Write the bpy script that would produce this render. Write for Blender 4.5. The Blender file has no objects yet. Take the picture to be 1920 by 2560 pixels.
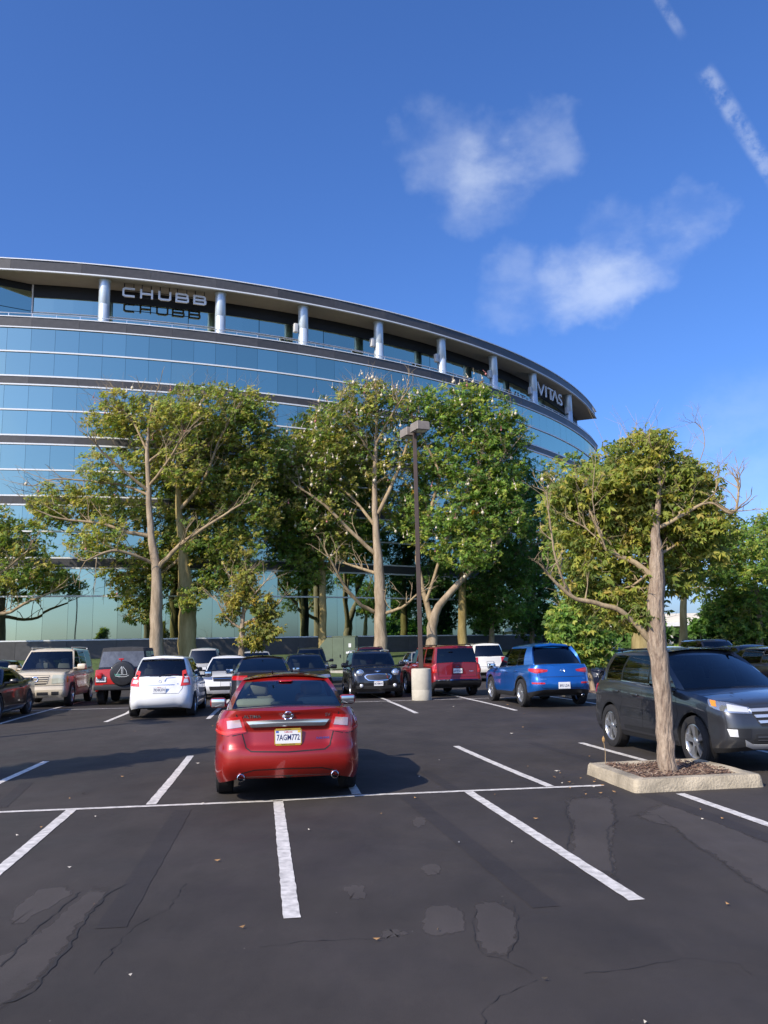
import bpy, bmesh, math, random
import numpy as np
from mathutils import Vector, Matrix, noise
from mathutils.bvhtree import BVHTree

# ------------------------------------------------------------------ camera, sky, sun, exposure
scene = bpy.context.scene
COL = scene.collection
R = math.radians
EYE = 1.75
cam_d = bpy.data.cameras.new('camera')
cam = bpy.data.objects.new('camera', cam_d)
COL.objects.link(cam)
cam_d.sensor_fit = 'VERTICAL'
cam_d.sensor_height = 36.0
cam_d.lens = 2080 / 2560 * 36.0
cam_d.clip_start = 0.1
cam_d.clip_end = 3000
cam.matrix_world = Matrix.Translation((0, 0, EYE)) @ Matrix.Rotation(R(90 + 9.444), 4, 'X') @ Matrix.Rotation(R(-1.2), 4, 'Z')
scene.camera = cam

SUN_AZ, SUN_EL = 42.0, 36.0          # the sun stands behind the viewer, 42 degrees to the left
sun_vec = Vector((-math.sin(R(SUN_AZ)) * math.cos(R(SUN_EL)), -math.cos(R(SUN_AZ)) * math.cos(R(SUN_EL)), math.sin(R(SUN_EL))))
sun_d = bpy.data.lights.new('sun', 'SUN')
sun_d.energy = 5.0
sun_d.angle = R(0.53)
sun_d.color = (1.0, 0.90, 0.75)
sun = bpy.data.objects.new('sun', sun_d)
COL.objects.link(sun)
sun.rotation_euler = (-sun_vec).to_track_quat('-Z', 'Y').to_euler()

world = bpy.data.worlds.new('World')
scene.world = world
world.use_nodes = True


def build_sky():
    nt = world.node_tree
    N, K = nt.nodes, nt.links
    N.clear()
    out = N.new('ShaderNodeOutputWorld')
    bg = N.new('ShaderNodeBackground')
    bg.inputs['Strength'].default_value = 0.137
    K.new(bg.outputs[0], out.inputs[0])
    sky = N.new('ShaderNodeTexSky')
    sky.sky_type = 'NISHITA'
    sky.sun_disc = False
    sky.sun_elevation = R(SUN_EL)
    sky.sun_rotation = R(180 + SUN_AZ)
    sky.altitude = 30
    sky.air_density = 1.0
    sky.dust_density = 1.7
    sky.ozone_density = 3.5
    tc = N.new('ShaderNodeTexCoord')
    nrm = N.new('ShaderNodeVectorMath'); nrm.operation = 'NORMALIZE'
    K.new(tc.outputs['Generated'], nrm.inputs[0])

    def math_(op, a, b=None, clamp=False):
        n = N.new('ShaderNodeMath'); n.operation = op; n.use_clamp = clamp
        for i, v in enumerate((a, b)):
            if v is None:
                continue
            if isinstance(v, (int, float)):
                n.inputs[i].default_value = v
            else:
                K.new(v, n.inputs[i])
        return n.outputs[0]

    def dot(vec, d):
        n = N.new('ShaderNodeVectorMath'); n.operation = 'DOT_PRODUCT'
        K.new(vec, n.inputs[0]); n.inputs[1].default_value = d
        return n.outputs['Value']

    def ramp(v, lo, hi):
        n = N.new('ShaderNodeMapRange'); n.interpolation_type = 'SMOOTHSTEP'
        n.inputs['From Min'].default_value = lo; n.inputs['From Max'].default_value = hi
        K.new(v, n.inputs['Value'])
        return n.outputs['Result']

    def tex(scale, detail, rough, sx=1, sy=1, sz=1):
        mp = N.new('ShaderNodeMapping'); mp.inputs['Scale'].default_value = (sx, sy, sz)
        K.new(nrm.outputs[0], mp.inputs[0])
        t = N.new('ShaderNodeTexNoise'); t.inputs['Scale'].default_value = scale
        t.inputs['Detail'].default_value = detail; t.inputs['Roughness'].default_value = rough
        K.new(mp.outputs[0], t.inputs['Vector'])
        return t
    # soft warp so that the cloud outlines are not round
    w = tex(8, 5, 0.58)
    sub = N.new('ShaderNodeVectorMath'); sub.operation = 'SUBTRACT'
    K.new(w.outputs['Color'], sub.inputs[0]); sub.inputs[1].default_value = (0.5, 0.5, 0.5)
    scl = N.new('ShaderNodeVectorMath'); scl.operation = 'SCALE'; scl.inputs['Scale'].default_value = 0.15
    K.new(sub.outputs[0], scl.inputs[0])
    add = N.new('ShaderNodeVectorMath'); add.operation = 'ADD'
    K.new(nrm.outputs[0], add.inputs[0]); K.new(scl.outputs[0], add.inputs[1])
    wn = N.new('ShaderNodeVectorMath'); wn.operation = 'NORMALIZE'
    K.new(add.outputs[0], wn.inputs[0])
    fine = ramp(tex(11, 6, 0.56, 1, 1, 1.7).outputs['Fac'], 0.30, 0.72)
    total = None
    for d, rad, s in (((0.080, 0.832, 0.549), 3.2, .42), ((0.1254, 0.8402, 0.5275), 3.6, .55), ((0.180, 0.825, 0.536), 3.0, .50), ((0.1162, 0.8583, 0.4997), 3.2, .38),
                      ((0.2449, 0.8796, 0.4079), 3.4, .62), ((0.279, 0.864, 0.419), 2.8, .58), ((0.1597, 0.9032, 0.3983), 3.2, .42), ((0.2309, 0.8909, 0.3912), 2.6, .42),
                      ((0.3381, 0.8257, 0.4515), 2.4, .46), ((0.2609, 0.8496, 0.4583), 2.8, .30), ((0.3078, 0.8401, 0.4467), 2.6, .36),
                      ((0.42, 0.885, 0.20), 6.0, .30), ((0.55, 0.80, 0.25), 9.0, .40), ((-0.75, 0.55, 0.36), 9.0, .40), ((0.80, -0.30, 0.50), 10.0, .40), ((-0.20, -0.95, 0.22), 10.0, .35), ((0.72, 0.35, 0.60), 8.0, .40)):
        v = Vector(d).normalized()
        m = math_('MULTIPLY', ramp(dot(wn.outputs[0], v), math.cos(R(rad * 1.0)), 1.0), s)
        total = m if total is None else math_('ADD', total, m)
    total = math_('MULTIPLY', math_('MULTIPLY', total, math_('ADD', math_('MULTIPLY', fine, 0.9), 0.1)), 0.44)
    total = math_('SUBTRACT', 1.0, math_('EXPONENT', math_('MULTIPLY', total, -1.15)))
    # two lengths of one old vapour trail
    a, b = Vector((0.2821, 0.7267, 0.6263)).normalized(), Vector((0.3997, 0.7826, 0.4772)).normalized()
    pl = a.cross(b).normalized()
    along = (b - a).normalized()
    off = math_('ABSOLUTE', dot(nrm.outputs[0], pl))
    s_ = math_('SUBTRACT', dot(nrm.outputs[0], along), a.dot(along))
    puff = ramp(tex(60, 5, 0.6).outputs['Fac'], 0.30, 0.70)
    gaps = None
    for s0, s1, wd, st in ((-0.30, 0.046, 0.0070, .16), (0.074, 0.42, 0.0115, .24)):
        m = math_('MULTIPLY', ramp(s_, s0, s0 + 0.012), math_('SUBTRACT', 1.0, ramp(s_, s1 - 0.02, s1)))
        m = math_('MULTIPLY', m, math_('SUBTRACT', 1.0, ramp(off, wd * 0.25, wd)))
        m = math_('MULTIPLY', math_('MULTIPLY', m, puff), st)
        gaps = m if gaps is None else math_('ADD', gaps, m)
    total = math_('MINIMUM', math_('ADD', total, gaps), 0.75)
    mix = N.new('ShaderNodeMix'); mix.data_type = 'RGBA'
    K.new(total, mix.inputs['Factor'])
    # the camera's colour rendering of the blue sky
    tint = N.new('ShaderNodeVectorMath'); tint.operation = 'MULTIPLY'
    K.new(sky.outputs[0], tint.inputs[0]); tint.inputs[1].default_value = (0.96, 1.12, 1.56)
    hs = N.new('ShaderNodeHueSaturation'); hs.inputs['Saturation'].default_value = 1.08
    K.new(tint.outputs[0], hs.inputs['Color'])
    K.new(hs.outputs[0], mix.inputs[6])
    mix.inputs[7].default_value = (7.4, 8.0, 8.7, 1)
    K.new(mix.outputs[2], bg.inputs['Color'])


build_sky()
vs = scene.view_settings
vs.view_transform = 'Standard'
vs.look = 'None'
vs.exposure = 0.0
vs.gamma = 1.0
vs.use_curve_mapping = False
scene.cycles.max_bounces = 8
scene.cycles.transparent_max_bounces = 12
scene.cycles.caustics_reflective = False
scene.cycles.caustics_refractive = False

# ------------------------------------------------------------------ helpers
rng = random.Random(7)
MATS = {}


def lin(c):
    return tuple(((x / 12.92) if x <= 0.04045 else ((x + 0.055) / 1.055) ** 2.4) for x in c)


def mat(name, color, rough=0.5, metal=0.0, coat=0.0, spec=0.5, noise_=0.0, nscale=5.0, bump=0.0, bscale=40.0, emit=None, flake=0.0, stretch=None, obvar=0.0):
    if name in MATS:
        return MATS[name]
    m = bpy.data.materials.new(name)
    m.use_nodes = True
    nt = m.node_tree
    p = nt.nodes['Principled BSDF']
    p.inputs['Base Color'].default_value = (*color, 1)
    p.inputs['Roughness'].default_value = rough
    p.inputs['Metallic'].default_value = metal
    p.inputs['Coat Weight'].default_value = coat
    p.inputs['Coat Roughness'].default_value = 0.03
    p.inputs['Specular IOR Level'].default_value = spec
    if noise_ or bump or obvar:
        tc = nt.nodes.new('ShaderNodeTexCoord')
        src = tc.outputs['Object']
        if stretch:
            mp = nt.nodes.new('ShaderNodeMapping'); mp.inputs['Scale'].default_value = stretch
            nt.links.new(src, mp.inputs[0]); src = mp.outputs[0]
    fac = None
    if noise_:
        t = nt.nodes.new('ShaderNodeTexNoise'); t.inputs['Scale'].default_value = nscale; t.inputs['Detail'].default_value = 6
        nt.links.new(src, t.inputs['Vector'])
        mr = nt.nodes.new('ShaderNodeMapRange')
        mr.inputs['From Min'].default_value = 0.3; mr.inputs['From Max'].default_value = 0.7
        mr.inputs['To Min'].default_value = 1 - noise_; mr.inputs['To Max'].default_value = 1 + noise_
        nt.links.new(t.outputs['Fac'], mr.inputs['Value'])
        fac = mr.outputs[0]
    if obvar:
        oi = nt.nodes.new('ShaderNodeObjectInfo')
        mr = nt.nodes.new('ShaderNodeMapRange')
        mr.inputs['To Min'].default_value = 1 - obvar; mr.inputs['To Max'].default_value = 1 + obvar
        nt.links.new(oi.outputs['Random'], mr.inputs['Value'])
        if fac is None:
            fac = mr.outputs[0]
        else:
            mm = nt.nodes.new('ShaderNodeMath'); mm.operation = 'MULTIPLY'
            nt.links.new(fac, mm.inputs[0]); nt.links.new(mr.outputs[0], mm.inputs[1]); fac = mm.outputs[0]
    if fac is not None:
        sc = nt.nodes.new('ShaderNodeVectorMath'); sc.operation = 'SCALE'
        sc.inputs[0].default_value = color
        nt.links.new(fac, sc.inputs['Scale'])
        nt.links.new(sc.outputs[0], p.inputs['Base Color'])
    if bump:
        t = nt.nodes.new('ShaderNodeTexNoise'); t.inputs['Scale'].default_value = bscale; t.inputs['Detail'].default_value = 5
        nt.links.new(src, t.inputs['Vector'])
        b = nt.nodes.new('ShaderNodeBump'); b.inputs['Strength'].default_value = bump; b.inputs['Distance'].default_value = 0.02
        nt.links.new(t.outputs['Fac'], b.inputs['Height'])
        nt.links.new(b.outputs[0], p.inputs['Normal'])
    if emit:
        p.inputs['Emission Color'].default_value = (*emit[:3], 1)
        p.inputs['Emission Strength'].default_value = emit[3]
    MATS[name] = m
    return m


class MB:
    """collects faces; build() links them as one mesh object"""
    def __init__(self):
        self.v, self.f, self.mi = [], [], []

    def add(self, vs_, fs, mi=0):
        o = len(self.v)
        self.v.extend([tuple(p) for p in vs_])
        self.f.extend([tuple(i + o for i in f) for f in fs])
        self.mi.extend([mi] * len(fs))
        return self

    def box(self, c, s, rz=0.0, mi=0, tilt=None):
        x, y, z = (k / 2 for k in s)
        pts = [Vector((sx * x, sy * y, sz * z)) for sx in (-1, 1) for sy in (-1, 1) for sz in (-1, 1)]
        M = Matrix.Rotation(rz, 3, 'Z')
        if tilt is not None:
            M = M @ tilt
        pts = [M @ p + Vector(c) for p in pts]
        return self.add(pts, [(0, 1, 3, 2), (4, 6, 7, 5), (0, 4, 5, 1), (2, 3, 7, 6), (0, 2, 6, 4), (1, 5, 7, 3)], mi)

    def rbox(self, c, s, r=0.25, rz=0.0, mi=0, n=4, taper=1.0, lean=0.0):
        """box with rounded corners: stacked rounded loops"""
        hx, hy, hz = (k / 2 for k in s)
        rr = min(hx, hy) * 2 * r
        rv = min(rr, hz)
        rows = []
        M = Matrix.Rotation(rz, 3, 'Z')
        zs = [(-hz + rv * (1 - math.cos(a)), rv * (1 - math.sin(a))) for a in [k / n * math.pi / 2 for k in range(n + 1)]]
        zs = zs + [(-z, i) for z, i in reversed(zs)]
        for z, ins in zs:
            t = (z + hz) / (2 * hz)
            tp = 1 + (taper - 1) * t
            row = []
            ex, ey = max(hx - ins, 1e-3), max(hy - ins, 1e-3)
            q = min(rr, ex * .98, ey * .98)
            for cx, cy, a0 in ((ex - q, ey - q, 0), (-ex + q, ey - q, 90), (-ex + q, -ey + q, 180), (ex - q, -ey + q, 270)):
                for k in range(n + 1):
                    a = R(a0 + 90 * k / n)
                    p = M @ Vector(((cx + q * math.cos(a)) * tp + lean * (z + hz), (cy + q * math.sin(a)) * tp, z))
                    row.append(p + Vector(c))
            rows.append(row)
        self.grid(rows, True, mi)
        o = len(self.v)
        m = len(rows[0])
        self.v.extend([tuple(p) for p in rows[0]] + [tuple(p) for p in rows[-1]])
        self.f.append(tuple(o + i for i in reversed(range(m)))); self.mi.append(mi)
        self.f.append(tuple(o + m + i for i in range(m))); self.mi.append(mi)
        return self

    def grid(self, rows, closed=False, mi=0):
        n = len(rows[0])
        o = len(self.v)
        for r_ in rows:
            self.v.extend([tuple(p) for p in r_])
        for j in range(len(rows) - 1):
            for i in range(n if closed else n - 1):
                k = (i + 1) % n
                self.f.append((o + j * n + i, o + j * n + k, o + (j + 1) * n + k, o + (j + 1) * n + i)); self.mi.append(mi)
        return self

    def tube(self, pts, rads, n=6, mi=0, cap=True):
        pts = [Vector(p) for p in pts]
        if isinstance(rads, (int, float)):
            rads = [rads] * len(pts)
        up = None
        rows = []
        for i, p in enumerate(pts):
            d = (pts[min(i + 1, len(pts) - 1)] - pts[max(i - 1, 0)])
            if d.length < 1e-9:
                d = Vector((0, 0, 1))
            d.normalize()
            if up is None:
                up = d.orthogonal().normalized()
            up = (up - d * up.dot(d))
            if up.length < 1e-6:
                up = d.orthogonal()
            up.normalize()
            s = d.cross(up)
            rows.append([p + (up * math.cos(2 * math.pi * k / n) + s * math.sin(2 * math.pi * k / n)) * rads[i] for k in range(n)])
        o = len(self.v)
        self.grid(rows, True, mi)
        if cap and n > 3:
            m = len(rows)
            self.f.append(tuple(o + k for k in reversed(range(n)))); self.mi.append(mi)
            self.f.append(tuple(o + (m - 1) * n + k for k in range(n))); self.mi.append(mi)
        return self

    def lathe(self, prof, n=24, axis='Z', c=(0, 0, 0), mi=0, a0=0.0):
        rows = []
        for r_, h in prof:
            row = []
            for k in range(n):
                a = a0 + 2 * math.pi * k / n
                if axis == 'Z':
                    q = (r_ * math.cos(a), r_ * math.sin(a), h)
                elif axis == 'Y':
                    q = (r_ * math.cos(a), h, -r_ * math.sin(a))
                else:
                    q = (h, r_ * math.cos(a), r_ * math.sin(a))
                row.append((q[0] + c[0], q[1] + c[1], q[2] + c[2]))
            rows.append(row)
        return self.grid(rows, True, mi)

    def prism(self, poly, z0, z1, mi=0):
        n = len(poly)
        o = len(self.v)
        self.v.extend([(x, y, z0) for x, y in poly] + [(x, y, z1) for x, y in poly])
        self.f.append(tuple(o + i for i in reversed(range(n)))); self.mi.append(mi)
        self.f.append(tuple(o + n + i for i in range(n))); self.mi.append(mi)
        for i in range(n):
            k = (i + 1) % n
            self.f.append((o + i, o + k, o + n + k, o + n + i)); self.mi.append(mi)
        return self

    def mesh(self, name, mats, smooth=None):
        me = bpy.data.meshes.new(name)
        me.from_pydata(self.v, [], self.f)
        for m in (mats if isinstance(mats, (list, tuple)) else [mats]):
            me.materials.append(m)
        me.polygons.foreach_set('material_index', self.mi)
        if smooth:
            me.polygons.foreach_set('use_smooth', [True] * len(me.polygons))
            me.set_sharp_from_angle(angle=R(smooth))
        me.update()
        return me

    def build(self, name, mats, parent=None, smooth=None, loc=(0, 0, 0), rot=(0, 0, 0)):
        return link(name, self.mesh(name, mats, smooth), parent, loc, rot)


def link(name, data, parent=None, loc=(0, 0, 0), rot=(0, 0, 0)):
    o = bpy.data.objects.new(name, data)
    COL.objects.link(o)
    o.location = loc
    o.rotation_euler = rot
    if parent is not None:
        o.parent = parent
    return o


def tag(o, label=None, cat=None, group=None, kind=None):
    if label:
        o['label'] = label
    if cat:
        o['category'] = cat
    if group:
        o['group'] = group
    if kind:
        o['kind'] = kind
    return o


def thing(name, label, cat, loc=(0, 0, 0), rz=0.0, group=None, scale=1.0):
    o = link(name, None, None, loc, (0, 0, rz))
    o.empty_display_size = 0.3
    o.scale = (scale, scale, scale)
    return tag(o, label, cat, group)


def interp(tab, x):
    if x <= tab[0][0]:
        return tab[0][1]
    for (a, b), (c, d) in zip(tab, tab[1:]):
        if x <= c:
            return b + (d - b) * (x - a) / (c - a) if c > a else d
    return tab[-1][1]


def sinterp(tab, x):
    """monotone cubic-ish interpolation through a table sorted by x"""
    n = len(tab)
    if x <= tab[0][0]:
        return tab[0][1]
    if x >= tab[-1][0]:
        return tab[-1][1]
    for i in range(n - 1):
        x0, y0 = tab[i]; x1, y1 = tab[i + 1]
        if x <= x1:
            h = x1 - x0
            d = (y1 - y0) / h

            def sl(j):
                if j <= 0 or j >= n - 1:
                    return (tab[min(j + 1, n - 1)][1] - tab[max(j - 1, 0)][1]) / max(tab[min(j + 1, n - 1)][0] - tab[max(j - 1, 0)][0], 1e-6)
                a = (tab[j][1] - tab[j - 1][1]) / (tab[j][0] - tab[j - 1][0])
                b = (tab[j + 1][1] - tab[j][1]) / (tab[j + 1][0] - tab[j][0])
                return 0 if a * b <= 0 else 2 * a * b / (a + b)
            m0, m1 = sl(i), sl(i + 1)
            t = (x - x0) / h
            return y0 * (2 * t ** 3 - 3 * t * t + 1) + m0 * h * (t ** 3 - 2 * t * t + t) + y1 * (-2 * t ** 3 + 3 * t * t) + m1 * h * (t ** 3 - t * t)
    return tab[-1][1]


def text_mesh(body, size=1.0, extrude=0.0, align='CENTER', bold=0.0, width=1.0):
    """flat lettering from the built-in font, as vertices and faces in the xy plane"""
    cu = bpy.data.curves.new('txt', 'FONT')
    cu.body = body
    cu.size = size
    cu.align_x = align
    cu.align_y = 'CENTER'
    cu.extrude = extrude
    cu.offset = bold
    cu.resolution_u = 2
    ob = bpy.data.objects.new('txt', cu)
    COL.objects.link(ob)
    dg = bpy.context.evaluated_depsgraph_get()
    me = bpy.data.meshes.new_from_object(ob.evaluated_get(dg))
    vs_ = [(v.co.x * width, v.co.y, v.co.z) for v in me.vertices]
    fs = [tuple(p.vertices) for p in me.polygons]
    bpy.data.objects.remove(ob)
    bpy.data.curves.remove(cu)
    bpy.data.meshes.remove(me)
    return vs_, fs

# ------------------------------------------------------------------ ground
def gz(Y):
    t = min(1.0, max(0.0, (Y - 12) / 14.0))
    return 0.20 * t * t * (3 - 2 * t)


def asphalt_material(name, base, var=0.25, patchy=True, light=0.0):
    m = bpy.data.materials.new(name)
    m.use_nodes = True
    nt = m.node_tree; N = nt.nodes; K = nt.links
    p = N['Principled BSDF']
    p.inputs['Roughness'].default_value = 0.82
    p.inputs['Specular IOR Level'].default_value = 0.35
    tc = N.new('ShaderNodeTexCoord')

    def noise_n(scale, detail, rough=0.55, stretch=(1, 1, 1)):
        mp = N.new('ShaderNodeMapping'); mp.inputs['Scale'].default_value = stretch
        K.new(tc.outputs['Object'], mp.inputs[0])
        t = N.new('ShaderNodeTexNoise'); t.inputs['Scale'].default_value = scale
        t.inputs['Detail'].default_value = detail; t.inputs['Roughness'].default_value = rough
        K.new(mp.outputs[0], t.inputs['Vector'])
        return t.outputs['Fac']

    def mr(v, a, b, c, d):
        n = N.new('ShaderNodeMapRange'); n.inputs['From Min'].default_value = a; n.inputs['From Max'].default_value = b
        n.inputs['To Min'].default_value = c; n.inputs['To Max'].default_value = d
        K.new(v, n.inputs['Value']); return n.outputs[0]

    def mul(a, b):
        n = N.new('ShaderNodeMath'); n.operation = 'MULTIPLY'; K.new(a, n.inputs[0]); K.new(b, n.inputs[1]); return n.outputs[0]
    big = mr(noise_n(0.35, 3), 0.3, 0.7, 1 - var, 1 + var)
    mid = mr(noise_n(2.2, 5, 0.6, (1, 0.45, 1)), 0.3, 0.7, 1 - var * .6, 1 + var * .6)
    grain = mr(noise_n(160, 2, 0.7), 0.25, 0.75, 0.72, 1.28)
    oil = mr(noise_n(0.8, 8, 0.62), 0.58, 0.70, 1.0, 0.80)
    scuff = mr(noise_n(5.0, 6, 0.7, (1, 0.12, 1)), 0.62, 0.74, 1.0, 1.22)
    tot = mul(mul(mul(big, mid), grain), mul(oil, scuff))
    sc = N.new('ShaderNodeVectorMath'); sc.operation = 'SCALE'; sc.inputs[0].default_value = base
    K.new(tot, sc.inputs['Scale'])
    # scattered pale grit
    vo = N.new('ShaderNodeTexVoronoi'); vo.inputs['Scale'].default_value = 9.0
    K.new(tc.outputs['Object'], vo.inputs['Vector'])
    lt = N.new('ShaderNodeMath'); lt.operation = 'LESS_THAN'; lt.inputs[1].default_value = 0.035
    K.new(vo.outputs['Distance'], lt.inputs[0])
    gate = N.new('ShaderNodeMath'); gate.operation = 'GREATER_THAN'; gate.inputs[1].default_value = 0.62
    K.new(noise_n(3.1, 1), gate.inputs[0])
    mx = N.new('ShaderNodeMix'); mx.data_type = 'RGBA'
    K.new(mul(lt.outputs[0], gate.outputs[0]), mx.inputs['Factor'])
    K.new(sc.outputs[0], mx.inputs[6]); mx.inputs[7].default_value = (0.28, 0.26, 0.22, 1)
    K.new(mx.outputs[2], p.inputs['Base Color'])
    rr = mr(noise_n(1.1, 4), 0.3, 0.7, 0.66, 0.92)
    K.new(rr, p.inputs['Roughness'])
    b = N.new('ShaderNodeBump'); b.inputs['Strength'].default_value = 0.35; b.inputs['Distance'].default_value = 0.006
    K.new(noise_n(130, 4, 0.7), b.inputs['Height'])
    b2 = N.new('ShaderNodeBump'); b2.inputs['Strength'].default_value = 0.25; b2.inputs['Distance'].default_value = 0.05
    K.new(noise_n(1.6, 4), b2.inputs['Height']); K.new(b.outputs[0], b2.inputs['Normal'])
    K.new(b2.outputs[0], p.inputs['Normal'])
    return m


M_ASPH = asphalt_material('asphalt', (0.047, 0.0395, 0.0345))
M_PATCH = asphalt_material('asphalt_patch', (0.074, 0.063, 0.056), 0.22)
M_BLACK = asphalt_material('asphalt_blackout', (0.037, 0.0315, 0.0295), 0.18)
M_CRACK = mat('crack_filler', (0.026, 0.023, 0.022), 0.9)
M_LINE = mat('line_paint', (0.66, 0.62, 0.56), 0.65, noise_=0.30, nscale=12, bump=0.25, bscale=130)

mb = MB()
ys = [-60, -20, 0, 4, 8, 10, 11] + [12 + i for i in range(15)] + [28, 32, 40, 60, 100, 200, 500, 1500]
xs = [-1500, -400, -120, -60, -30, -15, -8, -4, 0, 4, 8, 15, 30, 60, 120, 400, 1500]
mb.grid([[(x, y, gz(y)) for x in xs] for y in ys])
lot = mb.build('parking_lot', M_ASPH, smooth=60)
tag(lot, kind='structure')
lot['label'] = 'dark sealed asphalt parking lot with white stall lines'


def strip(name, pts, width, material, lift, jag=0.004, step=0.12, parent=lot, seed=1):
    r_ = random.Random(seed)
    P = [Vector((x, y)) for x, y in pts]
    fine = []
    for a, b in zip(P, P[1:]):
        n = max(1, int((b - a).length / step))
        for i in range(n):
            fine.append(a.lerp(b, i / n))
    fine.append(P[-1])
    l, r2 = [], []
    for i, q in enumerate(fine):
        d = (fine[min(i + 1, len(fine) - 1)] - fine[max(i - 1, 0)]).normalized()
        n = Vector((-d.y, d.x))
        w = width / 2 if not callable(width) else width(i / max(1, len(fine) - 1), r_) / 2
        a = q + n * (w + r_.uniform(-jag, jag)); b = q - n * (w + r_.uniform(-jag, jag))
        l.append((a.x, a.y, gz(a.y) + lift)); r2.append((b.x, b.y, gz(b.y) + lift))
    return MB().grid([r2, l]).build(name, material, parent)


LINES = [[(-3.02, 5.55), (-3.28, 7.36), (-3.69, 10.06)], [(-0.67, 5.91), (-1.34, 10.39)], [(1.70, 6.15), (0.97, 10.76)], [(4.10, 5.9), (3.67, 8.49), (3.44, 10.29)],
         [(-5.15, 10.0), (-5.58, 12.37), (-5.79, 14.53)], [(-2.84, 10.30), (-3.43, 14.85)], [(-0.41, 10.72), (-1.0, 15.1)], [(2.04, 11.0), (1.20, 15.4)], [(4.05, 12.5), (3.46, 15.49)], [(6.35, 11.9), (5.78, 15.9)], [(8.7, 12.0), (8.1, 16.2)],
         [(-6.99, 21.11), (-7.2, 23.53), (-7.6, 25.5)], [(-4.51, 21.39), (-5.0, 25.75)], [(-1.95, 21.55), (-2.5, 26.0)], [(0.72, 21.7), (0.02, 26.2)], [(3.28, 21.89), (2.49, 26.59)], [(5.9, 22.2), (5.15, 26.9)], [(-9.62, 20.9), (-10.1, 25.3)],
         [(-9.0, 9.45), (-4.5, 10.01), (-1.45, 10.36), (-0.4, 10.62), (0.45, 10.73), (2.71, 11.0)], [(-15, 24.8), (-10.53, 25.38), (-7.75, 25.55), (-1.11, 26.17), (2.35, 26.64), (7.2, 27.25)],
         [(-10.15, 25.5), (-10.75, 30.2)], [(-7.6, 25.6), (-8.2, 30.2)], [(-5.0, 25.85), (-5.6, 30.4)], [(0.05, 26.35), (-0.6, 30.6)], [(2.5, 26.7), (1.9, 31.0)], [(5.1, 27.0), (4.5, 31.5)]]
for i, l in enumerate(LINES):
    strip('painted_line', l, 0.115 if i < 18 else 0.10, M_LINE, 0.0055, 0.004, 0.1, seed=i)
for i, l in enumerate([[(-1.84, 5.79), (-2.37, 9.92)], [(1.05, 6.04), (0.21, 10.52)], [(3.75, 5.9), (3.42, 7.95), (3.07, 10.33)], [(0.82, 10.85), (0.5, 12.63)], [(-4.64, 10.31), (-5.16, 12.31)], [(3.18, 13.21), (2.61, 15.63)]]):
    strip('blacked_out_line', l, 0.20 if i < 3 else 0.17, M_BLACK, 0.0028, 0.006, 0.12, seed=40 + i)


def rough_poly(pl, seed, amp=0.018, n=5):
    r_ = random.Random(seed)
    o = []
    for a, b in zip(pl, pl[1:] + pl[:1]):
        for i in range(n):
            t = i / n
            o.append((a[0] + (b[0] - a[0]) * t + r_.uniform(-amp, amp), a[1] + (b[1] - a[1]) * t + r_.uniform(-amp, amp) * 1.6))
    return o


PATCHES = [
    [(2.13, 10.32), (2.63, 10.29), (2.42, 9.42), (2.28, 8.81), (2.07, 8.39), (1.91, 7.65), (1.75, 6.97), (1.69, 6.57), (1.61, 6.84), (1.53, 7.56), (1.77, 8.53), (1.9, 9.47)],
    [(2.75, 9.0), (2.75, 8.43), (2.67, 7.67), (2.68, 7.03), (2.66, 6.26), (3.1, 6.4), (3.35, 7.79), (3.24, 9.06), (3.0, 9.9), (2.48, 9.03)],
    [(0.18, 5.72), (0.22, 6.11), (0.33, 6.18), (0.45, 6.12), (0.48, 5.89), (0.46, 5.55), (0.3, 5.5), (0.19, 5.52)],
    [(0.58, 6.19), (0.71, 6.25), (0.82, 6.02), (0.81, 5.72), (0.74, 5.38), (0.65, 5.1), (0.53, 5.16), (0.5, 5.44), (0.53, 5.79)],
    [(0.23, 7.16), (0.3, 7.31), (0.4, 7.22), (0.38, 6.94), (0.28, 6.88)], [(-0.06, 5.62), (0.03, 5.66), (0.1, 5.59), (0.03, 5.49), (-0.06, 5.48)],
    [(0.21, 8.91), (0.28, 9.26), (0.39, 9.23), (0.36, 8.84), (0.26, 8.65)],
    [(-2.59, 5.99), (-2.68, 6.31), (-2.72, 6.81), (-2.51, 6.86), (-2.38, 6.63), (-2.43, 6.26), (-2.48, 5.91), (-2.53, 5.88)],
    [(-2.45, 5.0), (-2.27, 5.52), (-2.27, 6.02), (-2.3, 6.56), (-2.19, 6.87), (-2.15, 6.55), (-2.1, 6.11), (-2.04, 5.72), (-1.98, 5.23), (-1.95, 4.97), (-1.92, 4.79), (-1.98, 4.68), (-2.3, 4.5)],
    [(-0.37, 6.61), (-0.3, 6.73), (-0.2, 6.65), (-0.18, 6.3), (-0.29, 6.32)]]
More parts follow.
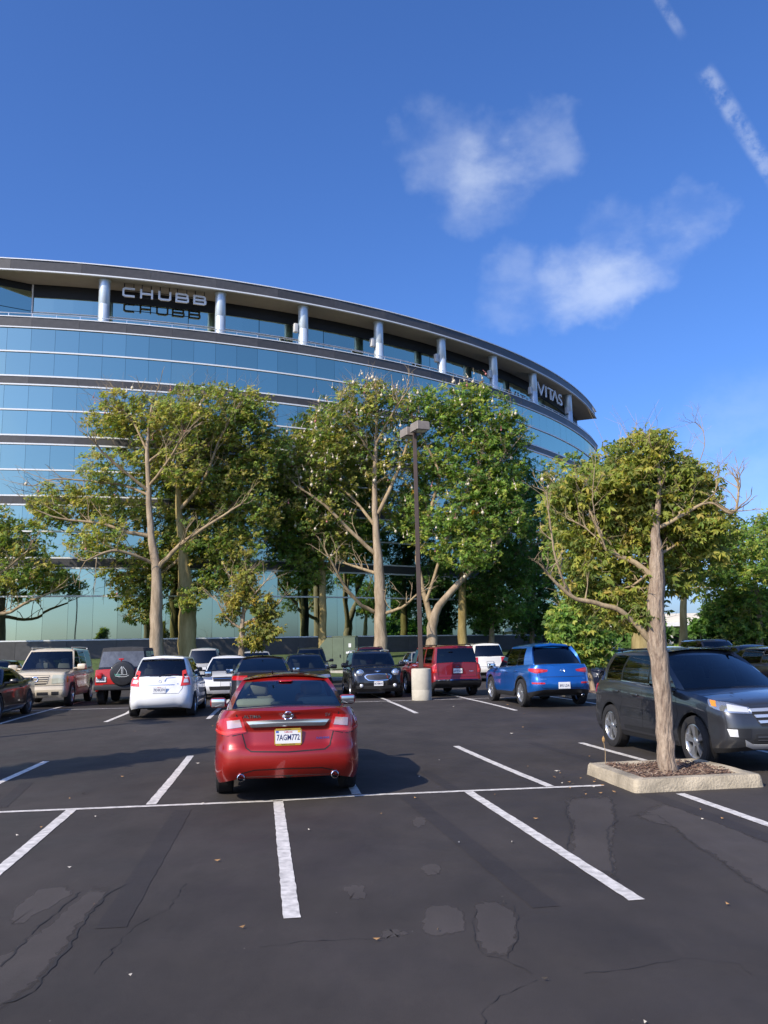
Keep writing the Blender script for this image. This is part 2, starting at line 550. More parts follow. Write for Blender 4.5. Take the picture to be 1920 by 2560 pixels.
def soft_patch_material():
    m = M_PATCH
    nt = m.node_tree; N = nt.nodes; K = nt.links
    p = N['Principled BSDF']; out = N['Material Output']
    at = N.new('ShaderNodeAttribute'); at.attribute_name = 'edge'
    tcn = N.new('ShaderNodeTexCoord')
    ns = N.new('ShaderNodeTexNoise'); ns.inputs['Scale'].default_value = 9; ns.inputs['Detail'].default_value = 6
    K.new(tcn.outputs['Object'], ns.inputs['Vector'])
    ad = N.new('ShaderNodeMath'); ad.operation = 'ADD'
    K.new(at.outputs['Fac'], ad.inputs[0]); K.new(ns.outputs['Fac'], ad.inputs[1])
    mr = N.new('ShaderNodeMapRange'); mr.inputs['From Min'].default_value = 0.75; mr.inputs['From Max'].default_value = 1.25; mr.inputs['To Max'].default_value = 0.9
    K.new(ad.outputs[0], mr.inputs['Value'])
    tr = N.new('ShaderNodeBsdfTransparent'); mx = N.new('ShaderNodeMixShader')
    K.new(mr.outputs[0], mx.inputs[0]); K.new(tr.outputs[0], mx.inputs[1]); K.new(p.outputs[0], mx.inputs[2])
    K.new(mx.outputs[0], out.inputs['Surface'])


soft_patch_material()
LONG = [([(2.10, 10.35), (1.9, 9.47), (1.78, 8.53), (1.55, 7.56), (1.60, 6.84)], [(2.66, 10.35), (2.44, 9.42), (2.28, 8.81), (1.93, 7.65), (1.70, 6.57)]),
        ([(2.45, 9.15), (2.72, 8.43), (2.66, 7.67), (2.67, 7.03), (2.62, 6.0)], [(3.05, 9.9), (3.20, 9.06), (3.36, 7.79), (3.30, 7.0), (3.25, 6.0)]),
        ([(-2.32, 6.85), (-2.28, 6.02), (-2.30, 5.52), (-2.45, 5.0), (-2.5, 4.2)], [(-2.16, 6.87), (-2.10, 6.11), (-2.03, 5.6), (-1.95, 5.0), (-2.0, 4.4)])]
for i, (lc, rc_) in enumerate(LONG):
    r_ = random.Random(90 + i)
    rows, al = [], []
    nst = 40
    for k in range(nst + 1):
        t = k / nst * (len(lc) - 1)
        j = min(int(t), len(lc) - 2); f_ = t - j
        a_ = Vector(lc[j]).lerp(Vector(lc[j + 1]), f_) + Vector((r_.uniform(-.02, .02), 0)); b_ = Vector(rc_[j]).lerp(Vector(rc_[j + 1]), f_) + Vector((r_.uniform(-.02, .02), 0))
        row = [a_.lerp(b_, s_) for s_ in (-.06, .12, .5, .88, 1.06)]
        rows.append([(q.x, q.y, gz(q.y) + 0.0014) for q in row])
        e_ = min(1.0, k / 4, (nst - k) / 4)
        al += [0, e_, e_, e_, 0]
    po = MB().grid(rows).build('worn_patch', M_PATCH, lot)
    at = po.data.attributes.new('edge', 'FLOAT', 'POINT')
    at.data.foreach_set('value', al)
for i, pl in enumerate(PATCHES):
    if i in (0, 1, 8):
        continue
    q = rough_poly(pl, i)
    cx_, cy_ = sum(p[0] for p in q) / len(q), sum(p[1] for p in q) / len(q)
    n = len(q)
    rings = [[(cx_ + (x - cx_) * k, cy_ + (y - cy_) * k) for x, y in q] for k in (1.06, .80, .40)]
    pb = MB()
    pb.grid([[(x, y, gz(y) + 0.0014) for x, y in rg] for rg in rings], True)
    o_ = len(pb.v); pb.add([(cx_, cy_, gz(cy_) + 0.0014)], [])
    for k in range(n):
        pb.f.append((2 * n + k, 2 * n + (k + 1) % n, o_)); pb.mi.append(0)
    po = pb.build('worn_patch', M_PATCH, lot)
    at = po.data.attributes.new('edge', 'FLOAT', 'POINT')
    at.data.foreach_set('value', [0.0] * n + [1.0] * (2 * n + 1))
CRACKS = [
    ([(-2.35, 6.66), (-2.33, 6.13), (-2.33, 5.79), (-2.29, 5.42), (-2.26, 5.14)], .020), ([(-2.06, 6.83), (-2.12, 6.55), (-2.09, 6.16), (-2.08, 6.01), (-2.02, 5.68), (-1.97, 5.43), (-1.96, 5.2), (-1.95, 4.95), (-1.91, 4.78), (-1.97, 4.66), (-2.1, 4.5)], .030),
    ([(-1.6, 6.82), (-1.57, 6.18), (-1.68, 5.89), (-1.7, 5.45), (-1.68, 5.01)], .008), ([(-0.79, 5.36), (-0.56, 5.46), (-0.05, 5.49)], .007), ([(2.17, 10.24), (1.9, 9.47), (1.77, 8.53), (1.52, 7.6)], .022),
    ([(2.56, 10.04), (2.28, 8.81), (2.07, 8.39), (1.89, 7.57), (1.73, 6.9), (1.69, 6.57)], .026), ([(2.48, 9.03), (2.77, 9.12), (2.75, 8.43), (2.67, 7.67), (2.68, 7.03), (2.63, 6.57), (2.66, 6.25)], .018),
    ([(0.57, 6.03), (0.5, 5.61), (0.51, 5.2), (0.64, 5.07), (0.75, 4.87)], .010), ([(0.84, 6.07), (0.8, 5.68), (0.74, 5.38), (0.65, 5.1)], .010), ([(0.42, 4.1), (0.43, 4.44), (0.59, 4.63), (0.76, 4.78)], .007),
    ([(1.91, 4.81), (1.91, 4.94), (1.65, 5.06), (1.28, 4.91), (1.03, 4.86)], .006)]
for i, (pl, w) in enumerate(CRACKS):
    r_ = random.Random(300 + i)
    fine = []
    for a, b in zip(pl, pl[1:]):
        n = max(2, int(math.hypot(b[0] - a[0], b[1] - a[1]) / 0.06))
        for k in range(n):
            t = k / n
            fine.append((a[0] + (b[0] - a[0]) * t + r_.uniform(-.014, .014), a[1] + (b[1] - a[1]) * t + r_.uniform(-.014, .014)))
    fine.append(pl[-1])
    strip('crack', fine, lambda t, q, w=w: w * q.uniform(.12, .85), M_CRACK, 0.0042, 0.002, 0.05, seed=60 + i)

# ------------------------------------------------------------------ curved office building
BC, BR = (-36.447, 118.612), 66.03


def bp(a, d, z):
    a = R(a)
    return (BC[0] + (BR + d) * math.sin(a), BC[1] - (BR + d) * math.cos(a), z)


def bdist(x, y):
    return math.hypot(x - BC[0], y - BC[1]) - BR


def berm(x, y):
    t = min(1.0, max(0.0, (14.0 - bdist(x, y)) / 13.0))
    return 0.36 + 1.25 * t * t * (3 - 2 * t)


M_GRASS = mat('grass', (0.075, 0.115, 0.030), 0.9, noise_=0.35, nscale=3, bump=0.8, bscale=60)
M_CONC = mat('concrete', (0.52, 0.48, 0.39), 0.85, noise_=0.14, nscale=6, bump=0.2, bscale=50)
rows = []
for k in range(14):
    d = 13.85 - k * 13.6 / 13
    rows.append([(x, y, berm(x, y)) for x, y, z in (bp(a, d, 0) for a in np.linspace(-12, 82, 80))])
lawn = MB().grid(rows).build('lawn', M_GRASS, smooth=60)
tag(lawn, kind='structure')
rows = [[bp(a, d, z) for a in np.linspace(-12, 82, 120)] for d, z in ((14.2, 0.1), (14.2, 0.34), (14.16, 0.37), (13.7, 0.37), (13.7, 0.1))]
kerb = MB().grid(rows).build('kerb', M_CONC)
tag(kerb, kind='structure')


def glass_facade_material(name='facade_glass', inner=(0.012, 0.035, 0.050), mirror=0.88):
    m = bpy.data.materials.new(name)
    m.use_nodes = True
    nt = m.node_tree; N = nt.nodes; K = nt.links
    N.remove(N['Principled BSDF'])
    out = N['Material Output']
    oi = N.new('ShaderNodeObjectInfo')
    mr = N.new('ShaderNodeMapRange'); mr.inputs['To Min'].default_value = 0.90; mr.inputs['To Max'].default_value = 1.06
    K.new(oi.outputs['Random'], mr.inputs['Value'])
    sc = N.new('ShaderNodeVectorMath'); sc.operation = 'SCALE'; sc.inputs[0].default_value = (0.54, 0.66, 0.52)
    K.new(mr.outputs[0], sc.inputs['Scale'])
    gl = N.new('ShaderNodeBsdfGlossy'); gl.inputs['Roughness'].default_value = 0.015
    K.new(sc.outputs[0], gl.inputs['Color'])
    tcn = N.new('ShaderNodeTexCoord')
    ns = N.new('ShaderNodeTexNoise'); ns.inputs['Scale'].default_value = 0.55; ns.inputs['Detail'].default_value = 1
    K.new(tcn.outputs['Object'], ns.inputs['Vector'])
    bu = N.new('ShaderNodeBump'); bu.inputs['Strength'].default_value = 0.05; bu.inputs['Distance'].default_value = 0.05
    K.new(ns.outputs['Fac'], bu.inputs['Height']); K.new(bu.outputs[0], gl.inputs['Normal'])
    df = N.new('ShaderNodeBsdfDiffuse'); df.inputs['Color'].default_value = (*inner, 1)
    mx = N.new('ShaderNodeMixShader'); mx.inputs[0].default_value = mirror
    K.new(df.outputs[0], mx.inputs[1]); K.new(gl.outputs[0], mx.inputs[2])
    K.new(mx.outputs[0], out.inputs['Surface'])
    return m


M_FGLASS = glass_facade_material()
M_FBLIND = glass_facade_material('facade_glass_blind', (0.11, 0.18, 0.21), 0.80)
M_GRANITE = mat('grey_granite', (0.075, 0.072, 0.070), 0.45, noise_=0.12, nscale=4, obvar=0.16)
M_MULL = mat('white_mullion', (0.82, 0.84, 0.84), 0.4)
M_CORE = mat('dark_core', (0.012, 0.014, 0.016), 0.6)
M_SOFFIT = mat('soffit', (0.42, 0.38, 0.31), 0.8, noise_=0.05, nscale=2)
M_COLUMN = mat('column_metal', (0.62, 0.70, 0.74), 0.35, metal=0.35, noise_=0.05, nscale=1.5)
M_ALU = mat('aluminium', (0.75, 0.77, 0.78), 0.3, metal=0.7)

bld = thing('office_building', 'large curved office building with bands of blue mirror glass and grey stone', 'building', (*bp(30, 0, 0)[:2], 0))
BLD0 = Vector(bld.location)


class BM_(MB):
    def build(self, name, mats, parent=None, smooth=None, loc=None, rot=(0, 0, 0)):
        if loc is None:
            loc = tuple(-BLD0)
        return link(name, self.mesh(name, mats, smooth), parent, loc, rot)


A_L, A_R = -8.0, 68.55
arc = lambda d, z, a0=A_L, a1=A_R, n=90: [bp(a, d, z) for a in np.linspace(a0, a1, n)]


def sector(d0, d1, z0, z1, a0=A_L, a1=A_R, n=90):
    o = [bp(a, d0, 0)[:2] for a in np.linspace(a0, a1, n)]
    i = [bp(a, d1, 0)[:2] for a in np.linspace(a1, a0, n)]
    return BM_().prism(o + i, z0, z1)


sector(-0.22, -22, 0.0, 24.55).build('core', M_CORE, bld)
sector(-2.32, -22, 24.56, 28.02).build('penthouse_core', M_CORE, bld)
sector(-0.02, -24, 28.03, 28.70).build('roof', M_SOFFIT, bld)
sector(0.02, -2.2, 24.45, 24.60).build('balcony_floor', M_SOFFIT, bld)
# end wall of glass and stone seen edge on
for z0, z1, m_ in ((0.8, 2.8, M_GRANITE), (2.86, 7.45, M_FGLASS), (7.5, 8.18, M_GRANITE), (8.22, 11.64, M_FGLASS), (11.7, 12.3, M_GRANITE), (12.33, 15.74, M_FGLASS), (15.8, 16.4, M_GRANITE), (16.43, 19.84, M_FGLASS), (19.9, 20.5, M_GRANITE), (20.54, 23.9, M_FGLASS), (23.95, 24.62, M_GRANITE)):
    a, b = bp(A_R + .02, -0.05, 0), bp(A_R + .02, -21.9, 0)
    c, d = bp(A_R + .18, -0.05, 0), bp(A_R + .18, -21.9, 0)
    BM_().prism([a[:2], c[:2], d[:2], b[:2]], z0, z1).build('end_wall_panel', m_, bld)

DA = 1.34
A0 = 9.75 - 9 * DA
NC = 53
rows_z = [(2.84, 5.67), (5.67, 7.49), (8.20, 9.93), (9.93, 11.68), (12.31, 14.05), (14.05, 15.78), (16.41, 18.15), (18.15, 19.88), (20.52, 22.22), (22.22, 23.92)]
chord = 2 * BR * math.sin(R(DA / 2))
rp = random.Random(11)
pane_me = {}
rest = BM_()
for z0, z1 in rows_z:
    h = z1 - z0 - 0.05
    pane_me[(z0, z1)] = [MB().box((0, 0, 0), (chord - 0.014, 0.05, h)).mesh('pane', m_) for m_ in (M_FGLASS, M_FBLIND)]
for k in range(NC):
    am = A0 + (k + .5) * DA
    for z0, z1 in rows_z:
        p = Vector(bp(am, -0.03, (z0 + z1) / 2))
        tz, tx = rp.gauss(0, 0.003), rp.gauss(0, 0.002)
        if 8 <= k < 38:
            link('pane', pane_me[(z0, z1)][1 if (rp.random() < .16 and z0 in (9.93, 14.05, 18.15, 20.52)) else 0], bld, p - BLD0, (tx, 0, R(am) + tz))
        else:
            rest.box(p, (chord - 0.014, 0.05, z1 - z0 - 0.05), R(am) + tz)
o = rest.build('far_glazing', M_FGLASS, bld)
o['kind'] = 'stuff'
band_z = [(0.7, 2.80), (7.53, 8.16), (11.72, 12.27), (15.82, 16.37), (19.92, 20.48), (23.96, 24.66)]
ch2 = 2 * (BR + .05) * math.sin(R(DA))
for z0, z1 in band_z:
    me = MB().box((0, 0, 0), (ch2 - 0.012, 0.16, z1 - z0)).mesh('stone_panel', M_GRANITE)
    for k in range(2, NC, 2):
        am = A0 + (k + 1) * DA
        if am > A_R:
            continue
        link('stone_panel', me, bld, Vector(bp(am, -0.01, (z0 + z1) / 2)) - BLD0, (0, 0, R(am)))
me = MB().box((0, 0, 0), (2 * (BR + .1) * math.sin(R(DA * 1.5)) - 0.012, 0.12, 0.74)).mesh('fascia_panel', M_GRANITE)
for k in range(0, NC, 3):
    am = A0 + (k + 1.5) * DA
    if am + 1.5 * DA > A_R + 1.5:
        continue
    link('fascia_panel', me, bld, Vector(bp(am, 0.03, 28.43)) - BLD0, (0, 0, R(am)))
for z, hgt, pr in [(2.82, .08, .1), (5.67, .10, .09), (7.50, .10, .1), (8.18, .10, .1), (9.93, .10, .09), (11.69, .10, .1), (12.30, .10, .1), (14.05, .10, .09), (15.80, .10, .1), (16.39, .10, .1), (18.15, .10, .09), (19.90, .10, .1), (20.50, .10, .1), (22.22, .10, .09), (23.94, .08, .1), (24.68, .06, .12), (28.04, .09, .14), (28.84, .07, .16)]:
    rows = [arc(d, zz) for d, zz in ((-.05, z - hgt / 2), (pr, z - hgt / 2), (pr, z + hgt / 2), (-.05, z + hgt / 2), (-.05, z - hgt / 2))]
    BM_().grid(rows).build('mullion', M_MULL, bld)
# balcony: set-back windows, dark header, round columns, hand rail
sector(-2.12, -2.34, 27.10, 28.015, 10.6).build('header', M_CORE, bld)
for k in range(12):
    a0 = 10.7 + k * 4.82
    a1 = a0 + 4.78
    for z0, z1 in ((24.62, 25.92), (25.98, 27.09)):
        q = [bp(a, d, 0)[:2] for a, d in [(a0 + (a1 - a0) * t, -2.16) for t in (0, .25, .5, .75, 1)]] + [bp(a, -2.30, 0)[:2] for a in (a1, a0)]
        BM_().prism(q, z0, z1).build('balcony_window', M_FGLASS, bld)
BM_().grid([arc(d, z, 10.7, A_R) for d, z in ((-2.2, 25.92), (-2.1, 25.92), (-2.1, 25.98), (-2.2, 25.98))]).build('transom', M_MULL, bld)
# return wall at the left end of the balcony
w0, w1 = Vector(bp(10.6, -2.14, 0)), Vector(bp(6.6, -0.15, 0))
for t0, t1 in ((0.01, .48), (.5, .98)):
    for z0, z1 in ((24.62, 25.95), (26.0, 27.45)):
        a, b = w0.lerp(w1, t0), w0.lerp(w1, t1)
        n_ = (b - a).normalized(); n_ = Vector((-n_.y, n_.x, 0)) * 0.06
        BM_().prism([a[:2], b[:2], (b + n_)[:2], (a + n_)[:2]], z0, z1).build('balcony_window', M_FGLASS, bld)
n_ = (w1 - w0).normalized(); n_ = Vector((-n_.y, n_.x, 0))
BM_().prism([(w0 - n_ * .02)[:2], (w1 - n_ * .02)[:2], (w1 - n_ * .3)[:2], (w0 - n_ * .3)[:2]], 24.6, 28.0).build('return_wall', M_CORE, bld)
BM_().tube([w0 + Vector((0, 0, 24.6)), w0 + Vector((0, 0, 28))], .07, 8).build('corner_post', M_MULL, bld)
BM_().grid([[bp(a, d, z) for a in np.linspace(A_L, 6.6, 8)] for d, z in ((-0.1, 24.7), (-0.1, 28.0))]).build('balcony_window', M_FGLASS, bld)
for i, a in enumerate((15.07, 22.18, 27.82, 33.70, 39.54, 45.52, 51.48, 59.15)):
    c = Vector(bp(a, -0.6, 24.60))
    prof = [(.44, 0), (.44, .06), (.385, .07), (.385, 1.55), (.378, 1.56), (.378, 1.58), (.385, 1.59), (.385, 3.32), (.43, 3.34), (.43, 3.42)]
    col_o = BM_().lathe(prof, 28, 'Z', c).build('column', M_COLUMN, bld, 40)
    if i >= 2:
        t_ = Vector((math.cos(R(a)), math.sin(R(a)), 0))
        q = c - t_ * .62 + Vector((0, 0, 1.6))
        BM_().rbox(q, (.34, .34, .72), .2, R(a)).tube([q, c + Vector((0, 0, 1.6))], .04, 6).build('floodlight', mat('lamp_grey', (.6, .6, .58), .5), col_o, 40, loc=(0, 0, 0)).matrix_parent_inverse = Matrix.Identity(4)
rail = BM_().tube(arc(-0.06, 24.98), .028, 6).build('hand_rail', M_ALU, bld, 60)
pm = MB().box((0, 0, 0), (.04, .04, .3)).mesh('rail_post', M_ALU)
for k in range(6, NC + 1):
    link('rail_post', pm, rail, Vector(bp(A0 + k * DA, -0.06, 24.83)), (0, 0, R(A0 + k * DA)))


def stroke(mb_, pts, w, fr, depth, closed=False):
    """flat bar letter stroke: pts are 2D in the letter's frame, fr maps (u,v,w) to the world"""
    P = [Vector(p) for p in pts]
    n = len(P)
    l, r_ = [], []
    for i, p in enumerate(P):
        a = P[i - 1] if (i > 0 or closed) else None
        b = P[(i + 1) % n] if (i < n - 1 or closed) else None
        d0 = (p - a).normalized() if a is not None else None
        d1 = (b - p).normalized() if b is not None else None
        d0 = d0 or d1; d1 = d1 or d0
        n0, n1 = Vector((-d0.y, d0.x)), Vector((-d1.y, d1.x))
        m_ = (n0 + n1).normalized()
        k = w / 2 / max(0.35, m_.dot(n0))
        l.append(p + m_ * k); r_.append(p - m_ * k)
    rows_ = [[fr(q.x, q.y, 0) for q in l], [fr(q.x, q.y, 0) for q in r_], [fr(q.x, q.y, depth) for q in r_], [fr(q.x, q.y, depth) for q in l], [fr(q.x, q.y, 0) for q in l]]
    if closed:
        rows_ = [r + [r[0]] for r in rows_]
    o = len(mb_.v)
    mb_.grid(rows_)
    if not closed:
        m2 = len(rows_[0])
        for e in (0, m2 - 1):
            mb_.f.append(tuple(o + j * m2 + e for j in range(4))); mb_.mi.append(0)


# lettering: each letter is drawn in a box of width 1, height 1
M_SIGN = mat('sign_white', (0.90, 0.89, 0.86), 0.4)
M_BRACK = mat('sign_bracket', (0.02, 0.02, 0.02), 0.6)
G = {
    'C': [[(.93, .91), (.22, .91), (.08, .80), (.08, .20), (.22, .09), (.93, .09)]],
    'H': [[(.08, 0), (.08, 1)], [(.92, 0), (.92, 1)], [(.08, .5), (.92, .5)]],
    'U': [[(.08, 1), (.08, .20), (.22, .09), (.78, .09), (.92, .20), (.92, 1)]],
    'B': [[(.08, .5), (.80, .5), (.90, .57), (.90, .82), (.80, .91), (.08, .91), (.08, .09), (.84, .09), (.94, .18), (.94, .42), (.84, .5)]],
    'V': [[(.0, 1), (.5, .03), (1.0, 1)]], 'I': [[(.5, 0), (.5, 1)]], 'T': [[(.0, .93), (1.0, .93)], [(.5, 0), (.5, .93)]],
    'A': [[(.0, 0), (.5, .97), (1.0, 0)]],
    'S': [[(.88, .84), (.70, .94), (.30, .94), (.12, .82), (.12, .64), (.30, .54), (.70, .46), (.88, .34), (.88, .18), (.70, .06), (.30, .06), (.10, .17)]]}


def letters(name, label, spans, z0, z1, d, depth, sw, hang):
    mid_a = (spans[0][1] + spans[-1][2]) / 2
    root = thing(name, label, 'sign', bp(mid_a, d, z0))
    o0 = Vector(root.location)
    for ch, a0, a1 in spans:
        def fr(u, v, w_, a0=a0, a1=a1):
            return Vector(bp(a0 + (a1 - a0) * u, d - w_, z0 + (z1 - z0) * v)) - o0
        m2 = MB()
        wid = R(a1 - a0) * BR
        for st in G[ch]:
            # keep the stroke width even although the box is not square
            stroke(m2, [(x * wid, y * (z1 - z0)) for x, y in st], sw, lambda u, v, w_, f=fr, wd=wid: f(u / wd, v / (z1 - z0), w_), depth)
        lo = m2.build('letter', M_SIGN, root)
        if hang:
            b = MB()
            for u in (.15, .85):
                p = fr(u, .9, depth * .5)
                b.tube([p, Vector((p.x, p.y, 28.03 - o0.z))], .035, 5)
            b.build('bracket', M_BRACK, lo)
    b = MB()
    for v in ((.12, .8) if hang else (.2,)):
        b.tube([Vector(bp(a, d - depth - .05, z0 + (z1 - z0) * v)) - o0 for a in np.linspace(spans[0][1] + .1, spans[-1][2] - .1, 14)], .03, 5)
    b.build('support_bar', M_BRACK, root)


letters('letter_sign', 'white five letter sign hanging from the soffit between the first two columns', [('C', 16.11, 16.92), ('H', 17.18, 17.97), ('U', 18.28, 19.09), ('B', 19.34, 20.18), ('B', 20.46, 21.28)], 27.02, 27.70, -0.7, .14, .135, True)
letters('letter_sign', 'thin white letter sign on the balcony at the far end of the curved building', [('V', 52.15, 53.35), ('I', 53.45, 54.0), ('T', 54.15, 55.2), ('A', 55.0, 56.25), ('S', 56.4, 57.25)], 26.25, 27.42, -0.45, .12, .14, False)

# ------------------------------------------------------------------ trees
def leaf_material(name, trans=0.42, rough=0.55):
    m = bpy.data.materials.new(name)
    m.use_nodes = True
    nt = m.node_tree; N = nt.nodes; K = nt.links
    p = N['Principled BSDF']; out = N['Material Output']
    at = N.new('ShaderNodeAttribute'); at.attribute_name = 'tint'
    K.new(at.outputs['Color'], p.inputs['Base Color'])
    p.inputs['Roughness'].default_value = rough
    p.inputs['Specular IOR Level'].default_value = 0.3
    tr = N.new('ShaderNodeBsdfTranslucent')
    sc = N.new('ShaderNodeVectorMath'); sc.operation = 'MULTIPLY'; sc.inputs[1].default_value = (1.25, 1.35, 0.6)
    K.new(at.outputs['Color'], sc.inputs[0]); K.new(sc.outputs[0], tr.inputs['Color'])
    mx = N.new('ShaderNodeMixShader'); mx.inputs[0].default_value = trans
    K.new(p.outputs[0], mx.inputs[1]); K.new(tr.outputs[0], mx.inputs[2])
    K.new(mx.outputs[0], out.inputs['Surface'])
    return m


def bark_material(name, c0, c1, scale=3.0, stretch=(1, 1, 0.25), bump=0.6, bscale=14):
    m = bpy.data.materials.new(name)
    m.use_nodes = True
    nt = m.node_tree; N = nt.nodes; K = nt.links
    p = N['Principled BSDF']; p.inputs['Roughness'].default_value = 0.88
    p.inputs['Specular IOR Level'].default_value = 0.2
    tc = N.new('ShaderNodeTexCoord')
    mp = N.new('ShaderNodeMapping'); mp.inputs['Scale'].default_value = stretch
    K.new(tc.outputs['Object'], mp.inputs[0])
    t = N.new('ShaderNodeTexNoise'); t.inputs['Scale'].default_value = scale; t.inputs['Detail'].default_value = 7; t.inputs['Roughness'].default_value = 0.65
    K.new(mp.outputs[0], t.inputs['Vector'])
    cr_ = N.new('ShaderNodeValToRGB')
    cr_.color_ramp.elements[0].position = 0.32; cr_.color_ramp.elements[0].color = (*c0, 1)
    cr_.color_ramp.elements[1].position = 0.66; cr_.color_ramp.elements[1].color = (*c1, 1)
    K.new(t.outputs['Fac'], cr_.inputs[0]); K.new(cr_.outputs[0], p.inputs['Base Color'])
    t2 = N.new('ShaderNodeTexNoise'); t2.inputs['Scale'].default_value = bscale; t2.inputs['Detail'].default_value = 6
    K.new(mp.outputs[0], t2.inputs['Vector'])
    b = N.new('ShaderNodeBump'); b.inputs['Strength'].default_value = bump; b.inputs['Distance'].default_value = 0.04
    K.new(t2.outputs['Fac'], b.inputs['Height']); K.new(b.outputs[0], p.inputs['Normal'])
    return m


M_LEAF = leaf_material('leaf')
M_BARK_GREY = bark_material('bark_grey', (0.21, 0.155, 0.10), (0.46, 0.36, 0.25))
M_BARK_GOLD = bark_material('bark_gold', (0.20, 0.15, 0.055), (0.42, 0.33, 0.15), 2.0)
M_BARK_NEAR = bark_material('bark_near', (0.20, 0.14, 0.10), (0.46, 0.36, 0.26), 16.0, (1, 1, 0.22), 1.0, 34)
M_TWIG = bark_material('bark_twig', (0.22, 0.16, 0.095), (0.46, 0.35, 0.21), 3)


def leaves_object(name, C, A, Nn, size, width, tint, parent, fold=0.18, mat_=None):
    """one mesh of folded diamond leaves: C base points, A axis, Nn normal, all (n,3)"""
    n = len(C)
    S = np.cross(A, Nn)
    S /= np.linalg.norm(S, axis=1)[:, None] + 1e-9
    L = size[:, None]; W = width[:, None]
    v = np.empty((n, 4, 3))
    v[:, 0] = C
    v[:, 1] = C + A * L * 0.45 + S * W * 0.5 + Nn * W * fold
    v[:, 2] = C + A * L - Nn * L * 0.12
    v[:, 3] = C + A * L * 0.45 - S * W * 0.5 + Nn * W * fold
    me = bpy.data.meshes.new(name)
    me.vertices.add(n * 4)
    me.vertices.foreach_set('co', v.reshape(-1).astype(np.float32))
    me.loops.add(n * 6)
    idx = np.arange(n)[:, None] * 4 + np.array([0, 1, 2, 0, 2, 3])[None, :]
    me.loops.foreach_set('vertex_index', idx.reshape(-1).astype(np.int32))
    me.polygons.add(n * 2)
    me.polygons.foreach_set('loop_start', (np.arange(n * 2) * 3).astype(np.int32))
    me.polygons.foreach_set('loop_total', np.full(n * 2, 3, np.int32))
    me.materials.append(mat_ or M_LEAF)
    at = me.attributes.new('tint', 'FLOAT_COLOR', 'POINT')
    col = np.ones((n, 4, 4), np.float32)
    col[:, :, :3] = tint[:, None, :]
    at.data.foreach_set('color', col.reshape(-1))
    me.update(calc_edges=True)
    return link(name, me, parent)


def unit(a):
    return a / (np.linalg.norm(a, axis=-1, keepdims=True) + 1e-9)


PAL_GREEN = [((0.068, 0.105, 0.022), 3), ((0.095, 0.125, 0.026), 3), ((0.140, 0.145, 0.032), 2), ((0.042, 0.075, 0.020), 2)]
PAL_OLIVE = [((0.130, 0.135, 0.034), 3), ((0.165, 0.150, 0.040), 2), ((0.085, 0.110, 0.028), 2), ((0.19, 0.155, 0.05), 1)]
PAL_MIX = [((0.090, 0.112, 0.026), 3), ((0.140, 0.130, 0.034), 3), ((0.058, 0.085, 0.022), 2), ((0.18, 0.145, 0.048), 1)]
PAL_NEAR = [((0.100, 0.108, 0.022), 3), ((0.140, 0.130, 0.028), 3), ((0.070, 0.085, 0.020), 3), ((0.17, 0.135, 0.035), 1)]
PAL_GOLD = [((0.130, 0.110, 0.022), 3), ((0.100, 0.092, 0.022), 3), ((0.070, 0.075, 0.020), 3), ((0.17, 0.125, 0.026), 1)]
PAL_DARK = [((0.030, 0.060, 0.018), 3), ((0.045, 0.080, 0.020), 3), ((0.060, 0.100, 0.024), 2)]


def smooth_limb(l, rr, wob=0.0):
    """resample a limb by Catmull-Rom and add a little wobble"""
    P = [Vector(p[:3]) for p in l]; W = [p[3] for p in l]
    o, w = [], []
    n = len(P)
    for i in range(n - 1):
        p0, p1, p2, p3 = P[max(i - 1, 0)], P[i], P[i + 1], P[min(i + 2, n - 1)]
        for k in range(4):
            t = k / 4
            q = 0.5 * ((2 * p1) + (p2 - p0) * t + (2 * p0 - 5 * p1 + 4 * p2 - p3) * t * t + (3 * p1 - p0 - 3 * p2 + p3) * t ** 3)
            r_ = W[i] + (W[i + 1] - W[i]) * t
            if wob and 0 < i + t:
                q = q + Vector((rr.uniform(-1, 1), rr.uniform(-1, 1), rr.uniform(-1, 1))) * wob * max(r_, .02)
            o.append(q); w.append(r_)
    o.append(P[-1]); w.append(W[-1])
    return o, w


